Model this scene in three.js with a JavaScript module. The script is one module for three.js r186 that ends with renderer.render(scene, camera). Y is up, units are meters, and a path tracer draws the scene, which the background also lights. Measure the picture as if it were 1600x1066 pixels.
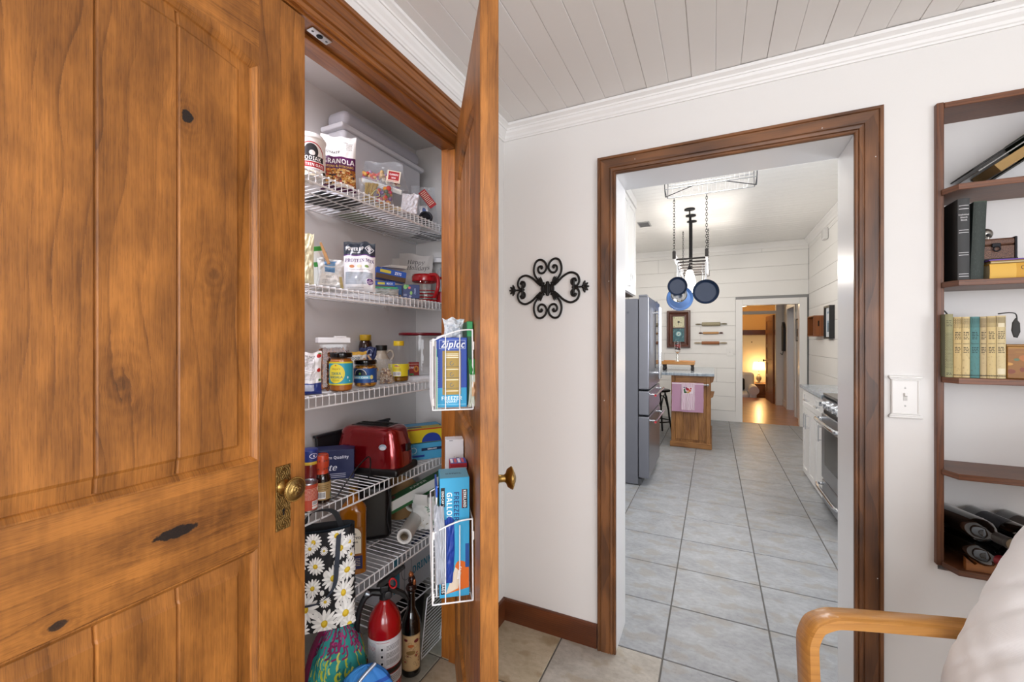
import * as THREE from 'three';
import { RoundedBoxGeometry } from 'three/addons/geometries/RoundedBoxGeometry.js';
import { mergeGeometries, toCreasedNormals } from 'three/addons/utils/BufferGeometryUtils.js';
import { RectAreaLightUniformsLib } from 'three/addons/lights/RectAreaLightUniformsLib.js';
import { createNoise2D, createNoise3D } from 'simplex-noise';

// ---------------------------------------------------------------- camera, lights, exposure
// World: x to the right along the doorway wall, y up, z = -d where d is the distance towards the kitchen.
const scene = new THREE.Scene();
const EYE = 1.36, YAW = THREE.MathUtils.degToRad(25.5);
const camera = new THREE.PerspectiveCamera(77.85, 1600 / 1066, 0.05, 60);
camera.position.set(0, EYE, 0);
camera.rotation.set(0, YAW, 0);
scene.add(camera);
scene.background = new THREE.Color(0.5, 0.56, 0.65);
const renderer = new THREE.WebGLRenderer({ antialias: true });
renderer.toneMapping = THREE.LinearToneMapping;
renderer.toneMappingExposure = 1.3;
renderer.shadowMap.enabled = true;
renderer.shadowMap.type = THREE.PCFSoftShadowMap;
RectAreaLightUniformsLib.init();
function areaLight(w, h, x, y, d, tx, ty, td, color, intensity) {
  const l = new THREE.RectAreaLight(color, intensity, w, h);
  l.position.set(x, y, -d); l.lookAt(tx, ty, -td); scene.add(l); return l;
}
// daylight of windows added unseen: breakfast room rear and right walls, and kitchen
areaLight(1.9, 1.5, 0.75, 1.45, -2.36, 0.75, 1.45, 0, 0xf4f7ff, 5.6);
areaLight(1.9, 1.4, 2.56, 1.45, -0.95, 0, 1.45, -0.95, 0xf4f7ff, 3.0);
areaLight(1.2, 1.1, 1.32, 1.75, 3.3, 0, 1.75, 3.3, 0xf2f6ff, 6.0);

// ---------------------------------------------------------------- small tools
const SY = Math.sin(YAW), CY_ = Math.cos(YAW), FPX = 660;
function seen(u, x, d) {             // where the line of sight through photo column u meets the wall plane x = const or d = const
  const a = (u - 800) / FPX, t = d === undefined ? x / (a * CY_ - SY) : d / (CY_ + a * SY);
  return { x: t * (a * CY_ - SY), d: t * (CY_ + a * SY), m: t / FPX, w: t / FPX / Math.sqrt(1 + a * a), y: (v) => EYE - ((v - 533.5) / FPX) * t };
}
const atX = (u, x) => seen(u, x), atD = (u, d) => seen(u, 0, d);
let seedState = 20240601;
const rnd = () => { seedState = (seedState + 0x6d2b79f5) | 0; let t = Math.imul(seedState ^ (seedState >>> 15), 1 | seedState); t = (t + Math.imul(t ^ (t >>> 7), 61 | t)) ^ t; return ((t ^ (t >>> 14)) >>> 0) / 4294967296; };
const rr = (a, b) => a + (b - a) * rnd();
function seeded(s) { let q = s * 7919 + 13; return () => { q = (q + 0x6d2b79f5) | 0; let t = Math.imul(q ^ (q >>> 15), 1 | q); t = (t + Math.imul(t ^ (t >>> 7), 61 | t)) ^ t; return ((t ^ (t >>> 14)) >>> 0) / 4294967296; }; }
const N2 = createNoise2D(seeded(5)), N3 = createNoise3D(seeded(9));
const taken = new Map();
function numbered(n) { const k = taken.get(n) ?? -1; taken.set(n, k + 1); return k < 0 ? n : n + '_' + String(k + 1).padStart(3, '0'); }
function tag(o, label, category, group, kind) { o.userData.label = label; if (category) o.userData.category = category; if (group) o.userData.group = group; if (kind) o.userData.kind = kind; return o; }
function thing(name, label, category, pos = [0, 0, 0], turn = 0, group) {   // pos is [x, y, d]
  const o = new THREE.Group(); o.name = numbered(name); scene.add(o); o.position.set(pos[0], pos[1], -pos[2]); o.rotation.y = turn; return tag(o, label, category, group);
}
function frameOf(name) { const o = new THREE.Group(); o.name = numbered(name); o.userData.kind = 'structure'; scene.add(o); return o; }
function part(parent, name, g, m, pos, rot, scl) {
  const o = new THREE.Mesh(g, m); let n = name, k = 0; while (parent.children.some((c) => c.name === n)) n = name + '_' + String(++k).padStart(3, '0');
  o.name = n; o.castShadow = o.receiveShadow = true; parent.add(o);
  if (pos) o.position.set(...pos); if (rot) o.rotation.set(...rot); if (scl) o.scale.set(...scl); return o;
}
function quick(parent, name, k, g, m, pos, rot) {   // for long runs of alike pieces
  const o = new THREE.Mesh(g, m); o.name = k ? name + '_' + String(k).padStart(3, '0') : name; o.castShadow = o.receiveShadow = true; parent.add(o);
  if (pos) o.position.set(...pos); if (rot) o.rotation.set(...rot); return o;
}
function solo(name, g, m, label, category, pos = [0, 0, 0], rot, group) {
  const o = new THREE.Mesh(g, m); o.name = numbered(name); o.castShadow = o.receiveShadow = true; scene.add(o); o.position.set(pos[0], pos[1], -pos[2]); if (rot) o.rotation.set(...rot); return tag(o, label, category, group);
}
function struct(name, g, m) { const o = new THREE.Mesh(g, m); o.name = numbered(name); o.castShadow = o.receiveShadow = true; o.userData.kind = 'structure'; scene.add(o); return o; }
const V3 = (x, y, z) => new THREE.Vector3(x, y, z), V2 = (x, y) => new THREE.Vector2(x, y);
const plain = (g) => { g = g.index ? g.toNonIndexed() : g; for (const k of Object.keys(g.attributes)) if (!['position', 'normal', 'uv'].includes(k)) g.deleteAttribute(k); if (!g.attributes.uv) g.setAttribute('uv', new THREE.BufferAttribute(new Float32Array(g.attributes.position.count * 2), 2)); if (!g.attributes.normal) g.computeVertexNormals(); g.morphAttributes = {}; return g; };
const join = (...gs) => mergeGeometries(gs.flat().map(plain));
const mv = (g, x = 0, y = 0, z = 0, rx = 0, ry = 0, rz = 0) => { if (rx) g.rotateX(rx); if (ry) g.rotateY(ry); if (rz) g.rotateZ(rz); return g.translate(x, y, z); };
const rb = (w, h, d, r = 0.003, s = 2) => new RoundedBoxGeometry(w, h, d, s, Math.min(r, w / 2.01, h / 2.01, d / 2.01));
const lathe = (pts, seg = 32) => new THREE.LatheGeometry(pts.map((p) => V2(p[0], p[1])), seg);
const cyl = (r1, r2, h, seg = 24) => new THREE.CylinderGeometry(r1, r2, h, seg);
const tube = (pts, r, seg = 32, rad = 8, closed = false) => new THREE.TubeGeometry(new THREE.CatmullRomCurve3(pts.map((p) => V3(...p)), closed, 'catmullrom', 0.5), seg, r, rad, closed);
function rod(a, b, r, rad = 8) { const A = V3(...a), B = V3(...b), d = B.clone().sub(A), g = new THREE.CylinderGeometry(r, r, d.length(), rad); g.applyQuaternion(new THREE.Quaternion().setFromUnitVectors(V3(0, 1, 0), d.clone().normalize())); const c = A.add(B).multiplyScalar(0.5); return g.translate(c.x, c.y, c.z); }
function wirePath(pts, r, rad = 6) { const gs = []; for (let i = 0; i < pts.length - 1; i++) gs.push(rod(pts[i], pts[i + 1], r, rad)); for (let i = 1; i < pts.length - 1; i++) gs.push(new THREE.SphereGeometry(r, rad, 4).translate(...pts[i])); return join(gs); }
function ext(pts, depth, bevel = 0, seg = 1) { const s = new THREE.Shape(pts.map((p) => V2(p[0], p[1]))); return new THREE.ExtrudeGeometry(s, { depth: depth - 2 * bevel, bevelEnabled: bevel > 0, bevelSize: bevel, bevelThickness: bevel, bevelSegments: seg, bevelOffset: -bevel, curveSegments: 10 }).translate(0, 0, bevel); }
function slab(x0, x1, y0, y1, d0, d1) { return new THREE.BoxGeometry(x1 - x0, y1 - y0, d1 - d0).translate((x0 + x1) / 2, (y0 + y1) / 2, -(d0 + d1) / 2); }
function chamfer(w, h, d, c) {       // 44-triangle chamfered box
  const g = new THREE.BoxGeometry(w, h, d), s = new THREE.Shape([V2(-w / 2 + c, -h / 2), V2(w / 2 - c, -h / 2), V2(w / 2, -h / 2 + c), V2(w / 2, h / 2 - c), V2(w / 2 - c, h / 2), V2(-w / 2 + c, h / 2), V2(-w / 2, h / 2 - c), V2(-w / 2, -h / 2 + c)]);
  g.dispose(); return new THREE.ExtrudeGeometry(s, { depth: d - 2 * c, bevelEnabled: true, bevelSize: c, bevelThickness: c, bevelOffset: -c, bevelSegments: 1, curveSegments: 1 }).translate(0, 0, -d / 2 + c);
}
// uv in metres, v along the grain axis (0 x, 1 y, 2 z)
function grain(g, axis = 1, sx = 1.6, sy = 0.8, ou = rnd() * 7, ov = rnd() * 7) {
  g = plain(g); const p = g.attributes.position, n = g.attributes.normal, uv = new Float32Array(p.count * 2);
  for (let i = 0; i < p.count; i++) {
    const q = [p.getX(i), p.getY(i), p.getZ(i)], k = [Math.abs(n.getX(i)), Math.abs(n.getY(i)), Math.abs(n.getZ(i))];
    const others = [0, 1, 2].filter((a) => a !== axis), across = k[others[0]] > k[others[1]] ? others[1] : others[0];
    uv[2 * i] = q[across] * sx + ou; uv[2 * i + 1] = q[axis] * sy + ov;
  }
  g.setAttribute('uv', new THREE.BufferAttribute(uv, 2)); return g;
}
// sweep a profile [[n, z], ...] along a flat path of [a, b] points; n is measured to the left of the path, z out of the plane. One geometry per path segment, mitred.
function sweep(path, profile, closed = false, uvs = [1.6, 0.8]) {
  const P = path.map((p) => V2(...p)), n = P.length, dirs = [];
  for (let i = 0; i < (closed ? n : n - 1); i++) dirs.push(P[(i + 1) % n].clone().sub(P[i]).normalize());
  const left = (d) => V2(-d.y, d.x), mit = [];
  for (let i = 0; i < n; i++) {
    const a = dirs[closed ? (i + n - 1) % n : Math.max(0, i - 1)], b = dirs[Math.min(i, dirs.length - 1)], m = left(a).add(left(b)).normalize(); mit.push(m.multiplyScalar(1 / Math.max(0.3, m.dot(left(b)))));
  }
  const out = []; let run = 0;
  for (let i = 0; i < dirs.length; i++) {
    const j = (i + 1) % n, len = P[i].distanceTo(P[j]), pos = [], uv = []; let arc = 0; const ou = rnd() * 5, ov = rnd() * 5;
    const at = (k, q) => { const e = k ? j : i; return [P[e].x + mit[e].x * q[0], P[e].y + mit[e].y * q[0], q[1]]; };
    for (let k = 0; k < profile.length - 1; k++) {
      const A = at(0, profile[k]), B = at(1, profile[k]), C = at(1, profile[k + 1]), D = at(0, profile[k + 1]), w = Math.hypot(profile[k + 1][0] - profile[k][0], profile[k + 1][1] - profile[k][1]);
      pos.push(...A, ...B, ...C, ...A, ...C, ...D);
      const u0 = arc * uvs[0] + ou, u1 = (arc + w) * uvs[0] + ou, v0 = run * uvs[1] + ov, v1 = (run + len) * uvs[1] + ov;
      uv.push(u0, v0, u0, v1, u1, v1, u0, v0, u1, v1, u1, v0); arc += w;
    }
    if (!closed) for (const [e, on] of [[0, i === 0], [1, i === dirs.length - 1]]) if (on) { const c = profile.map((q) => at(e, q)), tri = THREE.ShapeUtils.triangulateShape(profile.map((q) => V2(...q)), []); for (const t of tri) { const o = e ? [t[0], t[2], t[1]] : t; for (const k of o) { pos.push(...c[k]); uv.push(profile[k][0] * 1.6 + ou, profile[k][1] * 1.6); } } }
    run += len;
    const g = new THREE.BufferGeometry(); g.setAttribute('position', new THREE.Float32BufferAttribute(pos, 3)); g.setAttribute('uv', new THREE.Float32BufferAttribute(uv, 2)); g.computeVertexNormals(); out.push(g);
  }
  return out;
}
// grid surface: f(u, v) -> [x, y, z]
function sheet(f, nu, nv, wrapU = false) {
  const pos = [], uv = [], idx = [];
  for (let j = 0; j <= nv; j++) for (let i = 0; i <= nu; i++) { pos.push(...f(i / nu, j / nv)); uv.push(i / nu, j / nv); }
  for (let j = 0; j < nv; j++) for (let i = 0; i < nu; i++) { const a = j * (nu + 1) + i, b = a + 1, c = a + nu + 1, d = c + 1; idx.push(a, b, d, a, d, c); }
  const g = new THREE.BufferGeometry(); g.setAttribute('position', new THREE.Float32BufferAttribute(pos, 3)); g.setAttribute('uv', new THREE.Float32BufferAttribute(uv, 2)); g.setIndex(idx); g.computeVertexNormals();
  if (wrapU) { const n = g.attributes.normal; for (let j = 0; j <= nv; j++) { const a = j * (nu + 1), b = a + nu, x = n.getX(a) + n.getX(b), y = n.getY(a) + n.getY(b), z = n.getZ(a) + n.getZ(b), l = Math.hypot(x, y, z) || 1; n.setXYZ(a, x / l, y / l, z / l); n.setXYZ(b, x / l, y / l, z / l); } }
  return g;
}
const canvas = (w, h) => { const c = document.createElement('canvas'); c.width = w; c.height = h; return c; };
function printed(w, h, draw, o = {}) {
  const c = canvas(w, h), x = c.getContext('2d'); draw(x, w, h);
  const t = new THREE.CanvasTexture(c); t.colorSpace = THREE.SRGBColorSpace; t.wrapS = t.wrapT = THREE.ClampToEdgeWrapping; t.anisotropy = 4;
  return new THREE.MeshStandardMaterial({ map: t, roughness: o.rough ?? 0.45, metalness: 0, side: THREE.DoubleSide });
}
function txt(x, s, px, py, size, color = '#fff', font = 'bold', align = 'center', rot = 0, fam = 'sans-serif', maxW) { x.save(); x.translate(px, py); if (rot) x.rotate(rot); x.fillStyle = color; x.font = font + ' ' + size + 'px ' + fam; x.textAlign = align; x.textBaseline = 'middle'; maxW ? x.fillText(s, 0, 0, maxW) : x.fillText(s, 0, 0); x.restore(); }
const fillR = (x, c, a, b, w, h) => { x.fillStyle = c; x.fillRect(a, b, w, h); };
const disc = (x, c, a, b, r, ry) => { x.fillStyle = c; x.beginPath(); x.ellipse(a, b, r, ry ?? r, 0, 0, 7); x.fill(); };
function scribble(x, c, a, b, w, rows, dy, hh = 2) { x.fillStyle = c; for (let i = 0; i < rows; i++) { let q = a; while (q < a + w - 6) { const l = 5 + rnd() * 16; x.fillRect(q, b + i * dy, Math.min(l, a + w - q), hh); q += l + 4; } } }
function barcode(x, a, b, w, h) { fillR(x, '#fff', a, b, w, h); x.fillStyle = '#111'; let q = a + w * 0.06; while (q < a + w * 0.94) { const l = w * (0.008 + rnd() * 0.022); x.fillRect(q, b + h * 0.08, l, h * 0.75); q += l + w * (0.012 + rnd() * 0.025); } }
// printed carton: canvas net is front [0,w]x[0,h], side [w,w+d]x[0,h], top [0,w]x[h,h+d] (y up)
function carton(w, h, d, c = 0.0012) {
  const g = plain(chamfer(w, h, d, c)), p = g.attributes.position, n = g.attributes.normal, uv = new Float32Array(p.count * 2), W = w + d, H = h + d;
  for (let i = 0; i < p.count; i++) {
    const t = i - (i % 3); let nx = 0, ny = 0, nz = 0; for (let k = 0; k < 3; k++) { nx += n.getX(t + k); ny += n.getY(t + k); nz += n.getZ(t + k); }
    const x = p.getX(i) + w / 2, y = p.getY(i) + h / 2, z = p.getZ(i) + d / 2, ax = Math.abs(nx), ay = Math.abs(ny), az = Math.abs(nz);
    let U, V; if (az >= ax && az >= ay) { U = nz > 0 ? x : w - x; V = y; } else if (ax >= ay) { U = w + (nx > 0 ? d - z : z); V = y; } else { U = x; V = h + (ny > 0 ? d - z : z); }
    uv[2 * i] = U / W; uv[2 * i + 1] = V / H;
  }
  g.setAttribute('uv', new THREE.BufferAttribute(uv, 2)); return g.translate(0, h / 2, 0);
}
function cartonPrint(w, h, d, draw, S = 1600, o) {   // draw(ctx, {F,S,T} rectangles in px)
  const pw = Math.round((w + d) * S), ph = Math.round((h + d) * S);
  return printed(pw, ph, (x) => draw(x, { F: [0, d * S, w * S, h * S], S: [w * S, d * S, d * S, h * S], T: [0, 0, w * S, d * S], W: pw, H: ph }), o);
}
// soft pouch standing on y = 0; front +z carries the print
function pouch(w, h, t, seed = 1, o = {}) {
  const top = o.top ?? 0.9, prof = (u, v) => { const s = Math.pow(Math.max(0, 1 - Math.pow(Math.abs(2 * u - 1), 2.6)), 0.6), b = o.flatBottom ? 1 : Math.pow(Math.min(1, v / 0.12), 0.5), k = v > top ? 0.02 : Math.pow(Math.max(0, (top - v) / top), o.pow ?? 0.55); return s * b * k; };
  const side = (sg) => sheet((u, v) => {
    const uu = sg > 0 ? u : 1 - u, wr = (o.wrinkle ?? 0.004) * (N3(uu * 4 + seed * 3.1, v * 5, sg) + 0.6 * N3(uu * 9, v * 11 + seed, sg * 2)), sq = 1 - (o.pinch ?? 0.05) * Math.sin(Math.PI * v) * (1 - (o.flatBottom ? 0 : 0));
    const th = t / 2 * prof(uu, v);
    return [(uu - 0.5) * w * sq + (o.lean ?? 0) * v * h, v * h + (o.wave ?? 0.006) * N2(uu * 2 + seed, 3) * v, sg * (th + 0.0008) + wr * Math.min(1, 8 * Math.min(uu, 1 - uu)) * (v > 0.98 ? 0.4 : 1)];
  }, 22, 26);
  const f = side(1), b = side(-1), ring = [];
  const floorG = sheet((u, v) => { const th = t / 2 * prof(u, 0); return [(u - 0.5) * w, 0, (v * 2 - 1) * (th + 0.0008)]; }, 22, 1);
  return join(f, b, floorG);
}
// ---------------------------------------------------------------- materials
const M = (color, rough = 0.6, metal = 0, o = {}) => new THREE.MeshStandardMaterial({ color, roughness: rough, metalness: metal, ...o });
const MP = (color, rough, o = {}) => new THREE.MeshPhysicalMaterial({ color, roughness: rough, ...o });
const fbm = (x, y, o = 4) => { let s = 0, a = 0.5; for (let i = 0; i < o; i++) { s += a * N2(x, y); x = x * 2.03 + 17; y = y * 2.03 - 9; a *= 0.5; } return s; };
function pixelTex(w, h, f, srgb = true, repeat = true) {
  const a = new Uint8Array(w * h * 4);
  for (let y = 0; y < h; y++) for (let x = 0; x < w; x++) { const c = f(x / w, y / h), i = (y * w + x) * 4; a[i] = Math.max(0, Math.min(255, c[0])); a[i + 1] = Math.max(0, Math.min(255, c[1])); a[i + 2] = Math.max(0, Math.min(255, c[2])); a[i + 3] = 255; }
  const t = new THREE.DataTexture(a, w, h); t.magFilter = THREE.LinearFilter; t.minFilter = THREE.LinearMipmapLinearFilter; t.generateMipmaps = true; t.anisotropy = 4; if (srgb) t.colorSpace = THREE.SRGBColorSpace; t.wrapS = t.wrapT = repeat ? THREE.MirroredRepeatWrapping : THREE.ClampToEdgeWrapping; t.needsUpdate = true; return t;
}
const mix3 = (a, b, k) => [a[0] + (b[0] - a[0]) * k, a[1] + (b[1] - a[1]) * k, a[2] + (b[2] - a[2]) * k];
const sm = (a, b, x) => { const t = Math.max(0, Math.min(1, (x - a) / (b - a))); return t * t * (3 - 2 * t); };
// grain value at (a along, b across) in metres
function ringValue(a, b, s, freq = 60, wav = 0.02) {
  const w = b + wav * N2(a * 1.1 + s * 13.7, b * 3 + s) + wav * 0.35 * N2(a * 4 + s, b * 9 - s * 3);
  const r = w * freq, f = r - Math.floor(r);
  return { ring: f, fibre: N2(b * 520 + s * 31, a * 9) * 0.6 + N2(b * 210 - s, a * 4.5) * 0.4, blotch: fbm(a * 2.2 + s * 5, b * 7 + s * 9, 3) };
}
function woodTex(light, dark, o = {}) {
  const s = o.seed ?? 1, W = 512, H = 1024;
  return pixelTex(W, H, (u, v) => {
    const b = u / 1.6, a = v / 0.8, q = ringValue(a, b, s, o.freq ?? 70, o.wav ?? 0.025);
    let k = 0.30 + (o.ring ?? 0.35) * (Math.pow(q.ring, 2.2) - 0.3) + (o.fibre ?? 0.14) * q.fibre + (o.blotch ?? 0.35) * q.blotch;
    return mix3(light, dark, Math.max(0, Math.min(1, k)));
  });
}
const wood = (l, d, rough, o = {}) => { const t = woodTex(l, d, o); return new THREE.MeshPhysicalMaterial({ map: t, roughness: rough, bumpMap: t, bumpScale: o.bump ?? 0.0004, clearcoat: o.coat ?? 0.15, clearcoatRoughness: 0.35 }); };
const MAT = {
  wall: M(0xe6e4e1, 0.85), wallPantry: M(0xdcdad8, 0.8), white: M(0xeeedeb, 0.45), jamb: MP(0xe9e9ea, 0.28, { clearcoat: 0.3, clearcoatRoughness: 0.2 }), ceil: M(0xe9e6e3, 0.6), plankGap: M(0xd9d5d0, 0.9),
  ship: M(0xf0efec, 0.55), grout: M(0x66635f, 0.95), wire: M(0xeef0f2, 0.35), black: M(0x0b0b0c, 0.45), blackGloss: M(0x0a0a0b, 0.15), blackMetal: M(0x17161a, 0.45, 0.6), steel: M(0xb4b7bc, 0.28, 1), chrome: M(0xdfe2e6, 0.08, 1), brass: M(0x9c7c45, 0.3, 1), brassDark: M(0x6b5430, 0.42, 1), iron: M(0x1d1a18, 0.5, 0.5),
  casing: wood([128, 82, 44], [56, 32, 16], 0.45, { seed: 3, freq: 22, wav: 0.035, ring: 0.3, blotch: 0.75, fibre: 0.16 }), casingPale: wood([158, 98, 44], [88, 46, 16], 0.36, { seed: 4, freq: 50, wav: 0.03, blotch: 0.45, coat: 0.35 }),
  alder: wood([186, 116, 46], [120, 64, 18], 0.38, { seed: 6, freq: 55, wav: 0.035, ring: 0.28, blotch: 0.5, coat: 0.3 }), walnut: wood([122, 74, 44], [58, 32, 18], 0.45, { seed: 8, freq: 90, wav: 0.012, ring: 0.45, blotch: 0.35 }),
  oakFloor: wood([206, 132, 70], [142, 76, 32], 0.25, { seed: 11, freq: 50, ring: 0.3, coat: 0.5 }), pine: wood([172, 120, 64], [98, 58, 24], 0.5, { seed: 12, freq: 40, wav: 0.03, blotch: 0.5 }), mahog: wood([98, 48, 26], [44, 18, 10], 0.3, { seed: 14, freq: 60, coat: 0.4 }), doorFar: wood([150, 88, 40], [80, 40, 16], 0.35, { seed: 15, freq: 50 }),
  tan: wood([205, 160, 105], [160, 110, 60], 0.5, { seed: 16, freq: 60, bump: 0.0002 }), arm: wood([206, 148, 76], [150, 94, 36], 0.3, { seed: 18, freq: 40, wav: 0.01, ring: 0.3, blotch: 0.3, coat: 0.5 }),
  base: wood([112, 60, 30], [56, 27, 13], 0.35, { seed: 19, freq: 120, wav: 0.008, ring: 0.35 }),
};
const glass = new THREE.MeshPhysicalMaterial({ color: 0xffffff, roughness: 0.03, transmission: 1, thickness: 0, ior: 1.45 });
const film = new THREE.MeshPhysicalMaterial({ color: 0xf6f8fa, roughness: 0.12, transmission: 0.88, thickness: 0, ior: 1.4, side: THREE.DoubleSide });
const frosted = new THREE.MeshPhysicalMaterial({ color: 0xf0f2f2, roughness: 0.4, transmission: 0.6, thickness: 0, side: THREE.DoubleSide });
// painted plank: faint brush relief
{ const t = pixelTex(512, 512, (u, v) => { const k = 128 + 60 * fbm(u * 3, v * 40, 3) + 30 * N2(u * 30, v * 160); return [k, k, k]; }, false); for (const m of [MAT.ceil, MAT.ship, MAT.white]) { m.bumpMap = t; m.bumpScale = 0.0003; } MAT.wall.bumpMap = t; MAT.wall.bumpScale = 0.0002; }
// tiles: mottled porcelain, three grey variants, greenish; warm room light painted into the others
function tileMat(c1, c2, c3, s) {
  const t = pixelTex(512, 512, (u, v) => {
    const f = 0.55 * fbm(u * 1.6 + s, v * 2.3 - s, 5), g = fbm(u * 9 - s, v * 14 + s * 2, 4), h = Math.abs(fbm(u * 5 + s * 3, v * 7 + 40, 4)); let c = mix3(c1, c2, Math.max(0, Math.min(1, 0.5 + 0.9 * f + 0.35 * g)));
    c = mix3(c, c3, 0.55 * sm(0.1, 0.45, fbm(u * 2 + 30 + s, v * 2.4, 3))); const vein = 1 - 0.10 * sm(0.03, 0, h); const sp = 1 + 0.035 * N2(u * 180, v * 180); return [c[0] * vein * sp, c[1] * vein * sp, c[2] * vein * sp];
  });
  return new THREE.MeshStandardMaterial({ map: t, roughness: 0.42, bumpMap: t, bumpScale: 0.0006 });
}
const TILE = { grey: [1, 2, 3].map((s) => tileMat([140, 142, 145], [172, 175, 178], [148, 143, 134], s * 3.7)), beige: [4, 5].map((s) => tileMat([168, 153, 126], [196, 183, 160], [152, 131, 100], s * 2.9)), halfWarmLit: [tileMat([156, 150, 140], [192, 186, 176], [160, 146, 124], 21)], sage: [tileMat([146, 146, 132], [182, 180, 166], [160, 150, 124], 31)] };
// the whole knotty-alder door face: stiles, rails and tongue planks each with their own grain
const LEAF = { L: 0.772, H: 2.175, T: 0.0445, st: 0.12, rail0: 0.893, rail1: 1.088, lowY: 0.22, topSide: 1.985, rise: 0.038, gx: [0.252, 0.3734, 0.4947] };
const KNOTS = [[0.51, 1.802, 0.011, 0.013, 1], [0.408, 1.285, 0.016, 0.022, 0.16], [0.489, 0.992, 0.038, 0.011, 1], [0.326, 0.912, 0.012, 0.007, 0.8], [0.30, 2.02, 0.02, 0.03, 0.25], [0.56, 1.50, 0.016, 0.02, 0.12], [0.19, 1.63, 0.02, 0.02, 0.2], [0.2, 0.56, 0.012, 0.015, 0.9], [0.43, 0.42, 0.015, 0.02, 0.4]];
const leafTex = pixelTex(1024, 2048, (u, v) => {
  const x = u * LEAF.L, y = v * LEAF.H, st = LEAF.st; let a = y, b = x, s;
  const inPanel = x > st && x < LEAF.L - st;
  const top = LEAF.topSide + LEAF.rise;
  if (!inPanel) s = x < st ? 2 : 5;
  else if (y > LEAF.rail0 && y < LEAF.rail1) { a = x; b = y; s = 11; }
  else if (y < LEAF.lowY || y > top) { a = x; b = y; s = 17; }
  else { s = 20 + LEAF.gx.filter((g) => x > g).length * 3 + (y < 1 ? 1.5 : 0); }
  let kn = 0, ringK = 0, wb = 0;
  for (const [kx, ky, rx, ry, dk] of KNOTS) { const ex = (x - kx) / rx, ey = (y - ky) / ry, e = Math.hypot(ex, ey) + 0.13 * N2(x * 60, y * 60) + 0.06 * N2(x * 210, y * 210); if (e < 9) { const along = a === y; wb += 0.012 * Math.exp(-e * 0.45) * Math.sign(along ? ex : ey) * (1 + 0.3 * N2(x * 40, y * 40)); ringK += Math.exp(-e * 0.55) * (0.5 + 0.5 * Math.sin(e * 6)); if (dk > 0.6) kn = Math.max(kn, dk * sm(1.05, 0.8, e)); else kn = Math.max(kn, dk * sm(1.4, 0.3, e)); } }
  const q = ringValue(a * 0.8, b - wb, s, 24, 0.03), cat = Math.pow(q.ring, 3);
  let k = 0.36 + 0.13 * (cat - 0.25) + 0.2 * q.fibre + 0.4 * q.blotch + 0.34 * ringK + 0.3 * fbm(x * 9 + s, y * 5, 3) + 0.12 * fbm(x * 60 + s, y * 14, 2) + 0.16 * sm(0.35, 0.8, N2(b * 800 + s * 7, a * 26)) + 0.22 * sm(0.86, 1, q.ring) * sm(-0.1, 0.4, fbm(x * 4 + 9, y * 2, 2));
  let c = mix3([186, 120, 52], [94, 54, 15], Math.max(0, Math.min(1, k)));
  if (kn > 0) { const n = N2(x * 260, y * 260); c = mix3(c, [28 + 18 * n, 17 + 8 * n, 12], Math.min(1, kn)); }
  return c;
}, true, false);
MAT.leaf = new THREE.MeshPhysicalMaterial({ map: leafTex, roughness: 0.46, bumpMap: leafTex, bumpScale: 0.0006, clearcoat: 0.1, clearcoatRoughness: 0.3 });
// ---------------------------------------------------------------- the setting: breakfast room, pantry, kitchen, hall, bedroom
const XL = -0.931, XP = -1.046, XB = -1.466, DB = 1.856, DK = 2.075, CEIL = 2.4, KX0 = -1.42, KX1 = 1.36, DF = 8.05, KC = 2.97;
const OP = { d0: -0.04, d1: 1.51, top: 2.18 };           // pantry opening
const DW = { x0: -0.383, x1: 0.445, top: 2.086 };        // doorway, inside the white lining
const NI = { x0: 0.675, x1: 1.545, y0: 0.63, y1: 2.115, d: 1.98 };
struct('wall_left', join(slab(XP, XL, 0, CEIL, -2.42, OP.d0 - 0.02), slab(XP, XL, OP.top + 0.02, CEIL, OP.d0 - 0.02, OP.d1 + 0.02), slab(XP, XL, 0, CEIL, OP.d1 + 0.02, DB)), MAT.wall);
{
  const rect = (x0, x1, y0, y1) => [V2(x0, y0), V2(x1, y0), V2(x1, y1), V2(x0, y1)];
  const mk = (outer, holes, d0, d1) => { const s = new THREE.Shape(outer); for (const h of holes) s.holes.push(new THREE.Path(h)); return new THREE.ExtrudeGeometry(s, { depth: d1 - d0, bevelEnabled: false }).translate(0, 0, -d1); };
  const door = [V2(DW.x0 - 0.02, 0), V2(DW.x1 + 0.02, 0), V2(DW.x1 + 0.02, DW.top + 0.02), V2(DW.x0 - 0.02, DW.top + 0.02)];
  const outline = (top, x0, x1) => [V2(x0, 0), door[0], door[3], door[2], door[1], V2(x1, 0), V2(x1, top), V2(x0, top)];
  struct('wall_back', join(mk(outline(CEIL + 0.05, -1.6, 2.75), [rect(NI.x0 - 0.01, NI.x1 + 0.01, NI.y0 - 0.02, NI.y1 + 0.02).reverse()], DB, NI.d), mk(outline(KC + 0.1, -1.6, 2.75), [], NI.d, DK)), MAT.wall);
}
struct('wall_right', slab(2.62, 2.74, 0, CEIL, -2.42, DB), MAT.wall);
struct('wall_rear', slab(XL - 0.2, 2.74, 0, CEIL, -2.54, -2.42), MAT.wall);
struct('wall_pantry', join(slab(XB - 0.12, XB, 0, CEIL, -0.3, DB), slab(XB, XP, 0, CEIL, -0.42, -0.3)), MAT.wallPantry);
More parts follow.
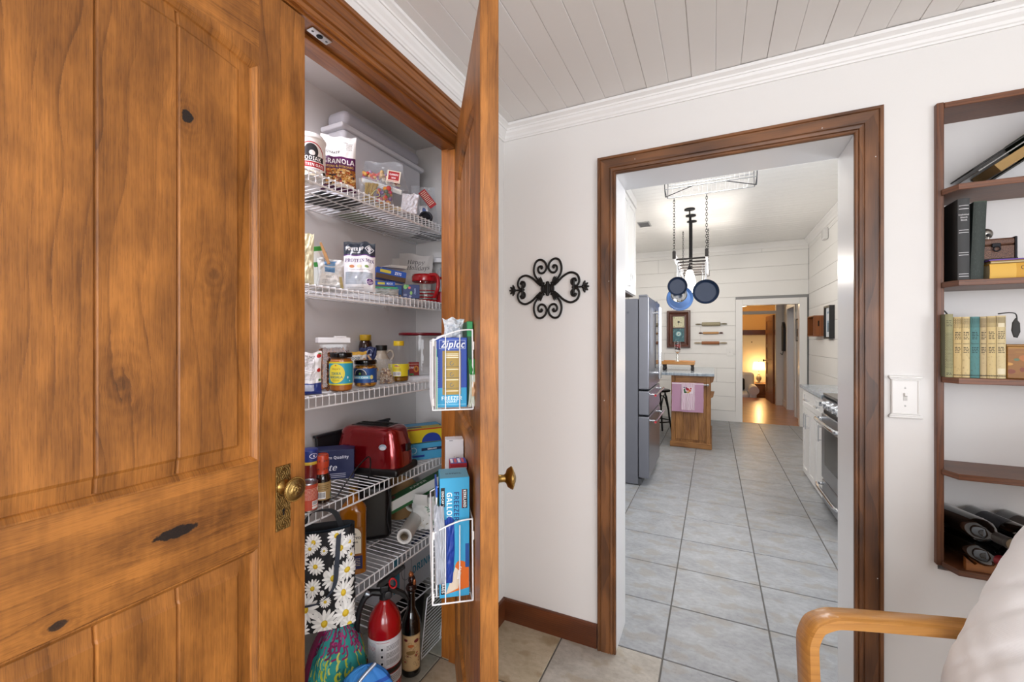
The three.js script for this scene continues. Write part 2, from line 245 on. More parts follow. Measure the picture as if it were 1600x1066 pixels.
{ // planked ceiling of the breakfast room
  const c = struct('ceiling', slab(XP - 0.6, 2.74, CEIL + 0.022, CEIL + 0.12, -2.54, DB + 0.02), MAT.plankGap), W = 0.0853, g = grain(chamfer(W - 0.0009, 0.02, DB + 2.42, 0.0018), 2, 2, 1, 0, 0);
  const gs = [g, grain(chamfer(W - 0.0006, 0.0197, DB + 2.42, 0.0014), 2, 2, 1, 0.4, 0.3)];
  for (let k = 0, x = XL + W / 2; x < 2.66; x += W, k++) quick(c, 'plank', k, gs[k % 2], MAT.ceil, [x, CEIL + 0.011 + ((k * 37) % 5) * 0.0004, (2.42 - DB) / 2]);
}
struct('ceiling_pantry', slab(XB - 0.1, XP, CEIL, CEIL + 0.022, -0.42, DB), MAT.wallPantry);
// crown moulding, one piece along each wall, mitred in the corner
{
  const prof = [[0, 0], [0, -0.064], [0.006, -0.064], [0.008, -0.058], [0.012, -0.055], [0.016, -0.046], [0.026, -0.036], [0.03, -0.026], [0.034, -0.026], [0.036, -0.02], [0.044, -0.015], [0.05, -0.012], [0.05, 0]];
  const gs = sweep([[2.62, -DB], [XL, -DB], [XL, 2.42]].map((p) => [p[0], p[1]]), prof.map((p) => [-p[0], p[1]]));
  const names = ['trim_1', 'trim_2']; gs.forEach((g, i) => { const p = g.attributes.position; for (let k = 0; k < p.count; k++) p.setXYZ(k, p.getX(k), CEIL + p.getZ(k), p.getY(k)); g.computeVertexNormals(); const m = MAT.white.clone(); m.side = THREE.DoubleSide; struct(names[i], g, m); });
}
// dark-stained baseboards
const baseProf = [[0, 0], [0, 0.1], [0.006, 0.104], [0.012, 0.1], [0.014, 0.092], [0.014, 0]];
struct('baseboard_back', grain(ext([[0, 0], [0.014, 0], [0.014, 0.092], [0.011, 0.101], [0.005, 0.104], [0, 0.104]], 0.463, 0).rotateY(-Math.PI / 2).translate(-0.465, 0, -DB).translate(0, 0, 0), 0), MAT.base);
struct('baseboard_left', grain(ext([[0, 0], [0.014, 0], [0.014, 0.092], [0.011, 0.101], [0.005, 0.104], [0, 0.104]], DB - 1.625, 0).translate(XL, 0, -DB), 2), MAT.base);
struct('baseboard_right', grain(slab(0.535, 2.62, 0, 0.1, DB - 0.014, DB), 0), MAT.base);

// dark-stained casing round the kitchen doorway, with the white lining inside
const casingProf = [[0, 0], [0, 0.011], [0.003, 0.014], [0.008, 0.014], [0.0095, 0.011], [0.011, 0.011], [0.013, 0.016], [0.022, 0.0175], [0.024, 0.0145], [0.026, 0.0145], [0.028, 0.018], [0.062, 0.02], [0.064, 0.0165], [0.066, 0.0165], [0.068, 0.021], [0.077, 0.021], [0.079, 0.018], [0.079, 0]];
{
  const c = frameOf('trim_3'), P = [[DW.x0 + 0.001, 0], [DW.x0 + 0.001, DW.top - 0.001], [DW.x1 - 0.001, DW.top - 0.001], [DW.x1 - 0.001, 0]];
  sweep(P, casingProf).forEach((g, i) => part(c, ['side_casing', 'head_casing', 'side_casing'][i], g, MAT.casing));
  for (const [x, y] of [[-0.41, 1.62], [0.5, 1.99], [0.505, 0.55], [-0.3, 2.13], [0.35, 2.12], [-0.43, 1.1]]) part(c, 'nail_filler', new THREE.SphereGeometry(0.0018, 8, 6), MAT.white, [x, y, 0.0195]);
  c.position.z = -DB;
  const l = frameOf('trim_4'); part(l, 'side_lining', chamfer(0.019, DW.top, DK - DB, 0.001), MAT.jamb, [DW.x0 - 0.0105, DW.top / 2, -(DB + DK) / 2]); part(l, 'side_lining', chamfer(0.019, DW.top, DK - DB, 0.001), MAT.jamb, [DW.x1 + 0.0105, DW.top / 2, -(DB + DK) / 2]); part(l, 'head_lining', chamfer(DW.x1 - DW.x0 + 0.036, 0.019, DK - DB, 0.001), MAT.jamb, [(DW.x0 + DW.x1) / 2, DW.top + 0.0105, -(DB + DK) / 2]);
}
// honey-stained frame of the pantry double door
{
  const w = [0, 0.012, 0.016, 0.02, 0.024, 0.058, 0.062, 0.066, 0.09, 0.0955, 0.1075], prof = [[0, 0], [0, 0.01], [0.004, 0.013], [0.014, 0.0135], [0.0165, 0.01], [0.0185, 0.01], [0.021, 0.0165], [0.052, 0.0185], [0.0545, 0.0145], [0.057, 0.0145], [0.0595, 0.019], [0.084, 0.0205], [0.0865, 0.0165], [0.089, 0.0165], [0.0915, 0.022], [0.104, 0.022], [0.1075, 0.018], [0.1075, 0]];
  const c = frameOf('trim_5'), e = 0.006; c.position.set(XL, 0, 0); c.rotation.y = Math.PI / 2;      // local x is d, local z is out of the wall
  sweep([[OP.d0 - e, 0], [OP.d0 - e, OP.top + e], [OP.d1 + e, OP.top + e], [OP.d1 + e, 0]], prof).forEach((g, i) => part(c, ['side_casing', 'head_casing', 'side_casing'][i], g, MAT.casingPale));
  const j = frameOf('trim_6'); j.position.set(XL, 0, 0); j.rotation.y = Math.PI / 2; const jd = XL - XP + 0.012;
  part(j, 'side_jamb', grain(chamfer(0.0195, OP.top + 0.02, jd, 0.001)), MAT.alder, [OP.d1 + 0.01, OP.top / 2 + 0.01, -jd / 2 + 0.001]); part(j, 'side_jamb', grain(chamfer(0.0195, OP.top + 0.02, jd, 0.001)), MAT.casingPale, [OP.d0 - 0.01, OP.top / 2 + 0.01, -jd / 2 + 0.001]);
  part(j, 'head_jamb', grain(chamfer(OP.d1 - OP.d0, 0.0195, jd, 0.001), 0), MAT.casingPale, [(OP.d0 + OP.d1) / 2, OP.top + 0.01, -jd / 2 + 0.001]);
  part(j, 'head_stop', grain(chamfer(OP.d1 - OP.d0 - 0.024, 0.012, 0.034, 0.002), 0), MAT.casingPale, [(OP.d0 + OP.d1) / 2, OP.top - 0.006, -0.066]); part(j, 'side_stop', grain(chamfer(0.012, OP.top - 0.012, 0.034, 0.002)), MAT.alder, [OP.d1 - 0.006, OP.top / 2 - 0.006, -0.066]); part(j, 'side_stop', grain(chamfer(0.012, OP.top - 0.012, 0.034, 0.002)), MAT.casingPale, [OP.d0 + 0.006, OP.top / 2 - 0.006, -0.066]);
}
{ const s = thing('ball_catch_plate', 'small steel catch plate screwed under the pantry head jamb', 'catch plate', [XL - 0.022, OP.top - 0.0025, 0.8]); const g = new THREE.Shape(); g.absarc(0, 0, 1, 0, 7);
  part(s, 'plate', rb(0.024, 0.0025, 0.062, 0.001), M(0xc9cccf, 0.3, 0.9)); part(s, 'recess', lathe([[0, 0], [0.007, 0], [0.0085, 0.0015], [0.0085, 0.0005]], 20).translate(0, -0.0025, 0), MAT.blackMetal); for (const z of [-0.022, 0.022]) part(s, 'screw', lathe([[0, -0.0008], [0.003, -0.0004], [0.0034, 0.0006]], 12).translate(0, -0.0018, z), M(0x6d6f72, 0.4, 0.9)); }

// floor: slab, then every tile with its own bevelled edge
{
  const f = struct('floor', slab(-1.6, 2.75, -0.12, -0.004, -2.55, DF), MAT.grout), TX = 0.4315, TD = 0.4015, geos = [0, 1, 2, 3].map((k) => { const g = plain(chamfer(TX - 0.0065, 0.012, TD - 0.0065, 0.0018)); const p = g.attributes.position, uv = g.attributes.uv; for (let i = 0; i < p.count; i++) { let a = p.getX(i) / TX + 0.5, b = p.getZ(i) / TD + 0.5; if (k & 1) a = 1 - a; if (k & 2) b = 1 - b; uv.setXY(i, a, b); } return g; });
  let k = 0; const r = seeded(44);
  for (let i = -3; i < 7; i++) for (let j = -10; j < 16; j++) {
    const x0 = -0.197 + TX * i, d0 = 1.91 + TD * j; if (d0 > DF - 0.1) continue; const xc = x0 + TX / 2, dc = d0 + TD / 2;
    if (d0 > DB + 0.1 && (xc > KX1 + 0.1 || xc < KX0 - 0.3)) continue; if (xc < XL - 0.1 && d0 < -0.5) continue;
    const set = dc > 1.95 ? TILE.grey : xc < XL ? TILE.sage : xc < -0.63 ? TILE.beige : xc < -0.19 ? TILE.halfWarmLit : dc < 1.2 ? TILE.beige : TILE.grey;  // breakfast room tiles tinted to carry its warm light
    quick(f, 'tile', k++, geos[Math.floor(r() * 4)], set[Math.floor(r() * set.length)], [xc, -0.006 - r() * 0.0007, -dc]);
  }
}
// kitchen shell
struct('wall_kitchen_left', slab(KX0 - 0.12, KX0, 0, KC, DK, DF), MAT.wall);
{ const w = struct('wall_kitchen_right', slab(KX1 + 0.014, KX1 + 0.13, 0, KC, DK, DF), M(0x9a9a9a, 0.9)); const g = grain(chamfer(0.014, 0.2405 - 0.003, DF - DK, 0.002), 2, 3, 1), g2 = grain(chamfer(0.014, 0.2405 - 0.003, 2.1, 0.002), 2, 3, 1), g3 = grain(chamfer(0.014, 0.2405 - 0.003, DF - DK - 2.103, 0.002), 2, 3, 1); let n = 0;
  for (let k = 0; k < 13; k++) { const y = 0.06 + 0.2405 * k, x = KX1 + 0.007 + ((k * 7) % 3) * 0.0012; if (k % 4 === 1) { quick(w, 'plank', n++, g2, MAT.ship, [x, y, -DF + 1.05]); quick(w, 'plank', n++, g3, MAT.ship, [x, y, -DK - (DF - DK - 2.103) / 2]); } else quick(w, 'plank', n++, g, MAT.ship, [x, y, -(DF + DK) / 2]); } }
const HO = { x0: 0.438, x1: 1.236, top: 1.955 };          // cased opening from kitchen to hall
{
  const w = struct('wall_kitchen_back', join(slab(KX0 - 0.1, HO.x0 - 0.02, 0, KC, DF + 0.014, DF + 0.12), slab(HO.x0 - 0.02, HO.x1 + 0.02, HO.top + 0.02, KC, DF + 0.014, DF + 0.12), slab(HO.x1 + 0.02, KX1 + 0.1, 0, KC, DF + 0.014, DF + 0.12)), M(0x9a9a9a, 0.9)); let n = 0;
  const board = (x0, x1, y, k, h = 0.2375) => { const off = ((k * 5) % 3) * 0.0015; quick(w, 'plank', n++, grain(chamfer(x1 - x0 - 0.002, h, 0.014, 0.0025), 0, 3, 1), MAT.ship, [(x0 + x1) / 2, y, -DF - 0.007 - off]); };
  const cuts = [-0.4, null, 0.05, -0.8, null, -0.2, null, -1.0, -0.1, -0.62, -0.9, 0.72, 0.2];
  for (let k = 0; k < 12; k++) { const y = 0.177 + 0.2405 * (k + 0.5), x1 = y < HO.top + 0.1 ? HO.x0 - 0.1 : KX1; const c = cuts[k]; if (c !== null && c < x1 - 0.2) { board(KX0, c, y, k); board(c, x1, y, k + 1); } else board(KX0, x1, y, k); }
  const b = struct('baseboard_kitchen', grain(slab(KX0, HO.x0 - 0.1, 0, 0.176, DF - 0.012, DF), 0), MAT.white);
  const t = frameOf('trim_7'), cw = 0.1; t.position.z = -DF;
  part(t, 'side_casing', chamfer(cw, HO.top + cw, 0.022, 0.002), MAT.white, [HO.x0 - cw / 2, (HO.top + cw) / 2, 0.011]); part(t, 'side_casing', chamfer(cw, HO.top + cw, 0.022, 0.002), MAT.white, [HO.x1 + cw / 2, (HO.top + cw) / 2, 0.011]); part(t, 'head_casing', chamfer(HO.x1 - HO.x0 - 0.002, cw, 0.024, 0.002), MAT.white, [(HO.x0 + HO.x1) / 2, HO.top + cw / 2, 0.012]);
  part(t, 'side_lining', chamfer(0.018, HO.top, 0.115, 0.001), MAT.jamb, [HO.x0 - 0.0095, HO.top / 2, -0.062]); part(t, 'side_lining', chamfer(0.018, HO.top, 0.115, 0.001), MAT.jamb, [HO.x1 + 0.0095, HO.top / 2, -0.062]); part(t, 'head_lining', chamfer(HO.x1 - HO.x0 + 0.034, 0.018, 0.115, 0.001), MAT.jamb, [(HO.x0 + HO.x1) / 2, HO.top + 0.0095, -0.062]);
}
{ const c = struct('ceiling_kitchen', slab(KX0 - 0.1, KX1 + 0.1, KC + 0.018, KC + 0.12, DK - 0.1, DF + 0.1), MAT.plankGap), W = 0.11, g = grain(chamfer(KX1 - KX0, 0.016, W - 0.0025, 0.003), 0, 3, 1); let k = 0; for (let d = DK + W / 2; d < DF; d += W) quick(c, 'plank', k++, g, MAT.ship, [(KX0 + KX1) / 2, KC + 0.009 + ((k * 13) % 4) * 0.0005, -d]); }
{ const prof = [[0, 0], [0, -0.09], [0.012, -0.085], [0.02, -0.06], [0.045, -0.03], [0.06, -0.02], [0.07, -0.012], [0.07, 0]]; const gs = sweep([[KX1, -DK], [KX1, -DF], [KX0, -DF]], prof.map((p) => [-p[0], p[1]])); gs.forEach((g, i) => { const p = g.attributes.position; for (let k = 0; k < p.count; k++) p.setXYZ(k, p.getX(k), KC + p.getZ(k), p.getY(k)); g.computeVertexNormals(); const m = MAT.white.clone(); m.side = THREE.DoubleSide; struct(['trim_8', 'trim_9'][i], g, m); }); }
// hall: wood floor, right wall with a cased opening, end wall with the bedroom doorway and transom
const HX0 = 0.1, HX1 = 1.33, DH = 10.5, DE = 12.9;
{ const f = struct('floor_001', join(slab(-0.6, 1.99, -0.45, -0.002, DF + 0.001, 11.62), slab(-0.6, 1.99, -0.45, -0.33, 11.62, DE)), M(0x3d2413, 0.9)); let k = 0; for (let d = DF + 0.045; d < 11.6; d += 0.085) { const c = -0.2 + rr(0.2, 1.6); for (const [a, b] of [[-0.55, c], [c, 1.85]]) if (b - a > 0.05) quick(f, 'plank', k++, grain(new THREE.BoxGeometry(b - a - 0.001, 0.004, 0.084), 0, 1.6, 0.8), MAT.oakFloor, [(a + b) / 2, 0, -d]); } }
struct('wall_hall_left', slab(HX0 - 0.12, HX0, 0, 2.6, DF + 0.12, DH), MAT.wall);
struct('wall_hall_right', join(slab(HX1, HX1 + 0.12, 0, 2.6, DF + 0.12, 9.06), slab(HX1, HX1 + 0.12, 2.0, 2.6, 9.06, 9.88), slab(HX1, HX1 + 0.12, 0, 2.6, 9.88, DH)), MAT.wall);
{ const t = frameOf('trim_10'); part(t, 'side_casing', chamfer(0.022, 2.05, 0.09, 0.002), MAT.white, [HX1 - 0.011, 1.025, -9.925]); part(t, 'side_casing', chamfer(0.022, 2.05, 0.09, 0.002), MAT.white, [HX1 - 0.011, 1.025, -9.015]); part(t, 'head_casing', chamfer(0.022, 0.09, 0.82, 0.002), MAT.white, [HX1 - 0.011, 2.03, -9.47]); part(t, 'side_lining', chamfer(0.14, 2.0, 0.018, 0.001), MAT.jamb, [HX1 + 0.072, 1.0, -9.871]); }
struct('wall_hall_side_room', slab(HX1 + 0.5, HX1 + 0.6, 0, 2.6, 8.3, 10.4), MAT.wall);
struct('baseboard_hall', slab(HX1 - 0.014, HX1, 0.002, 0.14, 9.97, DH), MAT.white);
struct('ceiling_hall', slab(HX0 - 0.1, 2.0, 2.6, 2.7, DF + 0.12, DH + 0.1), MAT.ship);
const BO = { x1: 1.195, top: 1.94, t0: 2.005, t1: 2.24 };
struct('wall_hall_end', join(slab(BO.x1 + 0.02, 2.0, 0, 2.6, DH, DH + 0.11), slab(HX0 - 0.1, BO.x1 + 0.02, BO.t1, 2.6, DH, DH + 0.11), slab(HX0 - 0.1, 0.36, 0, BO.t1, DH, DH + 0.11)), MAT.wall);
{ const t = frameOf('trim_11'); t.position.z = -DH; part(t, 'side_casing', chamfer(0.11, 2.35, 0.02, 0.002), MAT.white, [BO.x1 + 0.055, 1.175, 0.01]); part(t, 'transom_rail', chamfer(0.84, BO.t0 - BO.top, 0.13, 0.003), MAT.white, [0.777, (BO.t0 + BO.top) / 2, -0.045]); part(t, 'head_casing', chamfer(0.84, 0.1, 0.02, 0.002), MAT.white, [0.777, BO.t1 + 0.05, 0.01]); part(t, 'side_lining', chamfer(0.018, BO.t1, 0.11, 0.001), MAT.jamb, [BO.x1 + 0.0095, BO.t1 / 2, -0.056]); }
// bedroom
struct('wall_bedroom_back', join(slab(-0.7, 2.1, -0.45, 1.52, DE, DE + 0.1)), M(0xcfc8b6, 0.8));
struct('wall_bedroom_back_upper', slab(-0.7, 2.1, 1.52, 2.42, DE, DE + 0.1), M(0xe6b878, 0.8));
{ const g = grain(chamfer(2.6, 0.13, 0.05, 0.004), 0); const r = struct('trim_12', g, MAT.mahog); r.position.set(0.75, 1.585, -DE + 0.026); }
struct('wall_bedroom_right', slab(2.0, 2.1, -0.45, 2.42, DH + 0.11, DE), M(0xcfc8b6, 0.8)); struct('wall_bedroom_left', slab(-0.7, -0.6, -0.45, 2.42, DH, DE), M(0xcfc8b6, 0.8));
struct('ceiling_bedroom', slab(-0.7, 2.1, 2.42, 2.5, DH + 0.11, DE + 0.1), M(0xeed4a8, 0.8));
// glowing windows added as unseen daylight sources behind and beside the camera and in the kitchen
function addedWindow(n, x, y, d, turn, w, h, glow) {
  const g = frameOf('window_' + n); g.position.set(x, y, -d); g.rotation.y = turn;
  part(g, 'added_glow_pane', sheet((u, v) => [(u - 0.5) * w, (v - 0.5) * h, 0.012 + 0.008 * Math.sin(u * 60)], 90, 1), new THREE.MeshStandardMaterial({ color: 0xf6f6f4, roughness: 0.9, emissive: 0xf2f6ff, emissiveIntensity: glow, side: THREE.DoubleSide }));
  sweep([[-w / 2, -h / 2], [w / 2, -h / 2], [w / 2, h / 2], [-w / 2, h / 2]], [[0, 0.02], [0, 0.02], [-0.08, 0.02], [-0.08, 0]], true).forEach((s) => part(g, 'added_window_frame', s, Object.assign(MAT.white.clone(), { side: THREE.DoubleSide })));
}
addedWindow(1, 0.75, 1.45, -2.415, 0, 1.9, 1.5, 1.0); addedWindow(2, 2.615, 1.45, -0.95, -Math.PI / 2, 1.9, 1.4, 1.0); addedWindow(3, KX1 - 0.004, 1.75, 3.3, -Math.PI / 2, 1.2, 1.1, 1.0);
// out-of-sight flush ceiling lights; those of kitchen and hall are added for brightness
function flushLight(x, y, d, r, color, power, label) {
  const t = thing('ceiling_light', label, 'ceiling light', [x, y, d]); part(t, 'rim', lathe([[0, 0], [r, 0], [r, -0.03], [r - 0.012, -0.034], [r - 0.012, -0.02]], 32), MAT.white);
  part(t, 'diffuser', lathe([[0, -0.07], [r * 0.5, -0.062], [r * 0.85, -0.045], [r - 0.012, -0.025]], 32), new THREE.MeshStandardMaterial({ color: 0xffffff, roughness: 0.4, emissive: color, emissiveIntensity: 1.2, side: THREE.DoubleSide }));
  const l = new THREE.RectAreaLight(color, power, r * 1.6, r * 1.6); l.position.set(x, y - 0.08, -d); l.lookAt(x, 0, -d); scene.add(l);
}
flushLight(0.9, CEIL - 0.001, -0.6, 0.22, 0xfff1de, 9, 'round white flush ceiling light in the breakfast room behind the camera');
flushLight(-0.1, KC - 0.001, 3.2, 0.24, 0xfffaf4, 27, 'added unseen flush ceiling light over the near kitchen floor');
flushLight(-1.27, CEIL - 0.001, 0.42, 0.1, 0xf6f4ff, 140, 'small round white ceiling light inside the pantry behind the closed door leaf');
flushLight(0.7, 2.599, 9.1, 0.16, 0xfff2e2, 8, 'added unseen flush ceiling light in the hall');
// ---------------------------------------------------------------- pantry doors (two alike leaves), frames and hardware
const { L: LL, H: LH, T: LT } = LEAF;
const leafUV = (g, dx = 0, dy = 0) => { g = plain(g); const p = g.attributes.position, uv = g.attributes.uv; const n = g.attributes.normal; for (let i = 0; i < p.count; i++) { const x = p.getX(i), z = p.getZ(i), side = n && Math.abs(n.getX(i)) > 0.75; uv.setXY(i, (side ? (x > LL / 2 ? x - 0.11 + z * 1.6 : x + 0.02 + z) : x + dx) / LL, (p.getY(i) + dy) / LH); } return g; };
const archTop = (x) => LEAF.topSide + LEAF.rise * (1 - Math.pow((x - LL / 2) / (LL / 2 - LEAF.st), 2));
function plankPanel(xa, xb, y0, topF, first, last) {            // one tongue plank of a raised panel, both faces
  const xl = LEAF.st - 0.004, xr = LL - LEAF.st + 0.004, B = 0.047, brk = (w) => [0, 0.0035, 0.007];
  const xs = new Set([xa, xa + 0.0018, xa + 0.0036, xb - 0.0036, xb - 0.0018, xb]); for (let i = 1; i < 12; i++) xs.add(xa + ((xb - xa) * i) / 12); for (const q of [B - 0.004, B, B + 0.002]) { if (first) xs.add(xl + q); if (last) xs.add(xr - q); }
  const X = [...xs].filter((x) => x >= xa - 1e-9 && x <= xb + 1e-9).sort((a, b) => a - b), ks = [0, 0.012, 0.025, B - 0.004, B, B + 0.002]; const rows = 14, nj = ks.length * 2 + rows - 1;
  const face = (sg) => { const pos = [], idx = []; for (let j = 0; j <= nj; j++) for (const x of X) { const top = topF(x) + 0.004, h = top - y0; let y = j < ks.length ? y0 + ks[j] : j > nj - ks.length ? top - ks[nj - j] : y0 + B + 0.002 + ((h - 2 * B - 0.004) * (j - ks.length + 1)) / (nj - 2 * ks.length + 2);
      const d = Math.min(y - y0, top - y, first ? x - xl : 9, last ? xr - x : 9); let z = 0.0075 + 0.005 * Math.min(1, d / B) + 0.0035 * sm(B - 0.003, B + 0.002, d); const e = Math.min(first ? 9 : x - xa, last ? 9 : xb - x); if (e < 0.0036 && d > 0) z -= 0.004 * (1 - e / 0.0036); pos.push(x, y, LT / 2 + sg * z); }
    const n = X.length; for (let j = 0; j < nj; j++) for (let i = 0; i < n - 1; i++) { const a = j * n + i, b = a + 1, c = a + n, d = c + 1; sg > 0 ? idx.push(a, b, d, a, d, c) : idx.push(a, d, b, a, c, d); }
    const g = new THREE.BufferGeometry(); g.setAttribute('position', new THREE.Float32BufferAttribute(pos, 3)); g.setIndex(idx); return toCreasedNormals(g, 0.25); };
  return leafUV(join(face(1), face(-1)));
}
function buildLeaf(name) {
  const g = frameOf(name), st = LEAF.st, put = (n, geo) => part(g, n, geo, MAT.leaf);
  const box = (x0, x1, y0, y1) => leafUV(chamfer(x1 - x0, y1 - y0, LT, 0.0012).translate((x0 + x1) / 2, (y0 + y1) / 2, LT / 2));
  put('stile', box(0, st, 0.008, LH)); put('stile', box(LL - st, LL, 0.008, LH)); put('middle_rail', box(st, LL - st, LEAF.rail0, LEAF.rail1)); put('bottom_rail', box(st, LL - st, 0.008, LEAF.lowY));
  const arc = []; for (let i = 0; i <= 24; i++) { const x = st + ((LL - 2 * st) * i) / 24; arc.push([x, archTop(x)]); }
  put('top_rail', leafUV(ext([...arc, [LL - st, LH], [st, LH]], LT)));
  const cuts = [st - 0.004, ...LEAF.gx, LL - st + 0.004];
  for (const [y0, f] of [[LEAF.rail1 - 0.004, archTop], [LEAF.lowY - 0.004, () => LEAF.rail0]]) for (let i = 0; i < 4; i++) put('plank', plankPanel(cuts[i], cuts[i + 1], y0, f, i === 0, i === 3));
  const stick = [[0, 0.022], [0, LT - 0.0006], [0.003, LT - 0.0006], [0.0045, LT - 0.003], [0.008, LT - 0.005], [0.011, LT - 0.0085], [0.0125, LT - 0.0125], [0.0145, LT - 0.0135], [0.0145, 0.022]];
  const back = stick.map(([n, z]) => [n, LT - z]);
  for (const path of [[[st, LEAF.rail1], [LL - st, LEAF.rail1], ...arc.slice().reverse()], [[st, LEAF.lowY], [LL - st, LEAF.lowY], [LL - st, LEAF.rail0], [st, LEAF.rail0]]]) {
    put('sticking', leafUV(toCreasedNormals(join(sweep(path, stick, true)), 0.5))); const b = join(sweep(path, back, true)); put('sticking', leafUV(b));
  }
  return g;
}
MAT.leaf.side = THREE.DoubleSide;
const leftDoor = buildLeaf('door_1'); leftDoor.position.set(XL - LT, 0, 0.034); leftDoor.rotation.y = Math.PI / 2;
const OPEN = THREE.MathUtils.degToRad(37.5), rightDoor = buildLeaf('door_2'); rightDoor.position.set(XL, 0, -1.505); rightDoor.rotation.y = -(Math.PI / 2 - OPEN);
tag(leftDoor, 'closed knotty-wood pantry door leaf with arched plank panel, filling the left of the picture'); tag(rightDoor, 'half-open pantry door leaf seen edge-on, with wire racks on its inner face');
// engraved brass plate and knob
const engraved = pixelTex(256, 512, (u, v) => { const x = (u - 0.5) * 2, y = v * 6; const k = 128 + 70 * Math.sin(6 * Math.atan2((y % 1) - 0.5, x) + 22 * Math.hypot(x, (y % 1) - 0.5)) + 60 * N2(u * 22, v * 80); return [k, k, k]; }, false);
const brassEng = M(0x8d7142, 0.34, 1, { bumpMap: engraved, bumpScale: 0.0016 });
const rosette = pixelTex(256, 256, (u, v) => { const x = u - 0.5, y = v - 0.5, r = Math.hypot(x, y), a = Math.atan2(y, x), k = 128 + 80 * Math.cos(5 * a + 16 * r) * sm(0.02, 0.1, r) * sm(0.36, 0.3, r) + 50 * Math.sin(60 * r) + 30 * N2(u * 26, v * 26); return [k, k, k]; }, false), brassFace = M(0xa08450, 0.3, 1, { bumpMap: rosette, bumpScale: 0.0012 });
function knobSet(parent, x, y, zs) {          // zs = +1 knob on the +z face
  const z0 = zs > 0 ? LT : 0, plate = rb(0.038, 0.153, 0.004, 0.0015); const pu = plain(plate), p = pu.attributes.position; for (let i = 0; i < p.count; i++) pu.attributes.uv.setXY(i, p.getX(i) / 0.038 + 0.5, p.getY(i) / 0.153 + 0.5);
  const pl = part(parent, 'knob_plate', pu, brassEng, [x, y, z0 + zs * 0.002]); part(pl, 'keyhole', join(cyl(0.0035, 0.0035, 0.003, 16).rotateX(Math.PI / 2).translate(0, -0.03, zs * 0.0015), slab(-0.0016, 0.0016, -0.042, -0.031, -0.003, 0.003)), MAT.black); for (const s of [-0.068, 0.068]) part(pl, 'screw', cyl(0.0028, 0.0032, 0.002, 12).rotateX(Math.PI / 2).translate(0, s, zs * 0.0025), MAT.brass);
  const k = part(parent, 'knob', join(lathe([[0.017, 0], [0.017, 0.005], [0.010, 0.009], [0.009, 0.022], [0.012, 0.027], [0.022, 0.031], [0.0262, 0.037], [0.0275, 0.041]], 40)), MAT.brass, [x, y + 0.026, z0 + zs * 0.003], [zs * Math.PI / 2, 0, 0]);
  const ring = []; for (let i = 0; i < 44; i++) { const a = (i / 44) * 6.2832; ring.push(new THREE.SphereGeometry(0.0019, 6, 5).translate(0.0268 * Math.cos(a), 0.0418, 0.0268 * Math.sin(a))); }
  part(k, 'beaded_rim', join(ring), MAT.brass);
  const dome = plain(lathe([[0.0265, 0.0415], [0.024, 0.045], [0.0205, 0.0465], [0.0195, 0.0455], [0.0185, 0.047], [0.012, 0.0505], [0.005, 0.0525], [0, 0.053]], 40)); const q = dome.attributes.position; for (let i = 0; i < q.count; i++) dome.attributes.uv.setXY(i, q.getX(i) / 0.055 + 0.5, q.getZ(i) / 0.055 + 0.5);
  part(k, 'knob_face', dome, brassFace);
}
knobSet(leftDoor, LL - 0.062, 0.986, 1); knobSet(rightDoor, LL - 0.062, 0.986, -1);
for (const y of [0.25, 1.1, 1.95]) { part(rightDoor, 'hinge', join(cyl(0.006, 0.006, 0.09, 12).translate(-0.004, 0, -0.004), rb(0.03, 0.088, 0.002, 0.0005).translate(0.012, 0, -0.0008)), MAT.brassDark, [0, y, 0]); }
// ---------------------------------------------------------------- pantry wire shelves
const SHELF = [1.888, 1.535, 1.188, 0.836, 0.511], SX0 = -1.458, SX1 = -1.12, LIP = 0.037;
{
  const names = ['top', 'second', 'middle', 'fourth', 'lowest'], what = ['over the granola bag', 'holding the red-lidded pitcher', 'holding the almond jar', 'holding the red toaster', 'behind the daisy tote bag'];
  const R = 0.0017, wireG = wirePath([[SX0 + 0.004, 0, 0], [SX1, 0, 0], [SX1, -LIP, 0]], R, 6), d0 = -0.02, d1 = 1.846, len = d1 - d0, railF = cyl(0.0032, 0.0032, len, 10).rotateX(Math.PI / 2), railB = cyl(0.0028, 0.0028, len, 8).rotateX(Math.PI / 2);
  const labels = ['topmost white wire shelf in the pantry, under the granola bag', 'second white wire shelf from the top, under the trail mix pouch and red pitcher', 'third white wire shelf in the pantry, under the almond jar', 'fourth white wire shelf in the pantry, under the red toaster', 'lowest full white wire shelf in the pantry, beside the daisy tote'];
  SHELF.forEach((y, s) => {
    const t = thing('wire_shelf', labels[s], 'shelf', [0, y, 0], 0, 'white wire pantry shelves');
    part(t, 'front_rail', railF, MAT.wire, [SX1 + 0.001, -LIP, -(d0 + d1) / 2]); part(t, 'lip_rail', railB, MAT.wire, [SX1 - 0.002, -0.004, -(d0 + d1) / 2]); part(t, 'back_rail', railB, MAT.wire, [SX0 + 0.004, -0.004, -(d0 + d1) / 2]); part(t, 'middle_rail', railB, MAT.wire, [-1.29, -0.0045, -(d0 + d1) / 2]);
    let k = 0; for (let d = d0 + 0.01; d < d1; d += 0.0253) quick(t, 'wire', k++, wireG, MAT.wire, [0, 0, -d]);
    for (const d of [0.3, 0.83, 1.16, 1.6]) part(t, 'wall_clip', join(rb(0.012, 0.016, 0.012, 0.002).translate(SX0 + 0.001, -0.004, 0)), MAT.white, [0, 0, -d]);
    part(t, 'end_bracket', join(rb(0.03, 0.045, 0.008, 0.002).translate(SX1 - 0.006, -0.02, 0)), MAT.white, [0, 0, -1.848]);
  });
}
const face = (x, d) => Math.atan2(-x, d);
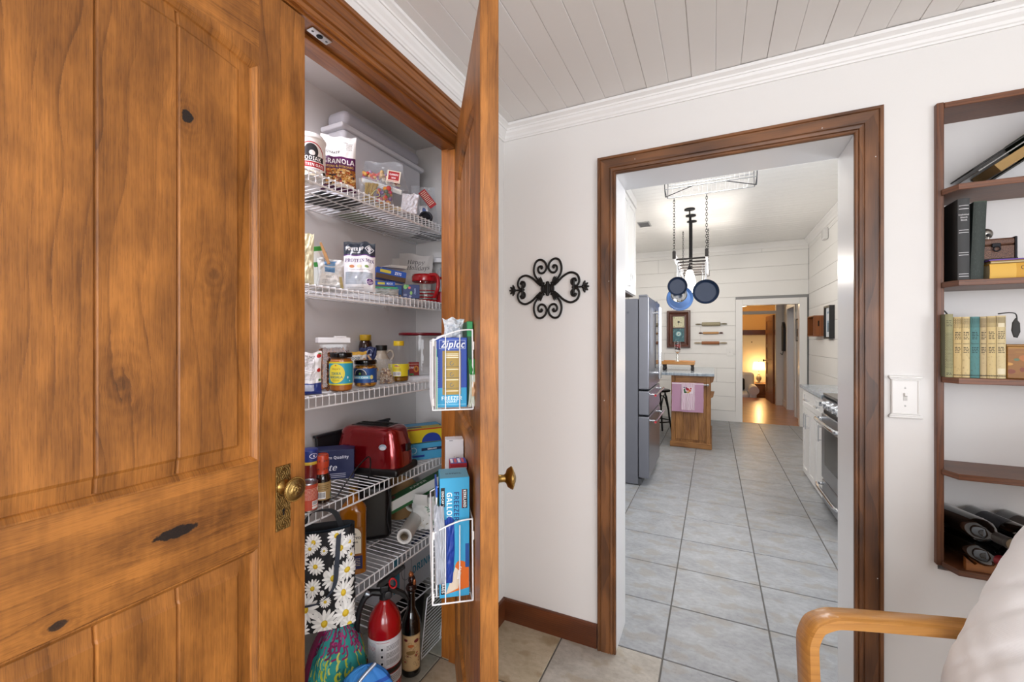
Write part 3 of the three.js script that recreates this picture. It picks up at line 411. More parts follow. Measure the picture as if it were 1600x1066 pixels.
// stand a pantry thing: u is its photo column, x the depth plane, on shelf s (or height y)
function stand(name, label, cat, u, x, y, turn = 0, group) { const q = atX(u, x); const t = thing(name, label, cat, [q.x, y, q.d], face(q.x, q.d) + turn, group); t.q = undefined; return t; }
const Wd = (u, x, px) => atX(u, x).w * px, Ht = (u, x, px) => atX(u, x).m * px;
function label3(parent, name, r, h, y, deg, mat, turn = 0, seg = 32) { const g = new THREE.CylinderGeometry(r, r, h, seg, 1, true, -deg / 2 * Math.PI / 180, deg * Math.PI / 180); return part(parent, name, g, mat, [0, y + h / 2, 0], [0, turn, 0]); }
const deckTop = (s) => SHELF[s] + 0.002;
const pieces = (name, parent, n, g, place, cols, seed) => { const im = new THREE.InstancedMesh(g, new THREE.MeshStandardMaterial({ color: 0xffffff, roughness: 0.6 }), n), r = seeded(seed), q = new THREE.Object3D(), c = new THREE.Color(); for (let i = 0; i < n; i++) { const [x, y, z, s] = place(r, i); q.position.set(x, y, z); q.rotation.set(r() * 6, r() * 6, r() * 6); const k = s * (0.85 + 0.3 * r()); q.scale.set(k, k, k); q.updateMatrix(); im.setMatrixAt(i, q.matrix); c.set(cols[Math.floor(r() * cols.length)]); im.setColorAt(i, c); } im.name = name; im.userData.kind = 'stuff'; im.castShadow = im.receiveShadow = true; parent.add(im); return im; };

// ---- top shelf
{
  const y = deckTop(0);
  { const x = -1.2, t = stand('oat_canister', 'white round oats canister with black and red print beside the granola bag', 'canister', 484, x, y, 0.1), r = 0.047, h = 0.135;
    part(t, 'body', lathe([[0, 0], [r - 0.004, 0], [r, 0.004], [r, h - 0.012], [r + 0.003, h - 0.012], [r + 0.003, h - 0.006], [r - 0.008, h + 0.008], [r - 0.02, h + 0.012], [0, h + 0.012]], 40), M(0xf2f1ee, 0.5));
    label3(t, 'printed_label', r + 0.0006, h - 0.014, 0.001, 300, printed(900, 420, (c, w, hh) => { fillR(c, '#f3f1ee', 0, 0, w, hh); const m = w / 2; c.lineWidth = 12; c.strokeStyle = '#b3202c'; c.beginPath(); c.arc(m, 200, 150, Math.PI, 0); c.stroke(); disc(c, '#2a2a2e', m, 150, 78, 86); disc(c, '#e9e7e4', m + 8, 168, 34, 30); fillR(c, '#1c1c20', m - 150, 195, 300, 62); txt(c, 'KODIAK', m, 228, 60, '#fff'); fillR(c, '#b3202c', m - 170, 266, 340, 62); txt(c, 'PROTEIN OATS', m, 298, 44, '#fff'); fillR(c, '#f8f8f8', m - 130, 334, 250, 26); scribble(c, '#777', m - 110, 342, 210, 2, 9, 4); disc(c, '#e7e0c8', m - 30, 396, 120, 36); disc(c, '#1d1d1f', m + 190, 390, 60, 50); })); }
  { const x = -1.2, u = 529, t = stand('granola_bag', 'white and purple granola pouch standing on the topmost shelf', 'food bag', u, x, y, -0.05), w = 0.118, h = 0.195;
    part(t, 'pouch', pouch(w, h, 0.055, 2, { top: 0.93, wrinkle: 0.003 }), printed(512, 840, (c, W, H) => { fillR(c, '#f4f3f1', 0, 0, W, H); txt(c, 'QUAKER', 170, 260, 52, '#2a2a2a', 'bold italic'); fillR(c, '#333', 330, 90, 60, 8); for (let i = 0; i < 5; i++) scribble(c, '#777', 370, 110 + i * 22, 90, 1, 10, 7); c.fillStyle = '#5c1f57'; c.fillRect(0, 330, W, 190); txt(c, 'GRANOLA', W / 2, 405, 104, '#fff', 'bold', 'center', 0, 'sans-serif', 480); txt(c, 'RAISINS & ALMONDS', W / 2, 482, 46, '#e6c46a', 'bold', 'center', 0, 'sans-serif', 470); fillR(c, '#8a5524', 0, 520, W, 250); const r = seeded(3); for (let i = 0; i < 420; i++) disc(c, ['#c98a3a', '#e4b666', '#8b4d1c', '#f0d9a4', '#3a2a3a', '#d9a050', '#a8642a', '#b9432f'][Math.floor(r() * 8)], r() * W, 525 + r() * 240, 8 + r() * 22, 6 + r() * 14); fillR(c, '#4d1a49', 0, 770, W, 70); disc(c, '#f2e6d4', 330, 770, 160, 26); }, { rough: 0.28 })); }
  // large pale storage tub with its lid, lying along the back wall
  { const t = thing('storage_tub', 'large pale grey plastic storage tub against the pantry back wall on the topmost shelf', 'storage tub', [-1.395, y, 1.49]); const mt = M(0xd2d3d8, 0.45);
    part(t, 'tub', rb(0.11, 0.33, 0.5, 0.02, 3).translate(0, 0.166, 0), mt); part(t, 'rim', rb(0.124, 0.02, 0.53, 0.006).translate(0, 0.338, 0), M(0xdcdde2, 0.4)); part(t, 'lid', rb(0.112, 0.07, 0.49, 0.03, 4).translate(0, 0.38, 0), M(0xb9bac2, 0.45)); }
  // clear bags of candy, noodles and snack sticks
  { const t = stand('candy_bag', 'clear bag of wrapped candy with a red label beside the granola pouch', 'food bag', 601, -1.27, y + 0.115, -0.2); part(t, 'film', pouch(0.2, 0.12, 0.06, 5, { wrinkle: 0.006, lean: -0.2 }), film);
    part(t, 'red_label', rb(0.055, 0.05, 0.003, 0.001), printed(200, 180, (c) => { fillR(c, '#efe6d2', 0, 0, 200, 180); fillR(c, '#b01d22', 20, 15, 160, 130); txt(c, 'CANDY', 100, 60, 40); txt(c, 'MIX', 100, 110, 34); fillR(c, '#b01d22', 10, 158, 180, 8); }), [0.045, 0.045, 0.038], [0, 0.1, -0.12]); const r0 = seeded(8);
    pieces('candy', t, 60, new THREE.CapsuleGeometry(0.007, 0.016, 3, 6), (r) => [-0.085 + 0.15 * r(), 0.02 + 0.05 * r(), -0.018 + 0.036 * r(), 1], [0xe8b25a, 0xd86a55, 0xefc98a, 0x9a5aa0, 0xd94a4a, 0xf0dfc0], 41); }
  { const t = stand('noodle_bag', 'clear bag of yellow noodles and coloured sweets low on the topmost shelf', 'food bag', 588, -1.19, y, 0); part(t, 'film', pouch(0.13, 0.105, 0.05, 6, { wrinkle: 0.005 }), film); const gs = []; const r = seeded(12); for (let i = 0; i < 26; i++) gs.push(rod([-0.05 + 0.045 * r(), 0.012 + 0.012 * r(), -0.012 + 0.024 * r()], [-0.04 + 0.05 * r(), 0.085, -0.008 + 0.016 * r()], 0.0028, 6)); const n = part(t, 'noodles', join(gs), M(0xc9a438, 0.5)); n.userData.kind = 'stuff';
    pieces('sweets', t, 26, new THREE.SphereGeometry(0.009, 8, 6), (q) => [0.004 + 0.05 * q(), 0.014 + 0.06 * q(), -0.012 + 0.024 * q(), 1], [0x7a4a9a, 0xd4524a, 0xe8a03a, 0xc94a6a, 0x3f6a3a], 17);
    part(t, 'twist_tie', tube([[-0.02, 0.03, 0.028], [0.0, 0.05, 0.034], [0.012, 0.03, 0.032], [-0.008, 0.018, 0.036], [0.02, 0.012, 0.032]], 0.0016, 24, 6), M(0xd8d59a, 0.5)); }
  { const t = stand('paper_packet', 'white creased paper packet lying over the edge of the topmost shelf', 'packet', 638, -1.135, y - 0.004, 0.05); part(t, 'packet', pouch(0.068, 0.082, 0.014, 9, { wrinkle: 0.006, lean: 0.12, flatBottom: true, top: 0.99, pow: 0.2 }), M(0xe9e9f0, 0.6)); part(t, 'skewers', join([0, 1, 2, 3, 4].map((i) => rod([-0.13, 0.012 + i * 0.004, 0.002 * (i % 2)], [-0.02, 0.008 + i * 0.003, 0], 0.0022, 6))), M(0xe8d9ae, 0.6)); }
  { const t = stand('snack_stick_bag', 'long clear bag of white snack sticks lying across the candy', 'food bag', 598, -1.225, y + 0.088, 0.1); part(t, 'film', pouch(0.17, 0.03, 0.024, 10, { wrinkle: 0.002 }), film, [0, 0, 0], [0, 0, -0.14]); part(t, 'sticks', join([0, 1, 2, 3].map((i) => rod([-0.08, 0.014 + 0.004 * i + 0.011, 0], [0.075, 0.006 + 0.004 * i - 0.012, 0.002 * i], 0.0034, 6))), M(0xeeece4, 0.5)); }
  { const t = stand('snack_bag', 'tall clear bag with red label holding a dark jar at the shelf end', 'food bag', 667, -1.2, y, 0.1); part(t, 'film', pouch(0.11, 0.185, 0.07, 11, { wrinkle: 0.007, lean: -0.1 }), film); part(t, 'red_label', rb(0.036, 0.085, 0.002, 0.0005), printed(120, 260, (c) => { fillR(c, '#a92026', 0, 0, 120, 260); scribble(c, '#f0e6d0', 15, 20, 90, 9, 24, 9); }), [0.0, 0.12, 0.03], [0, 0, 0.7]); part(t, 'white_wrapper', rb(0.04, 0.05, 0.012, 0.005), printed(120, 150, (c) => { fillR(c, '#dfe1e6', 0, 0, 120, 150); disc(c, '#3c62a8', 60, 70, 26, 40); }), [-0.015, 0.065, 0.02], [0, 0, 0.15]);
    const j = part(t, 'dark_jar', lathe([[0, 0], [0.026, 0], [0.03, 0.01], [0.03, 0.03], [0, 0.03]], 28), M(0x24242a, 0.3), [-0.008, 0.026, 0.01], [Math.PI / 2 - 0.3, 0, 0]); part(j, 'jar_ring', new THREE.TorusGeometry(0.024, 0.003, 8, 28).rotateX(Math.PI / 2).translate(0, 0.031, 0), M(0x3c3c44, 0.3)); }
  // flat things lying on the deck, seen through the wires from below
  const flat = (name, label, cat, u, x, w, d, col, turn) => { const t = stand(name, label, cat, u, x, y + 0.0005, turn); part(t, 'sheet', rb(w, 0.006, d, 0.002).translate(0, 0.003, 0), col); part(t, 'edge_band', rb(w * 0.98, 0.004, 0.008, 0.0015).translate(0, 0.008, d / 2 - 0.008), M(0x2a2c30, 0.4)); };
  flat('baking_sheet', 'dark flat baking sheet under the granola bag, seen through the wires', 'baking sheet', 520, -1.32, 0.17, 0.15, M(0x3a3c40, 0.45, 0.4), 0.4); flat('cutting_mat', 'pale green cutting mat seen from below through the topmost shelf', 'cutting mat', 560, -1.385, 0.14, 0.1, M(0x8f9a86, 0.6), 0.8); flat('place_mat', 'dark place mat near the corner of the topmost shelf', 'place mat', 668, -1.32, 0.14, 0.12, M(0x33363c, 0.6), 0.5);
  { const t = stand('herb_packet', 'green packet half hidden behind the right door jamb', 'packet', 694, -1.3, y, 0); part(t, 'packet', pouch(0.05, 0.09, 0.02, 4), printed(128, 230, (c) => { fillR(c, '#3e7f4a', 0, 0, 128, 230); fillR(c, '#9cc64e', 0, 0, 128, 60); fillR(c, '#2f5e9a', 0, 150, 128, 80); })); }
}
// ---- second shelf
{
  const y = deckTop(1);
  { const t = stand('pasta_bag', 'cream food bag half hidden by the left door on the second shelf', 'food bag', 476, -1.18, y, 0); part(t, 'pouch', pouch(0.055, 0.17, 0.035, 21, { wrinkle: 0.005 }), M(0xe7e4c2, 0.45)); }
  { const w = 0.068, h = 0.128, d = 0.05, t = stand('tea_carton', 'white carton with green top leaning behind the orzo pouch', 'carton', 497, -1.22, y + 0.012, 0.35); const b = part(t, 'carton', carton(w, h, d), cartonPrint(w, h, d, (c, { F, S, T }) => { fillR(c, '#eef0ee', ...F); fillR(c, '#e3e6e3', ...S); fillR(c, '#3d9a45', ...T); fillR(c, '#3d9a45', F[0], F[1], F[2], F[3] * 0.12); fillR(c, '#3d9a45', S[0], S[1], S[2], S[3] * 0.12); fillR(c, '#3d9a45', F[0] + F[2] * 0.4, F[1] + F[3] * 0.4, F[2] * 0.5, F[3] * 0.12); disc(c, '#8a9a8a', F[0] + F[2] * 0.3, F[1] + F[3] * 0.3, 6); }), [0, 0, 0], [0, 0, 0.24]); }
  { const x = -1.165, t = stand('orzo_pouch', 'clear orzo pouch with a blue label, pinched by a clothespin', 'food bag', 517, x, y, 0); part(t, 'pouch', pouch(0.088, 0.1, 0.045, 23, { wrinkle: 0.005, pinch: 0.14 }), printed(512, 560, (c, W, H) => { fillR(c, '#dfe2e3', 0, 0, W, H); const g = c.createLinearGradient(0, 20, 0, 260); g.addColorStop(0, '#6f9ccc'); g.addColorStop(0.55, '#88b2d8'); g.addColorStop(1, '#4f7fb0'); c.fillStyle = g; c.fillRect(130, 40, 210, 220); fillR(c, '#d9e2ea', 130, 140, 210, 26); fillR(c, '#e9e9e6', 40, 300, 380, 210); txt(c, 'ORZO', 230, 350, 56, '#444', 'normal', 'center', 0, 'serif'); scribble(c, '#888', 90, 410, 280, 3, 26, 8); fillR(c, '#cbbd84', 430, 330, 60, 220); }, { rough: 0.25 })); }
  { const q = atX(515, -1.15); const t = thing('clothespin', 'wooden clothespin clipped on the orzo pouch', 'clothespin', [q.x, y + 0.078, q.d], face(q.x, q.d)); const leg = () => grain(ext([[-0.0045, 0], [0.0045, 0], [0.005, 0.03], [0.003, 0.072], [-0.003, 0.072], [-0.005, 0.03]], 0.008, 0.0008), 1); part(t, 'leg', leg(), MAT.tan, [-0.002, 0, 0.004], [0.06, 0, 0.36]); part(t, 'leg', leg(), MAT.tan, [-0.002, 0, -0.008], [-0.06, 0, 0.36]); part(t, 'spring', new THREE.TorusGeometry(0.005, 0.0012, 6, 20).translate(-0.012, 0.035, 0.004), MAT.steel); }
  { const x = -1.15, t = stand('trail_mix_pouch', 'navy and white protein trail mix pouch standing at the shelf front', 'food bag', 562, x, y, -0.02); part(t, 'pouch', pouch(0.108, 0.178, 0.05, 25, { wrinkle: 0.0035, top: 0.95, pinch: 0.02 }), printed(512, 860, (c, W, H) => { fillR(c, '#ececef', 0, 0, W, H); fillR(c, '#26303f', 0, 0, W, 235); fillR(c, '#5d2a7c', 0, 225, W, 18); txt(c, 'POWER UP', 175, 120, 88, '#f4f4f4', 'bold', 'center', 0, 'sans-serif', 290); txt(c, 'TRAIL MIX', 190, 185, 30, '#f4f4f4'); c.save(); c.translate(415, 120); c.rotate(Math.PI / 4); c.strokeStyle = '#fff'; c.lineWidth = 8; c.strokeRect(-52, -52, 104, 104); c.restore(); c.fillStyle = '#d8dade'; c.beginPath(); c.moveTo(415, 62); c.lineTo(462, 118); c.lineTo(434, 118); c.lineTo(434, 172); c.lineTo(396, 172); c.lineTo(396, 118); c.lineTo(368, 118); c.fill(); txt(c, 'PROTEIN MIX', W / 2, 325, 76, '#4f2c72', 'bold', 'center', 0, 'serif', 480); disc(c, '#c8865a', 130, 430, 42, 28); disc(c, '#e6dfc0', 250, 425, 42, 28); disc(c, '#7d9a56', 372, 430, 34, 24); scribble(c, '#888', 90, 480, 340, 1, 10, 8); fillR(c, '#a6adb6', 30, 530, 440, 210); scribble(c, '#bcc2ca', 50, 560, 400, 5, 34, 10); disc(c, '#ececef', 425, 690, 66); disc(c, '#55247a', 425, 690, 56); txt(c, 'NO', 425, 662, 22); txt(c, 'SUGAR', 425, 692, 30); txt(c, 'ADDED', 425, 718, 22); scribble(c, '#b9bcc4', 50, 790, 280, 1, 20, 10); }, { rough: 0.3 })); }
  const blueBox = (label, u, x, yy, w, h, d, turn, tilt, word) => { const t = stand('pasta_box', label, 'carton', u, x, yy, turn); part(t, 'carton', carton(w, h, d), cartonPrint(w, h, d, (c, { F, S, T, W, H }) => { fillR(c, '#2159b8', 0, 0, W, H); fillR(c, '#5c4630', F[0], F[1] + F[3] * 0.55, F[2], F[3] * 0.45); fillR(c, '#e0d34a', F[0] + F[2] * 0.12, F[1] + F[3] * 0.14, F[2] * 0.36, F[3] * 0.28); txt(c, word, F[0] + F[2] * 0.72, F[1] + F[3] * 0.3, F[3] * 0.34, '#fff'); txt(c, word, T[2] * 0.5, T[3] * 0.5, T[3] * 0.34, '#fff'); }), [0, 0, 0], [0, 0, tilt]); return t; };
  blueBox('blue pasta box tilted on top of the smaller blue box', 608, -1.24, y + 0.078, 0.125, 0.045, 0.05, 0.25, -0.13, 'ZITI'); blueBox('small blue box under the tilted pasta box', 601, -1.25, y + 0.038, 0.08, 0.034, 0.05, 0.1, 0, 'RICE');
  { const t = stand('paper_stack', 'folded white paper sheets lying on the blue pasta box', 'papers', 614, -1.25, y + 0.134, 0.25); for (let i = 0; i < 4; i++) part(t, 'sheet', rb(0.1 - i * 0.006, 0.0022, 0.07, 0.0008), M(0xe6e4dc, 0.8), [0.003 * i, 0.003 * i + 0.002, 0], [0, 0.1 * i, 0.02 * i]); }
  { const t = stand('zip_bag', 'clear zip bag with a green seal under the blue boxes', 'zip bag', 603, -1.16, y, 0.1); part(t, 'film', pouch(0.1, 0.032, 0.06, 29, { wrinkle: 0.006 }), frosted); part(t, 'zip_seal', rb(0.09, 0.008, 0.004, 0.002), M(0x2f9a70, 0.4), [0, 0.031, 0.006]); pieces('dried_leaves', t, 30, new THREE.SphereGeometry(0.006, 6, 5), (q) => [-0.03 + 0.07 * q(), 0.006 + 0.012 * q(), -0.012 + 0.024 * q(), 1], [0x4a6a3a, 0xd8d4c8, 0xb0b4a8, 0xece8de], 51); }
  { const w = 0.028, h = 0.05, d = 0.03, t = stand('tea_tin', 'narrow dark blue tin beside the berry carton', 'tin', 622, -1.17, y, 0.2); part(t, 'tin', carton(w, h, d, 0.003), cartonPrint(w, h, d, (c, { F, W, H }) => { fillR(c, '#274f86', 0, 0, W, H); fillR(c, '#33659e', F[0] + 6, F[1] + 6, F[2] - 12, F[3] * 0.6); disc(c, '#a97f3a', F[0] + F[2] * 0.7, F[1] + F[3] * 0.85, 6); })); part(t, 'lid', rb(w + 0.001, 0.008, d + 0.001, 0.003).translate(0, h - 0.003, 0), M(0x2c5a93, 0.35, 0.3)); part(t, 'price_tag', rb(0.016, 0.026, 0.001, 0.0004), M(0xf3f2ee, 0.6), [-0.02, 0.013, 0.018], [0, 0, 0.6]); }
  { const w = 0.068, h = 0.056, d = 0.04, t = stand('berry_carton', 'dark blue carton printed with fruit and leaves in front of the pitcher', 'carton', 642, -1.14, y, 0.05); part(t, 'carton', carton(w, h, d), cartonPrint(w, h, d, (c, { F, S, T, W, H }) => { fillR(c, '#20356f', 0, 0, W, H); const [a, b, e, f] = F; disc(c, '#7fc06a', a + e * 0.16, b + f * 0.18, 14, 18); disc(c, '#5aa65a', a + e * 0.28, b + f * 0.12, 12, 10); disc(c, '#d8696a', a + e * 0.4, b + f * 0.24, 10); disc(c, '#8fc46a', a + e * 0.5, b + f * 0.62, 9, 14); disc(c, '#9a9ab4', a + e * 0.45, b + f * 0.86, 10, 7); txt(c, 'Fruits', a + e * 0.72, b + f * 0.5, 16, '#cfe0ff', 'italic', 'center', -1.57, 'serif'); fillR(c, '#c9d4ea', a + 6, b + f * 0.72, e * 0.2, 3); fillR(c, '#c9d4ea', a + 6, b + f * 0.8, e * 0.2, 3); fillR(c, '#b3483a', S[0] + S[2] * 0.35, S[1] + S[3] * 0.35, S[2] * 0.3, S[3] * 0.36); }, 1800)); }
  { const x = -1.235, t = stand('pitcher', 'clear pitcher with a bright red lid and handle on the second shelf', 'pitcher', 664, x, y, 0.2), sc = t.scale.setScalar(1.16), red = MP(0xb5121b, 0.25, { clearcoat: 0.5 });
    part(t, 'jug', lathe([[0, 0.002], [0.05, 0.002], [0.058, 0.012], [0.058, 0.06], [0.05, 0.088], [0.049, 0.1]], 40), glass); part(t, 'red_rings', join([0.02, 0.034, 0.048].map((yy) => new THREE.TorusGeometry(0.0585, 0.0022, 6, 40).rotateX(Math.PI / 2).translate(0, yy, 0))), red); part(t, 'base', lathe([[0, 0], [0.055, 0], [0.0575, 0.01], [0.054, 0.014], [0, 0.014]], 40), red); part(t, 'lid', lathe([[0.0505, 0.088], [0.053, 0.09], [0.0535, 0.106], [0.05, 0.116], [0.03, 0.119], [0, 0.119]], 40), red); part(t, 'spout', ext([[0, 0], [0.04, 0.004], [0.044, 0.009], [0, 0.014]], 0.03, 0.003).translate(0.045, 0.1, -0.015), red); part(t, 'handle', new THREE.TubeGeometry(new THREE.CatmullRomCurve3([V3(0.01, 0.112, 0.048), V3(0.03, 0.108, 0.072), V3(0.035, 0.085, 0.084), V3(0.032, 0.05, 0.084), V3(0.025, 0.022, 0.06)]), 28, 0.0075, 10), red); }
  { const t = stand('holiday_card_bag', 'grey paper bag with handwritten holiday greeting behind the pitcher', 'gift bag', 646, -1.37, y, -0.1); part(t, 'bag', pouch(0.17, 0.262, 0.02, 31, { wrinkle: 0.004, flatBottom: true }), printed(512, 790, (c, W, H) => { fillR(c, '#bdbab5', 0, 0, W, H); c.save(); c.translate(250, 120); c.rotate(-0.12); txt(c, 'Happy', 0, 0, 84, '#26262a', 'italic', 'center', 0, 'serif'); txt(c, 'Holidays', 30, 90, 84, '#26262a', 'italic', 'center', 0, 'serif'); c.restore(); }, { rough: 0.7 }), [0, 0, 0], [0, 0, -0.06]); part(t, 'bag_back', pouch(0.15, 0.25, 0.01, 32, { wrinkle: 0.004, flatBottom: true }), M(0xcac7c1, 0.7), [-0.025, 0.0, -0.015], [0, 0, 0.08]); part(t, 'gusset', rb(0.11, 0.032, 0.012, 0.003).translate(0, 0.017, 0), M(0xa8a59f, 0.8)); }
  { const x = -1.3, t = stand('lidded_jar', 'tall clear jar with a white lid at the second shelf end', 'jar', 687, x, y, 0), r = 0.052; part(t, 'jar', lathe([[0, 0.002], [r - 0.004, 0.002], [r, 0.008], [r, 0.215], [r - 0.006, 0.225], [r - 0.006, 0.234]], 36), glass); part(t, 'lid', lathe([[0, 0.254], [r - 0.004, 0.254], [r, 0.25], [r, 0.23], [r - 0.003, 0.228]], 36), M(0xe9eaec, 0.4)); part(t, 'straw', join(rod([-0.02, 0.01, 0.01], [-0.01, 0.2, 0.0], 0.003), rod([0.012, 0.01, 0.012], [0.0, 0.205, 0.01], 0.003)), M(0xd8dde2, 0.4)); }
  { const t = stand('red_cup', 'plain red cup at the right end of the second shelf', 'cup', 690, -1.16, y, 0); part(t, 'cup', lathe([[0, 0], [0.02, 0], [0.021, 0.003], [0.026, 0.05], [0.0275, 0.052], [0.0265, 0.054], [0.024, 0.05], [0.019, 0.005], [0, 0.004]], 28), MP(0xa3141c, 0.3)); part(t, 'yarn_tassel', join([0, 1, 2, 3, 4].map((i) => rod([0.012 + 0.002 * i, 0.04, 0.024], [0.010 + 0.003 * i, 0.002, 0.026], 0.001, 5))), M(0xd8d2b8, 0.8)); }
}
// ---- middle shelf
{
  const y = deckTop(2);
  { const t = stand('snack_pouch', 'white pouch with nutrition panel and tomatoes, half hidden by the left door', 'food bag', 480, -1.16, y, 0.1); part(t, 'pouch', pouch(0.085, 0.135, 0.04, 41, { wrinkle: 0.003, top: 0.95 }), printed(420, 660, (c, W, H) => { fillR(c, '#f2f2f4', 0, 0, W, H); txt(c, 'Nutrition Facts', 190, 60, 44, '#333', 'bold', 'center', 0, 'sans-serif', 260); c.strokeStyle = '#444'; c.lineWidth = 4; c.strokeRect(60, 90, 250, 210); scribble(c, '#667', 75, 110, 220, 8, 22, 7); disc(c, '#c8282c', 380, 70, 34); disc(c, '#4c8a3c', 392, 40, 26, 10); disc(c, '#c8282c', 380, 290, 30); scribble(c, '#99a', 60, 330, 260, 5, 22, 6); fillR(c, '#2b3f8c', 0, 480, W, 180); fillR(c, '#c6cfe6', 60, 500, 240, 100); disc(c, '#447a3a', 390, 440, 24, 16); }, { rough: 0.3 })); }
  { const x = -1.21, t = stand('almond_jar', 'square clear plastic jar full of almonds with a white lid', 'jar', 520, x, y, 0.12), w = 0.098, h = 0.168;
    part(t, 'jar_body', rb(w, h, w, 0.012, 3).translate(0, h / 2 + 0.001, 0), glass); part(t, 'lid', join(rb(w + 0.006, 0.02, w + 0.006, 0.004).translate(0, h + 0.004, 0), rb(0.04, 0.006, 0.016, 0.002).translate(0.02, h + 0.016, 0.03)), M(0xf0f0f2, 0.35)); const a = new THREE.SphereGeometry(0.0085, 8, 6); a.scale(0.62, 1.25, 0.42);
    part(t, 'almond_core', rb(w - 0.022, h - 0.042, w - 0.022, 0.01).translate(0, (h - 0.03) / 2 + 0.001, 0), M(0x5f3519, 0.8));
    pieces('almonds', t, 1100, a, (r, i) => { const s = i % 5, e = w / 2 - 0.012, q = (r() * 2 - 1) * e, yy = 0.008 + r() * (h - 0.045); return s === 0 ? [-e, yy, q, 1] : s === 1 || s === 2 ? [q, yy, e, 1] : s === 3 ? [e, yy, q, 1] : [q, h - 0.036 + 0.006 * r(), (r() * 2 - 1) * e, 1]; }, [0x85491f, 0x733d18, 0x94582a, 0x633313, 0xa0642f], 61); }
  const jar = (name, label, u, x, r, h, lidCol, fill, print, turn = 0) => { const t = stand(name, label, 'jar', u, x, y, turn); const s = h - 0.016;
    part(t, 'glass', lathe([[0, 0.001], [r - 0.006, 0.001], [r, 0.008], [r, s - 0.016], [r - 0.005, s - 0.004], [r - 0.006, s]], 40), glass); part(t, 'contents', lathe([[0, 0.004], [r - 0.007, 0.004], [r - 0.002, 0.01], [r - 0.002, s - 0.018], [r - 0.007, s - 0.008], [0, s - 0.008]], 40), fill);
    part(t, 'lid', lathe([[r - 0.005, s - 0.004], [r - 0.002, s - 0.003], [r - 0.001, s + 0.009], [r - 0.004, s + 0.0125], [0, s + 0.0125]], 40), lidCol); return t; };
  { const t = jar('curry_jar', 'curry sauce jar with a black lid and yellow-on-blue label at the shelf front', 533, -1.135, 0.037, 0.135, MAT.blackGloss, M(0xb0661c, 0.5), 0, 0); label3(t, 'printed_label', 0.0376, 0.077, 0.024, 300, printed(1000, 400, (c, W, H) => { fillR(c, '#2f9fb8', 0, 0, W, H); fillR(c, '#d9c92e', 0, 0, W, 26); fillR(c, '#d9c92e', 0, H - 26, W, 26); disc(c, '#e4d33c', W * 0.42, H / 2, 150, 165); txt(c, "Maya's", W * 0.42, 120, 44, '#8a3a2a', 'italic', 'center', 0, 'serif'); disc(c, '#c8462e', W * 0.42, 62, 12); txt(c, 'TIKKA', W * 0.42, 200, 62, '#2a6f78'); txt(c, 'MASALA', W * 0.42, 262, 58, '#2a6f78'); scribble(c, '#7a6a20', W * 0.36, 305, 120, 2, 16, 6); disc(c, '#d7eef2', W * 0.62, 270, 14, 22); disc(c, '#d7eef2', W * 0.66, 330, 10, 14); }), -0.05); }
  { const mt = new THREE.MeshStandardMaterial({ map: pixelTex(128, 128, (u, v) => mix3([196, 140, 40], [104, 58, 18], sm(-0.3, 0.5, N2(u * 14, v * 10)))), roughness: 0.45 }), t = jar('relish_jar', 'squat relish jar with a deep blue label beside the curry jar', 571, -1.165, 0.041, 0.104, MAT.blackGloss, mt, 0, 0); label3(t, 'printed_label', 0.0416, 0.052, 0.018, 310, printed(1000, 260, (c, W, H) => { fillR(c, '#1d4f94', 0, 0, W, H); const m = W * 0.42; disc(c, '#10203a', m, 100, 110, 92); c.strokeStyle = '#e8e8e4'; c.lineWidth = 10; c.beginPath(); c.arc(m, 110, 100, Math.PI, 0); c.stroke(); disc(c, '#7aa040', m, 92, 20); fillR(c, '#78c4e0', m - 150, 130, 330, 60); txt(c, 'Sweet Corn', m, 160, 48, '#fff'); disc(c, '#e6df8a', m + 190, 160, 26, 40); txt(c, '12 OZ', m + 210, 235, 22, '#fff'); scribble(c, '#cfd8ea', W * 0.72, 30, 60, 10, 20, 8); }), -0.05); }
  { const t = stand('snack_pack', 'white and yellow snack pack behind the relish jar', 'food bag', 556, -1.32, y, 0); part(t, 'pouch', pouch(0.085, 0.128, 0.03, 43, { flatBottom: true, wrinkle: 0.003, top: 0.97 }), printed(256, 380, (c, W, H) => { fillR(c, '#d9d9d4', 0, 0, W, H); fillR(c, '#d8a92e', 0, 0, W, 40); txt(c, 'GOOD', 110, 80, 44, '#4a6a7a'); scribble(c, '#aab', 30, 130, 180, 4, 26, 8); })); }
  { const t = stand('navy_pouch', 'navy blue pouch between the syrup jug and the snack pack', 'food bag', 575, -1.36, y, 0.1); part(t, 'pouch', pouch(0.072, 0.142, 0.03, 44, { wrinkle: 0.004 }), printed(256, 420, (c, W, H) => { fillR(c, '#1d2c5c', 0, 0, W, H); c.strokeStyle = '#cdd6ea'; c.lineWidth = 5; c.beginPath(); c.arc(150, 80, 46, 3.4, 6); c.stroke(); txt(c, 'tea', 150, 100, 40, '#cdd6ea'); })); }
  { const t = stand('honey_bottle', 'small dark honey bottle with a yellow cap at the back wall', 'bottle', 571, -1.43, y, 0); part(t, 'bottle', lathe([[0, 0.001], [0.03, 0.001], [0.032, 0.006], [0.032, 0.04], [0.026, 0.06], [0.024, 0.1], [0.028, 0.12], [0.03, 0.145], [0.026, 0.166], [0.018, 0.174], [0.018, 0.178]], 32), MP(0x2a150c, 0.15, { clearcoat: 0.6 })); part(t, 'cap', lathe([[0.0185, 0.172], [0.025, 0.173], [0.025, 0.196], [0.023, 0.199], [0, 0.199]], 32), M(0xc9a21e, 0.4)); }
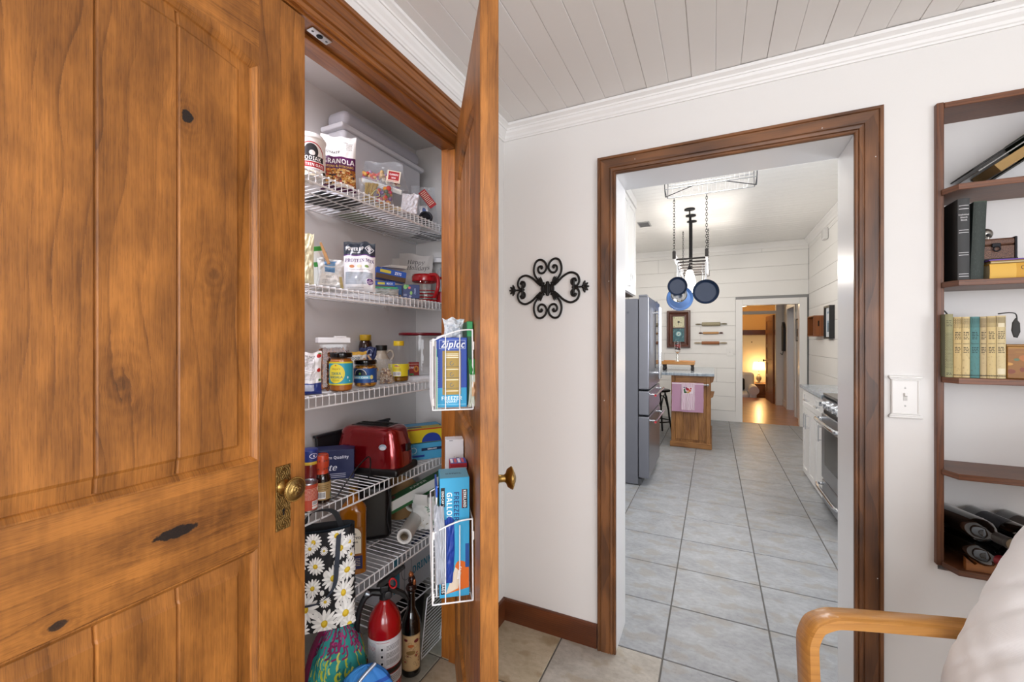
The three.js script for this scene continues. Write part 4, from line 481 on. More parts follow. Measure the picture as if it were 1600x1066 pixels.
  { const t = stand('syrup_jug', 'cream syrup jug with a black cap and small loop handle', 'jug', 596, -1.33, y, 0), cr = MP(0xbdb2a0, 0.3); part(t, 'jug', lathe([[0, 0.001], [0.036, 0.001], [0.04, 0.008], [0.041, 0.06], [0.036, 0.09], [0.022, 0.112], [0.021, 0.126], [0.024, 0.13], [0.022, 0.134], [0, 0.134]], 36), cr); part(t, 'cap', lathe([[0.023, 0.128], [0.025, 0.13], [0.025, 0.149], [0.023, 0.151], [0, 0.151]], 28), MAT.black); part(t, 'handle', tube([[0.021, 0.115, 0], [0.036, 0.128, 0], [0.048, 0.12, 0], [0.05, 0.1, 0], [0.037, 0.08, 0]], 0.0045, 24, 8), cr); }
  { const t = stand('nut_bag', 'clear bag of chopped nuts twisted shut with a clothespin', 'food bag', 605, -1.165, y, 0.15); part(t, 'film', pouch(0.066, 0.1, 0.05, 45, { wrinkle: 0.006, pinch: 0.12, lean: -0.14, pow: 0.8 }), film); const n = new THREE.IcosahedronGeometry(0.0045, 0); pieces('chopped_nuts', t, 330, n, (r) => { const a = r() * 6.283, k = Math.sqrt(r()), yy = 0.005 + 0.055 * r(), q = 1 - yy / 0.11; return [Math.cos(a) * k * 0.029 * q - yy * 0.12, yy, Math.sin(a) * k * 0.02 * q, 1]; }, [0xb9906a, 0xd8c2a4, 0x8a5f42, 0xe6d8c2, 0x6f4634, 0xc0a07c], 71); }
  { const q = atX(588, -1.15); const t = thing('clothespin', 'wooden clothespin closing the nut bag behind the relish jar', 'clothespin', [q.x, y + 0.07, q.d], face(q.x, q.d)); const leg = (l) => grain(ext([[-0.0045, 0], [0.0045, 0], [0.005, l * 0.4], [0.003, l], [-0.003, l], [-0.005, l * 0.4]], 0.008, 0.0008), 1); part(t, 'leg', leg(0.07), MAT.tan, [0.006, -0.012, 0], [0, 0, 0.56]); part(t, 'leg', leg(0.07), MAT.tan, [0.0, -0.018, 0.002], [0, 0, 0.7]); part(t, 'spring', new THREE.TorusGeometry(0.0055, 0.0013, 6, 20).translate(-0.014, 0.008, 0.01), MAT.steel); }
  { const x = -1.18, t = stand('juice_bottle', 'clear glass bottle with yellow cap and yellow label, a little amber juice left', 'bottle', 623, x, y, -0.05), r = 0.042; const prof = [[0, 0.001], [r - 0.006, 0.001], [r, 0.008], [r, 0.075], [r - 0.004, 0.088], [0.024, 0.118], [0.0185, 0.135], [0.0175, 0.16]];
    part(t, 'glass', lathe(prof, 40), glass); part(t, 'juice', lathe([[0, 0.004], [r - 0.007, 0.004], [r - 0.0025, 0.01], [r - 0.0025, 0.026], [0, 0.026]], 40), MP(0xa8791c, 0.1, { transmission: 0.5, thickness: 0 })); part(t, 'cap', lathe([[0.0185, 0.15], [0.0215, 0.151], [0.0215, 0.168], [0.02, 0.1705], [0, 0.1705]], 32), M(0xd8b81c, 0.4)); label3(t, 'printed_label', r + 0.0006, 0.05, 0.026, 230, printed(800, 260, (c, W, H) => { fillR(c, '#e2d430', 0, 0, W, H); fillR(c, '#3c4ea0', 350, 24, 60, 16); fillR(c, '#c84040', 350, 44, 90, 12); scribble(c, '#8a7c20', 340, 90, 130, 3, 20, 8); barcode(c, 320, 160, 150, 90); fillR(c, '#2c4a9a', 640, 130, 160, 130); }), -0.1); }
  { const w = 0.052, h = 0.066, d = 0.022, t = stand('stuffing_box', 'small red printed box at the back right of the middle shelf', 'carton', 646, -1.33, y, 0.15); part(t, 'carton', carton(w, h, d), cartonPrint(w, h, d, (c, { F, S, W, H }) => { fillR(c, '#9c2420', 0, 0, W, H); txt(c, 'PINE', F[0] + F[2] * 0.25, F[1] + F[3] * 0.4, 22); disc(c, '#d8892e', F[0] + F[2] * 0.72, F[1] + F[3] * 0.5, 20, 26); disc(c, '#8a3a1e', F[0] + F[2] * 0.72, F[1] + F[3] * 0.5, 9, 14); fillR(c, '#3f8a44', F[0] + F[2] * 0.1, F[1] + F[3] * 0.82, F[2] * 0.4, F[3] * 0.14); fillR(c, '#d9b9a8', F[0] + 4, F[1] + F[3] * 0.12, F[2] - 8, 4); })); }
  { const t = stand('cake_keeper', 'tall clear container with a flat red lid in the pantry corner', 'container', 658, -1.34, y, 0), r = 0.11; part(t, 'container', lathe([[0, 0.002], [r - 0.02, 0.002], [r - 0.012, 0.01], [r - 0.004, 0.2]], 40), glass); part(t, 'lid', lathe([[r - 0.006, 0.198], [r, 0.199], [r + 0.001, 0.208], [r - 0.002, 0.211], [0, 0.212]], 40), MP(0x7c1422, 0.3)); }
}
// ---- fourth shelf
{
  const y = deckTop(3);
  { const t = stand('seasoning_bottle', 'seasoning bottle with a blue cap, behind the orange-necked sauce', 'bottle', 484, -1.17, y, 0.05); part(t, 'bottle', lathe([[0, 0.001], [0.021, 0.001], [0.023, 0.006], [0.024, 0.12], [0.021, 0.135]], 28), MP(0x6e1a18, 0.2, { clearcoat: 0.5 })); part(t, 'band', lathe([[0.0225, 0.128], [0.024, 0.13], [0.024, 0.137], [0.0225, 0.139]], 28), M(0xcfae3a, 0.4)); part(t, 'cap', lathe([[0.0235, 0.138], [0.0245, 0.14], [0.0245, 0.172], [0.022, 0.176], [0, 0.176]], 28), M(0x23357c, 0.35)); label3(t, 'cap_print', 0.0249, 0.022, 0.146, 90, printed(160, 100, (c) => { fillR(c, '#23357c', 0, 0, 160, 100); c.strokeStyle = '#eef'; c.lineWidth = 7; c.beginPath(); c.ellipse(90, 50, 52, 34, 0, 0, 7); c.stroke(); txt(c, 'K', 92, 52, 48); }), 0.35); }
  { const x = -1.15, t = stand('sauce_bottle', 'dark sauce bottle with orange-red neck wrap and tan label', 'bottle', 503, x, y, 0); part(t, 'bottle', lathe([[0, 0.001], [0.024, 0.001], [0.0265, 0.006], [0.0265, 0.075], [0.022, 0.09], [0.017, 0.098]], 36), MP(0x1d0f0a, 0.12, { clearcoat: 0.8 })); part(t, 'neck_wrap', lathe([[0.0205, 0.091], [0.0185, 0.101], [0.0185, 0.108], [0.021, 0.114], [0.022, 0.134], [0.0205, 0.139], [0.0205, 0.151], [0.018, 0.154], [0.017, 0.152], [0, 0.152]], 36), printed(256, 128, (c, W, H) => { fillR(c, '#c04325', 0, 0, W, H); scribble(c, '#7a3a30', 10, 30, 236, 3, 30, 12); }, { rough: 0.35 })); label3(t, 'printed_label', 0.0271, 0.056, 0.012, 240, printed(500, 200, (c, W, H) => { fillR(c, '#a98d5c', 0, 0, W, H); scribble(c, '#6a5432', 150, 30, 200, 3, 22, 8); barcode(c, 190, 105, 110, 80); fillR(c, '#2f6a4a', 380, 130, 60, 60); })); }
  { const x = -1.13, t = stand('tomato_can', 'orange-red paper-labelled can at the shelf front beside the left door', 'can', 481, x, y, 0.1), r = 0.0285; part(t, 'can', lathe([[0, 0.001], [r - 0.001, 0.001], [r + 0.0006, 0.003], [r - 0.0006, 0.006], [r - 0.0006, 0.084], [r + 0.0006, 0.087], [r - 0.002, 0.089], [r - 0.003, 0.085], [0, 0.0845]], 36), MAT.steel); label3(t, 'paper_label', r, 0.077, 0.0065, 350, printed(900, 390, (c, W, H) => { fillR(c, '#c04a30', 0, 0, W, H); disc(c, '#e8d8c8', 640, 90, 40); scribble(c, '#e9d2c4', 380, 60, 220, 9, 20, 6); barcode(c, 500, 255, 120, 70); fillR(c, '#f0ece6', 500, 335, 120, 40); })); }
  { const t = thing('toaster', 'shiny red two-slice toaster with black base and dangling cord', 'toaster', [...(({ x, d }) => [x, y, d])(atX(586, -1.245))], face(-1.245, 1.2) - 0.62), red = MP(0x8c0a14, 0.16, { metalness: 0.55, clearcoat: 1, clearcoatRoughness: 0.05 });
    const W = 0.29, D = 0.16, H = 0.185, sec = (k) => sheet((u, v) => { const a = u * 2 * Math.PI, e = 0.42, cx = Math.sign(Math.cos(a)) * Math.pow(Math.abs(Math.cos(a)), e), cz = Math.sign(Math.sin(a)) * Math.pow(Math.abs(Math.sin(a)), e); const h = Math.min(1, v / 0.8), s = (1 - 0.13 * Math.pow(h, 2)) * (v < 0.8 ? 1 : Math.sqrt(Math.max(0, 1 - Math.pow((v - 0.8) / 0.2, 2) * 0.62))), yy = v < 0.8 ? 0.024 + (H - 0.06) * v / 0.8 : H - 0.036 + 0.036 * Math.sin(((v - 0.8) / 0.2) * 1.5); return [cx * W / 2 * s, yy, cz * D / 2 * s]; }, 72, 40, true);
    part(t, 'shell', sec(), red); part(t, 'base', join(rb(W + 0.012, 0.03, D + 0.012, 0.012, 3).translate(0, 0.015, 0)), M(0x0d0d0f, 0.35)); part(t, 'top_plate', rb(W * 0.58, 0.008, D * 0.5, 0.004, 3).translate(0, H - 0.003, 0), M(0x111113, 0.3)); for (const z of [-0.018, 0.018]) part(t, 'slot', rb(W * 0.48, 0.004, 0.018, 0.001).translate(0, H + 0.0012, z), M(0x020202, 0.9)); part(t, 'badge', lathe([[0, 0.004], [0.012, 0.0035], [0.0145, 0], [0, 0]], 28).rotateX(Math.PI / 2).scale(1.15, 0.85, 1), printed(160, 160, (c) => { fillR(c, '#c9ced6', 0, 0, 160, 160); disc(c, '#8fa0b4', 80, 80, 62); txt(c, 'toast', 80, 82, 40, '#f4f6f8'); }, { rough: 0.3 }), [W * 0.28, H * 0.6, D * 0.455], [-0.06, 0.25, 0]); part(t, 'lever', join(rb(0.012, 0.03, 0.03, 0.004).translate(W / 2 + 0.004, 0.1, 0)), M(0x101012, 0.3)); }
  { const q = atX(588, -1.125), q2 = atX(548, -1.15); const t = solo('power_cord', new THREE.TubeGeometry(new THREE.CatmullRomCurve3([V3(-1.17, y + 0.006, -1.2), V3(-1.135, y + 0.075, -1.175), V3(-1.12, y + 0.105, -1.15), V3(-1.112, y + 0.085, -1.09), V3(-1.112, y + 0.04, -1.03), V3(-1.116, y + 0.012, -1.0), V3(-1.14, y + 0.0045, -0.975), V3(-1.2, y + 0.0045, -0.97)]), 60, 0.0026, 7), M(0x101114, 0.4), 'thin black toaster cord looping over the shelf front edge', 'cord'); part(t, 'plug', join(rb(0.034, 0.016, 0.02, 0.004), rb(0.016, 0.0015, 0.006, 0.0004).translate(-0.024, 0, 0.005), rb(0.016, 0.0015, 0.006, 0.0004).translate(-0.024, 0, -0.005)), M(0x121216, 0.4), [-1.22, y + 0.011, -0.968]); }
  const box = (name, label, x, d, yy, w, h, dd, turn, draw, S) => { const t = thing(name, label, 'carton', [x, yy, d], turn); part(t, 'carton', carton(w, h, dd), cartonPrint(w, h, dd, draw, S)); return t; };
  { const q = atX(522, -1.32); box('filter_box', 'dark navy box lettered in white behind the sauce bottle', q.x, q.d, y, 0.15, 0.11, 0.08, face(q.x, q.d) - 0.1, (c, { F, S, T, W, H }) => { fillR(c, '#1b2450', 0, 0, W, H); txt(c, 'Premium Quality', F[0] + F[2] * 0.45, F[1] + F[3] * 0.25, 20, '#e6e8f0'); txt(c, 'Filte', F[0] + F[2] * 0.35, F[1] + F[3] * 0.6, 40, '#e6e8f0', 'italic bold', 'center', 0, 'serif'); for (let i = 0; i < 3; i++) fillR(c, '#c9ccd8', F[0] + F[2] * 0.1, F[1] + F[3] * (0.8 + i * 0.06), F[2] * 0.7, 3); }, 1300); }
  { const q = atX(560, -1.41); const t = thing('serving_tray', 'black serving tray leaning on the back wall behind the toaster', 'tray', [q.x, y, q.d], 0); part(t, 'tray', rb(0.014, 0.14, 0.42, 0.006).translate(0, 0.07, 0), M(0x17171a, 0.5), [0, 0, 0], [0, 0, 0.12]); part(t, 'rim', rb(0.02, 0.012, 0.43, 0.004).translate(0, 0.142, 0), M(0x1f1f23, 0.4), [0, 0, 0], [0, 0, 0.12]); }
  const lb = (c, R, word) => { fillR(c, '#4aa3cf', 0, 0, R.W, R.H); for (const Q of [R.F, R.S]) { fillR(c, '#1b2a50', Q[0] + Q[2] * 0.55, Q[1] + Q[3] * 0.3, Q[2] * 0.36, Q[3] * 0.17); txt(c, word, Q[0] + Q[2] * 0.73, Q[1] + Q[3] * 0.385, Q[3] * 0.12, '#fff', 'bold', 'center', 0, 'sans-serif', Q[2] * 0.32); fillR(c, '#d9e8ee', Q[0] + Q[2] * 0.05, Q[1] + Q[3] * 0.22, Q[2] * 0.24, Q[3] * 0.24); c.strokeStyle = '#d6ecf6'; c.lineWidth = 4; c.beginPath(); c.arc(Q[0] + Q[2] * 0.42, Q[1] + Q[3] * 0.4, Q[3] * 0.18, 0, 7); c.stroke(); fillR(c, '#1d3f9a', Q[0] + Q[2] * 0.05, Q[1] + Q[3] * 0.68, Q[2] * 0.24, Q[3] * 0.12); fillR(c, '#1d3f9a', Q[0] + Q[2] * 0.36, Q[1] + Q[3] * 0.7, Q[2] * 0.24, Q[3] * 0.12); } };
  box('storage_bag_box', 'light blue storage bag box at the front, under the yellow wrap box', -1.205, 1.52, y, 0.27, 0.072, 0.1, Math.PI / 2 - 0.62, (c, R) => lb(c, R, 'KIRKLAND'));
  box('storage_bag_box', 'light blue storage bag box nearest the right jamb, behind the front one', -1.3, 1.62, y, 0.2, 0.066, 0.1, Math.PI / 2 - 0.62, (c, R) => lb(c, R, 'KIRKLAND'));
  box('cling_wrap_box', 'yellow and blue cling wrap box lying on the light blue box', -1.215, 1.485, y + 0.074, 0.3, 0.062, 0.062, Math.PI / 2 - 0.62, (c, { F, S, T, W, H }) => { fillR(c, '#d8c324', 0, 0, W, H); fillR(c, '#b5282c', F[0], F[1], F[2], F[3] * 0.1); fillR(c, '#1c2c6a', T[0] + T[2] * 0.2, T[1] + T[3] * 0.2, T[2] * 0.5, T[3] * 0.4); txt(c, 'life', F[0] + F[2] * 0.4, F[1] + F[3] * 0.6, 50, '#22356f', 'italic bold'); disc(c, '#233f9a', F[0] + F[2] * 0.82, F[1] + F[3] * 0.95, 70, 60); fillR(c, '#1c2c6a', S[0] + S[2] * 0.15, S[1] + S[3] * 0.4, S[2] * 0.7, S[3] * 0.3); txt(c, 'Stretch-Tite', S[0] + S[2] / 2, S[1] + S[3] * 0.2, 15, '#22356f'); });
  box('foil_box', 'long pale blue foil box lying across the stacked wrap boxes', -1.31, 1.55, y + 0.068, 0.36, 0.058, 0.07, Math.PI / 2 - 0.62, (c, R) => { lb(c, R, 'FOIL'); fillR(c, '#20324a', R.T[0], R.T[1], R.T[2], 10); });
}
// ---- lowest full shelf
{
  const y = deckTop(4);
  { const q = atX(552, -1.2), t = thing('tequila_bottle', 'large amber tequila bottle with a cream arched label', 'bottle', [q.x, y, q.d], face(q.x, q.d) - 0.05), amber = MP(0xb06a12, 0.08, { transmission: 0.35, thickness: 0, clearcoat: 0.6 });
    const secs = sheet((u, v) => { const a = u * 2 * Math.PI, h = 0.285, yy = v * h, r = v < 0.8 ? 1 : 1 - 0.66 * sm(0.8, 0.97, v), e = v < 0.8 ? 0.55 : 0.9, cx = Math.sign(Math.cos(a)) * Math.pow(Math.abs(Math.cos(a)), e), cz = Math.sign(Math.sin(a)) * Math.pow(Math.abs(Math.sin(a)), e); return [cx * 0.046 * r, yy + 0.001, cz * (0.034 * r)]; }, 48, 40, true); part(t, 'bottle', secs, amber); part(t, 'cap', lathe([[0, 0.31], [0.015, 0.31], [0.0165, 0.307], [0.0165, 0.284], [0.015, 0.282]], 24), M(0x8a6a30, 0.3, 0.8));
    part(t, 'paper_label', sheet((u, v) => { const x = (u - 0.5) * 0.066; return [x, 0.02 + v * 0.15, 0.0352]; }, 8, 8), printed(330, 750, (c, W, H) => { fillR(c, '#8a5210', 0, 0, W, H); c.fillStyle = '#e9e2cf'; c.beginPath(); c.moveTo(20, 470); c.lineTo(20, 140); c.arc(165, 140, 145, Math.PI, 0); c.lineTo(310, 470); c.fill(); c.strokeStyle = '#7c5a20'; c.lineWidth = 5; c.stroke(); txt(c, 'Jose', 165, 110, 60, '#1c1c1c', 'bold', 'center', 0, 'serif'); txt(c, 'Cuervo', 165, 180, 84, '#1c1c1c', 'bold', 'center', 0, 'serif', 270); txt(c, 'ESPECIAL', 165, 260, 42, '#3a2c18'); disc(c, '#8a1c20', 165, 380, 36); fillR(c, '#1c2354', 0, 510, W, 240); scribble(c, '#c9b888', 40, 560, 250, 5, 30, 8); }, { rough: 0.5 })); }
  { const q = atX(585, -1.33), t = thing('slow_cooker', 'black kitchen appliance standing in shadow behind the tequila bottle', 'appliance', [q.x, y, q.d], face(q.x, q.d)); part(t, 'body', rb(0.14, 0.24, 0.13, 0.03, 4).translate(0, 0.121, 0), M(0x0c0c0e, 0.35)); part(t, 'lid', rb(0.13, 0.03, 0.12, 0.014, 3).translate(0, 0.254, 0), M(0x141418, 0.3)); part(t, 'cord', tube([[0.05, 0.25, 0.06], [0.06, 0.18, 0.074], [0.052, 0.1, 0.072], [0.066, 0.03, 0.07]], 0.003, 24, 6), M(0x1c1c20, 0.4)); }
  { const q = atX(624, -1.365), t = thing('wooden_bowl', 'light wooden bowl standing on edge behind the wrap rolls', 'bowl', [q.x, y + 0.1, q.d], face(q.x, q.d)); part(t, 'bowl', grain(lathe([[0, 0], [0.05, 0.002], [0.085, 0.02], [0.1, 0.045], [0.097, 0.046], [0.082, 0.024], [0.048, 0.008], [0, 0.007]], 44), 1), M(0xb08a5c, 0.5), [0, 0, 0], [Math.PI / 2 - 0.2, 0, 0]); }
  const roll = (label, u, x, r, len, mat, ry, rx, yy) => { const q = atX(u, x), t = thing('wrap_roll', label, 'roll', [q.x, y + yy, q.d], ry, 'rolls of translucent wrap'); part(t, 'wrap', lathe([[r * 0.45, -len / 2], [r * 0.95, -len / 2], [r, -len / 2 + 0.003], [r, len / 2 - 0.003], [r * 0.95, len / 2], [r * 0.45, len / 2], [r * 0.45, -len / 2]], 32), mat, [0, 0, 0], [rx, 0, 0]); part(t, 'core', lathe([[r * 0.36, -len / 2 - 0.001], [r * 0.46, -len / 2 - 0.001], [r * 0.46, len / 2 + 0.001], [r * 0.36, len / 2 + 0.001], [r * 0.36, -len / 2 - 0.001]], 24), M(0xb9aa8e, 0.8), [0, 0, 0], [rx, 0, 0]); };
  const wax = new THREE.MeshPhysicalMaterial({ color: 0xe9e9e4, roughness: 0.35, transmission: 0.15, thickness: 0 });
  roll('long translucent wrap roll poking forward over the lowest shelf', 645.5, -1.2, 0.031, 0.33, wax, 0.46, 1.5, 0.045); roll('short wrap roll behind the long one, beside the wooden bowl', 648, -1.3, 0.03, 0.16, M(0xdedbd0, 0.5), 0.5, 1.5, 0.08); roll('end-on wrap roll with an open core beside the folded paper bag', 668, -1.2, 0.03, 0.14, M(0xe2dfd4, 0.5), 0.55, 1.5, 0.033);
  { const w = 0.3, h = 0.055, d = 0.055, t = thing('parchment_box', 'long green and white wrap carton tilted above the rolls', 'carton', [-1.235, y + 0.125, 1.56], Math.PI / 2 - 0.5); part(t, 'carton', carton(w, h, d), cartonPrint(w, h, d, (c, { F, S, T, W, H }) => { fillR(c, '#e9eae6', 0, 0, W, H); fillR(c, '#2f6a3c', ...T); fillR(c, '#7a3a3a', T[0] + T[2] * 0.1, T[1] + T[3] * 0.2, T[2] * 0.12, T[3] * 0.5); txt(c, 'PAPER', T[0] + T[2] * 0.6, T[1] + T[3] * 0.5, 44, '#dfe8d8'); fillR(c, '#2f6a3c', F[0], F[1] + F[3] * 0.75, F[2], F[3] * 0.25); }), [0, 0, 0], [0, 0, 0.3]); }
  { const q = atX(670, -1.18), t = thing('paper_bag', 'crumpled white paper bag with green curved lettering at the shelf end', 'paper bag', [q.x, y + 0.004, q.d], face(q.x, q.d) - 0.25); part(t, 'bag', sheet((u, v) => { const a = -0.9 + 1.9 * u; return [0.075 * Math.sin(a), v * 0.14, 0.05 * Math.cos(a) + 0.006 * N2(u * 4, v * 5)]; }, 24, 18), printed(360, 320, (c, W, H) => { fillR(c, '#e3e4e0', 0, 0, W, H); c.save(); c.translate(230, 160); c.rotate(1.3); txt(c, 'Paper Saver', 0, 0, 50, '#3d7a58'); c.restore(); fillR(c, '#2f7a58', 300, 0, 60, 120); }, { rough: 0.7 }), [0, 0, 0], [0, 0, 0.1]); part(t, 'flap', sheet((u, v) => [-0.05 + 0.06 * u, 0.1 + 0.06 * v, 0.04 + 0.02 * Math.sin(v * 2) + 0.01 * u], 8, 8), M(0xe6e6e2, 0.7)); }
  // daisy tote hanging at the shelf front
  { const u = 503, x = -1.095, q = atX(u, x), t = thing('tote_bag', 'black tote bag printed with white daisies hanging on the lowest shelf', 'tote bag', [q.x, 0.47, q.d], face(q.x, q.d) - 0.08); const W = 0.19, H = 0.31;
    const pr = printed(768, 1000, (c, w, h) => { fillR(c, '#0e0e12', 0, 0, w, h); const daisy = (a, b, r) => { c.save(); c.translate(a, b); for (let i = 0; i < 17; i++) { c.rotate((Math.PI * 2) / 17 + 0.02); c.fillStyle = i % 2 ? '#f1f0ec' : '#dddcd8'; c.beginPath(); c.ellipse(r * 0.62, 0, r * 0.42, r * 0.13, 0, 0, 7); c.fill(); } disc(c, '#c9a414', 0, 0, r * 0.27); disc(c, '#e2c438', -r * 0.04, -r * 0.05, r * 0.17); c.restore(); }; [[60, 60, 80], [300, 80, 90], [560, 50, 100], [700, 150, 80], [130, 250, 120], [330, 320, 90], [600, 180, 110], [100, 470, 110], [290, 540, 95], [520, 470, 130], [680, 420, 110], [640, 640, 125], [200, 740, 160], [430, 700, 60], [420, 930, 150], [120, 960, 120], [660, 860, 140], [250, 140, 70], [420, 180, 50], [730, 280, 60], [700, 990, 90]].forEach((f) => daisy(...f)); for (const [a, b, r] of [[420, 420, 26], [40, 350, 24], [400, 600, 22], [560, 760, 30], [540, 320, 18], [330, 830, 28], [60, 620, 20], [740, 560, 26]]) disc(c, '#e9e8e4', a, b, r, r * 1.4); }, { rough: 0.75 });
    part(t, 'bag', sheet((uu, v) => { const a = (uu - 0.5) * 2; return [a * W / 2 + 0.004 * N2(v * 3, uu * 2), v * H + 0.012 * (1 - a * a) * (v > 0.5 ? -1 : 0) * (v - 0.5), 0.03 * Math.sqrt(Math.max(0, 1 - Math.pow(Math.abs(a), 3))) * (0.55 + 0.45 * Math.sin(v * 2.6)) + 0.004 * N2(uu * 5, v * 4)]; }, 30, 30), pr); part(t, 'bag_back', sheet((uu, v) => { const a = (uu - 0.5) * 2; return [-a * W / 2, v * H * 1.03, -0.022 * Math.sqrt(Math.max(0, 1 - Math.pow(Math.abs(a), 3)))]; }, 20, 10), M(0x101014, 0.8)); part(t, 'lining', sheet((uu, v) => { const a = (uu - 0.5) * 2; return [a * W * 0.47, H * 0.9 + 0.03 * v, -0.02 + 0.035 * v * Math.sqrt(Math.max(0, 1 - a * a))]; }, 16, 4), M(0x3a4652, 0.7));
    const strap = (pts) => { const c = new THREE.CatmullRomCurve3(pts.map((p) => V3(...p))); return sheet((uu, v) => { const p = c.getPoint(uu); return [p.x + (v - 0.5) * 0.014, p.y + (v - 0.5) * 0.007, p.z + 0.001]; }, 40, 2); }; part(t, 'handle', strap([[0.05, H * 0.95, 0.026], [0.045, H * 0.7, 0.038], [0.035, H * 0.45, 0.04], [0.0, H * 0.34, 0.042], [-0.06, H * 0.3, 0.03]]), M(0x252d3a, 0.7)); part(t, 'handle', strap([[-0.06, H * 0.95, -0.01], [-0.03, H * 1.16, 0], [0.03, H * 1.16, 0], [0.06, H * 0.95, -0.01]]), M(0x15171c, 0.7)); part(t, 'hanging_hook', tube([[-0.005, H * 1.06, 0], [0, H * 1.2, -0.004], [0.0, H * 1.24, -0.016], [0, H * 1.2, -0.026]], 0.0016, 16, 6), MAT.steel); }
}
// ---------------------------------------------------------------- pantry floor
{ // low wire stand with a printed carton on it
  const t = thing('wire_stand', 'low white wire stand on the pantry floor carrying the printed drink carton', 'wire stand', [-1.325, 0, 1.56]); const L = 0.54, W = 0.24, H = 0.2;
  part(t, 'leg_loop', wirePath([[-W / 2, 0.003, L / 2], [-W / 2, H, L / 2], [W / 2, H, L / 2], [W / 2, 0.003, L / 2]], 0.003), MAT.wire); part(t, 'leg_loop', wirePath([[-W / 2, 0.003, -L / 2], [-W / 2, H, -L / 2], [W / 2, H, -L / 2], [W / 2, 0.003, -L / 2]], 0.003), MAT.wire); part(t, 'side_rail', rod([W / 2, H, L / 2], [W / 2, H, -L / 2], 0.003), MAT.wire); part(t, 'side_rail', rod([-W / 2, H, L / 2], [-W / 2, H, -L / 2], 0.003), MAT.wire);
  const g = rod([-W / 2, H + 0.002, 0], [W / 2, H + 0.002, 0], 0.0016, 6); for (let k = 0; k < 21; k++) quick(t, 'wire', k, g, MAT.wire, [0, 0, -L / 2 + 0.027 * k]); part(t, 'front_loop', wirePath([[W / 2, H - 0.004, 0.1], [W / 2 + 0.035, H - 0.03, 0.1], [W / 2 + 0.035, H - 0.03, 0.16], [W / 2, H - 0.004, 0.16]], 0.003), MAT.wire);
  const w = 0.4, h = 0.225, d = 0.18, b = thing('drink_carton', 'pale grey carton with blue drink lettering on the low wire stand', 'carton', [-1.35, H + 0.0045, 1.6], Math.PI / 2); part(b, 'carton', carton(w, h, d), cartonPrint(w, h, d, (c, { F, S, T, W: PW, H: PH }) => { fillR(c, '#c3c4c8', 0, 0, PW, PH); fillR(c, '#6b8090', F[0] + F[2] * 0.28, F[1], 5, F[3]); fillR(c, '#3d8aa5', F[0] + F[2] * 0.1, F[1] + F[3] * 0.1, F[2] * 0.1, F[3] * 0.7); txt(c, 'DRINK.', F[0] + F[2] * 0.62, F[1] + F[3] * 0.6, 62, '#2c7f9a'); c.strokeStyle = '#555a60'; c.lineWidth = 3; c.beginPath(); c.moveTo(F[0] + F[2] * 0.78, F[1] + F[3] * 0.4); c.quadraticCurveTo(F[0] + F[2] * 0.85, F[1] + F[3] * 0.1, F[0] + F[2] * 0.9, F[1] + F[3] * 0.4); c.stroke(); c.beginPath(); c.ellipse(F[0] + F[2] * 0.32, F[1] + F[3] * 0.45, 46, 70, 0, 0, 7); c.stroke(); fillR(c, '#1c2a50', F[0] + F[2] * 0.4, F[1], F[2] * 0.6, F[3] * 0.06); }, 1300));
  const k = thing('dark_bin', 'black bin in shadow under the low wire stand', 'bin', [-1.34, 0, 1.62]); part(k, 'bin', lathe([[0, 0.002], [0.075, 0.002], [0.09, 0.15], [0.094, 0.152], [0.092, 0.156], [0.086, 0.15], [0.07, 0.01], [0, 0.008]], 28), M(0x131315, 0.6)); part(k, 'rim', new THREE.TorusGeometry(0.092, 0.003, 8, 32).rotateX(Math.PI / 2).translate(0, 0.154, 0), MAT.black);
}
{ const t = thing('loose_wire_shelf', 'loose white wire shelf standing on edge and leaning by the right jamb', 'wire panel', [-1.124, 0.004, 1.455]); t.rotation.z = 0.05; const L = 0.34, H = 0.225, lean = 0.06; const P = (d, h) => [0.0 + 0.0 * h, h, -d - lean * (h / H)]; part(t, 'frame', wirePath([P(0, 0), P(0, H), P(L - 0.06, H), P(L - 0.06, 0), P(0, 0)], 0.003), MAT.wire); for (let k = 0; k < 16; k++) part(t, 'wire', rod(P(0, 0.012 + k * 0.0135), P(L - 0.06, 0.012 + k * 0.0135), 0.0016, 6), MAT.wire); part(t, 'cross_rail', rod(P(0.14, 0), P(0.14, H), 0.0024), MAT.wire); part(t, 'hook', wirePath([P(0.02, H), [0.02, H + 0.03, -0.07], [0.03, H + 0.06, -0.05]], 0.0028), MAT.wire); }
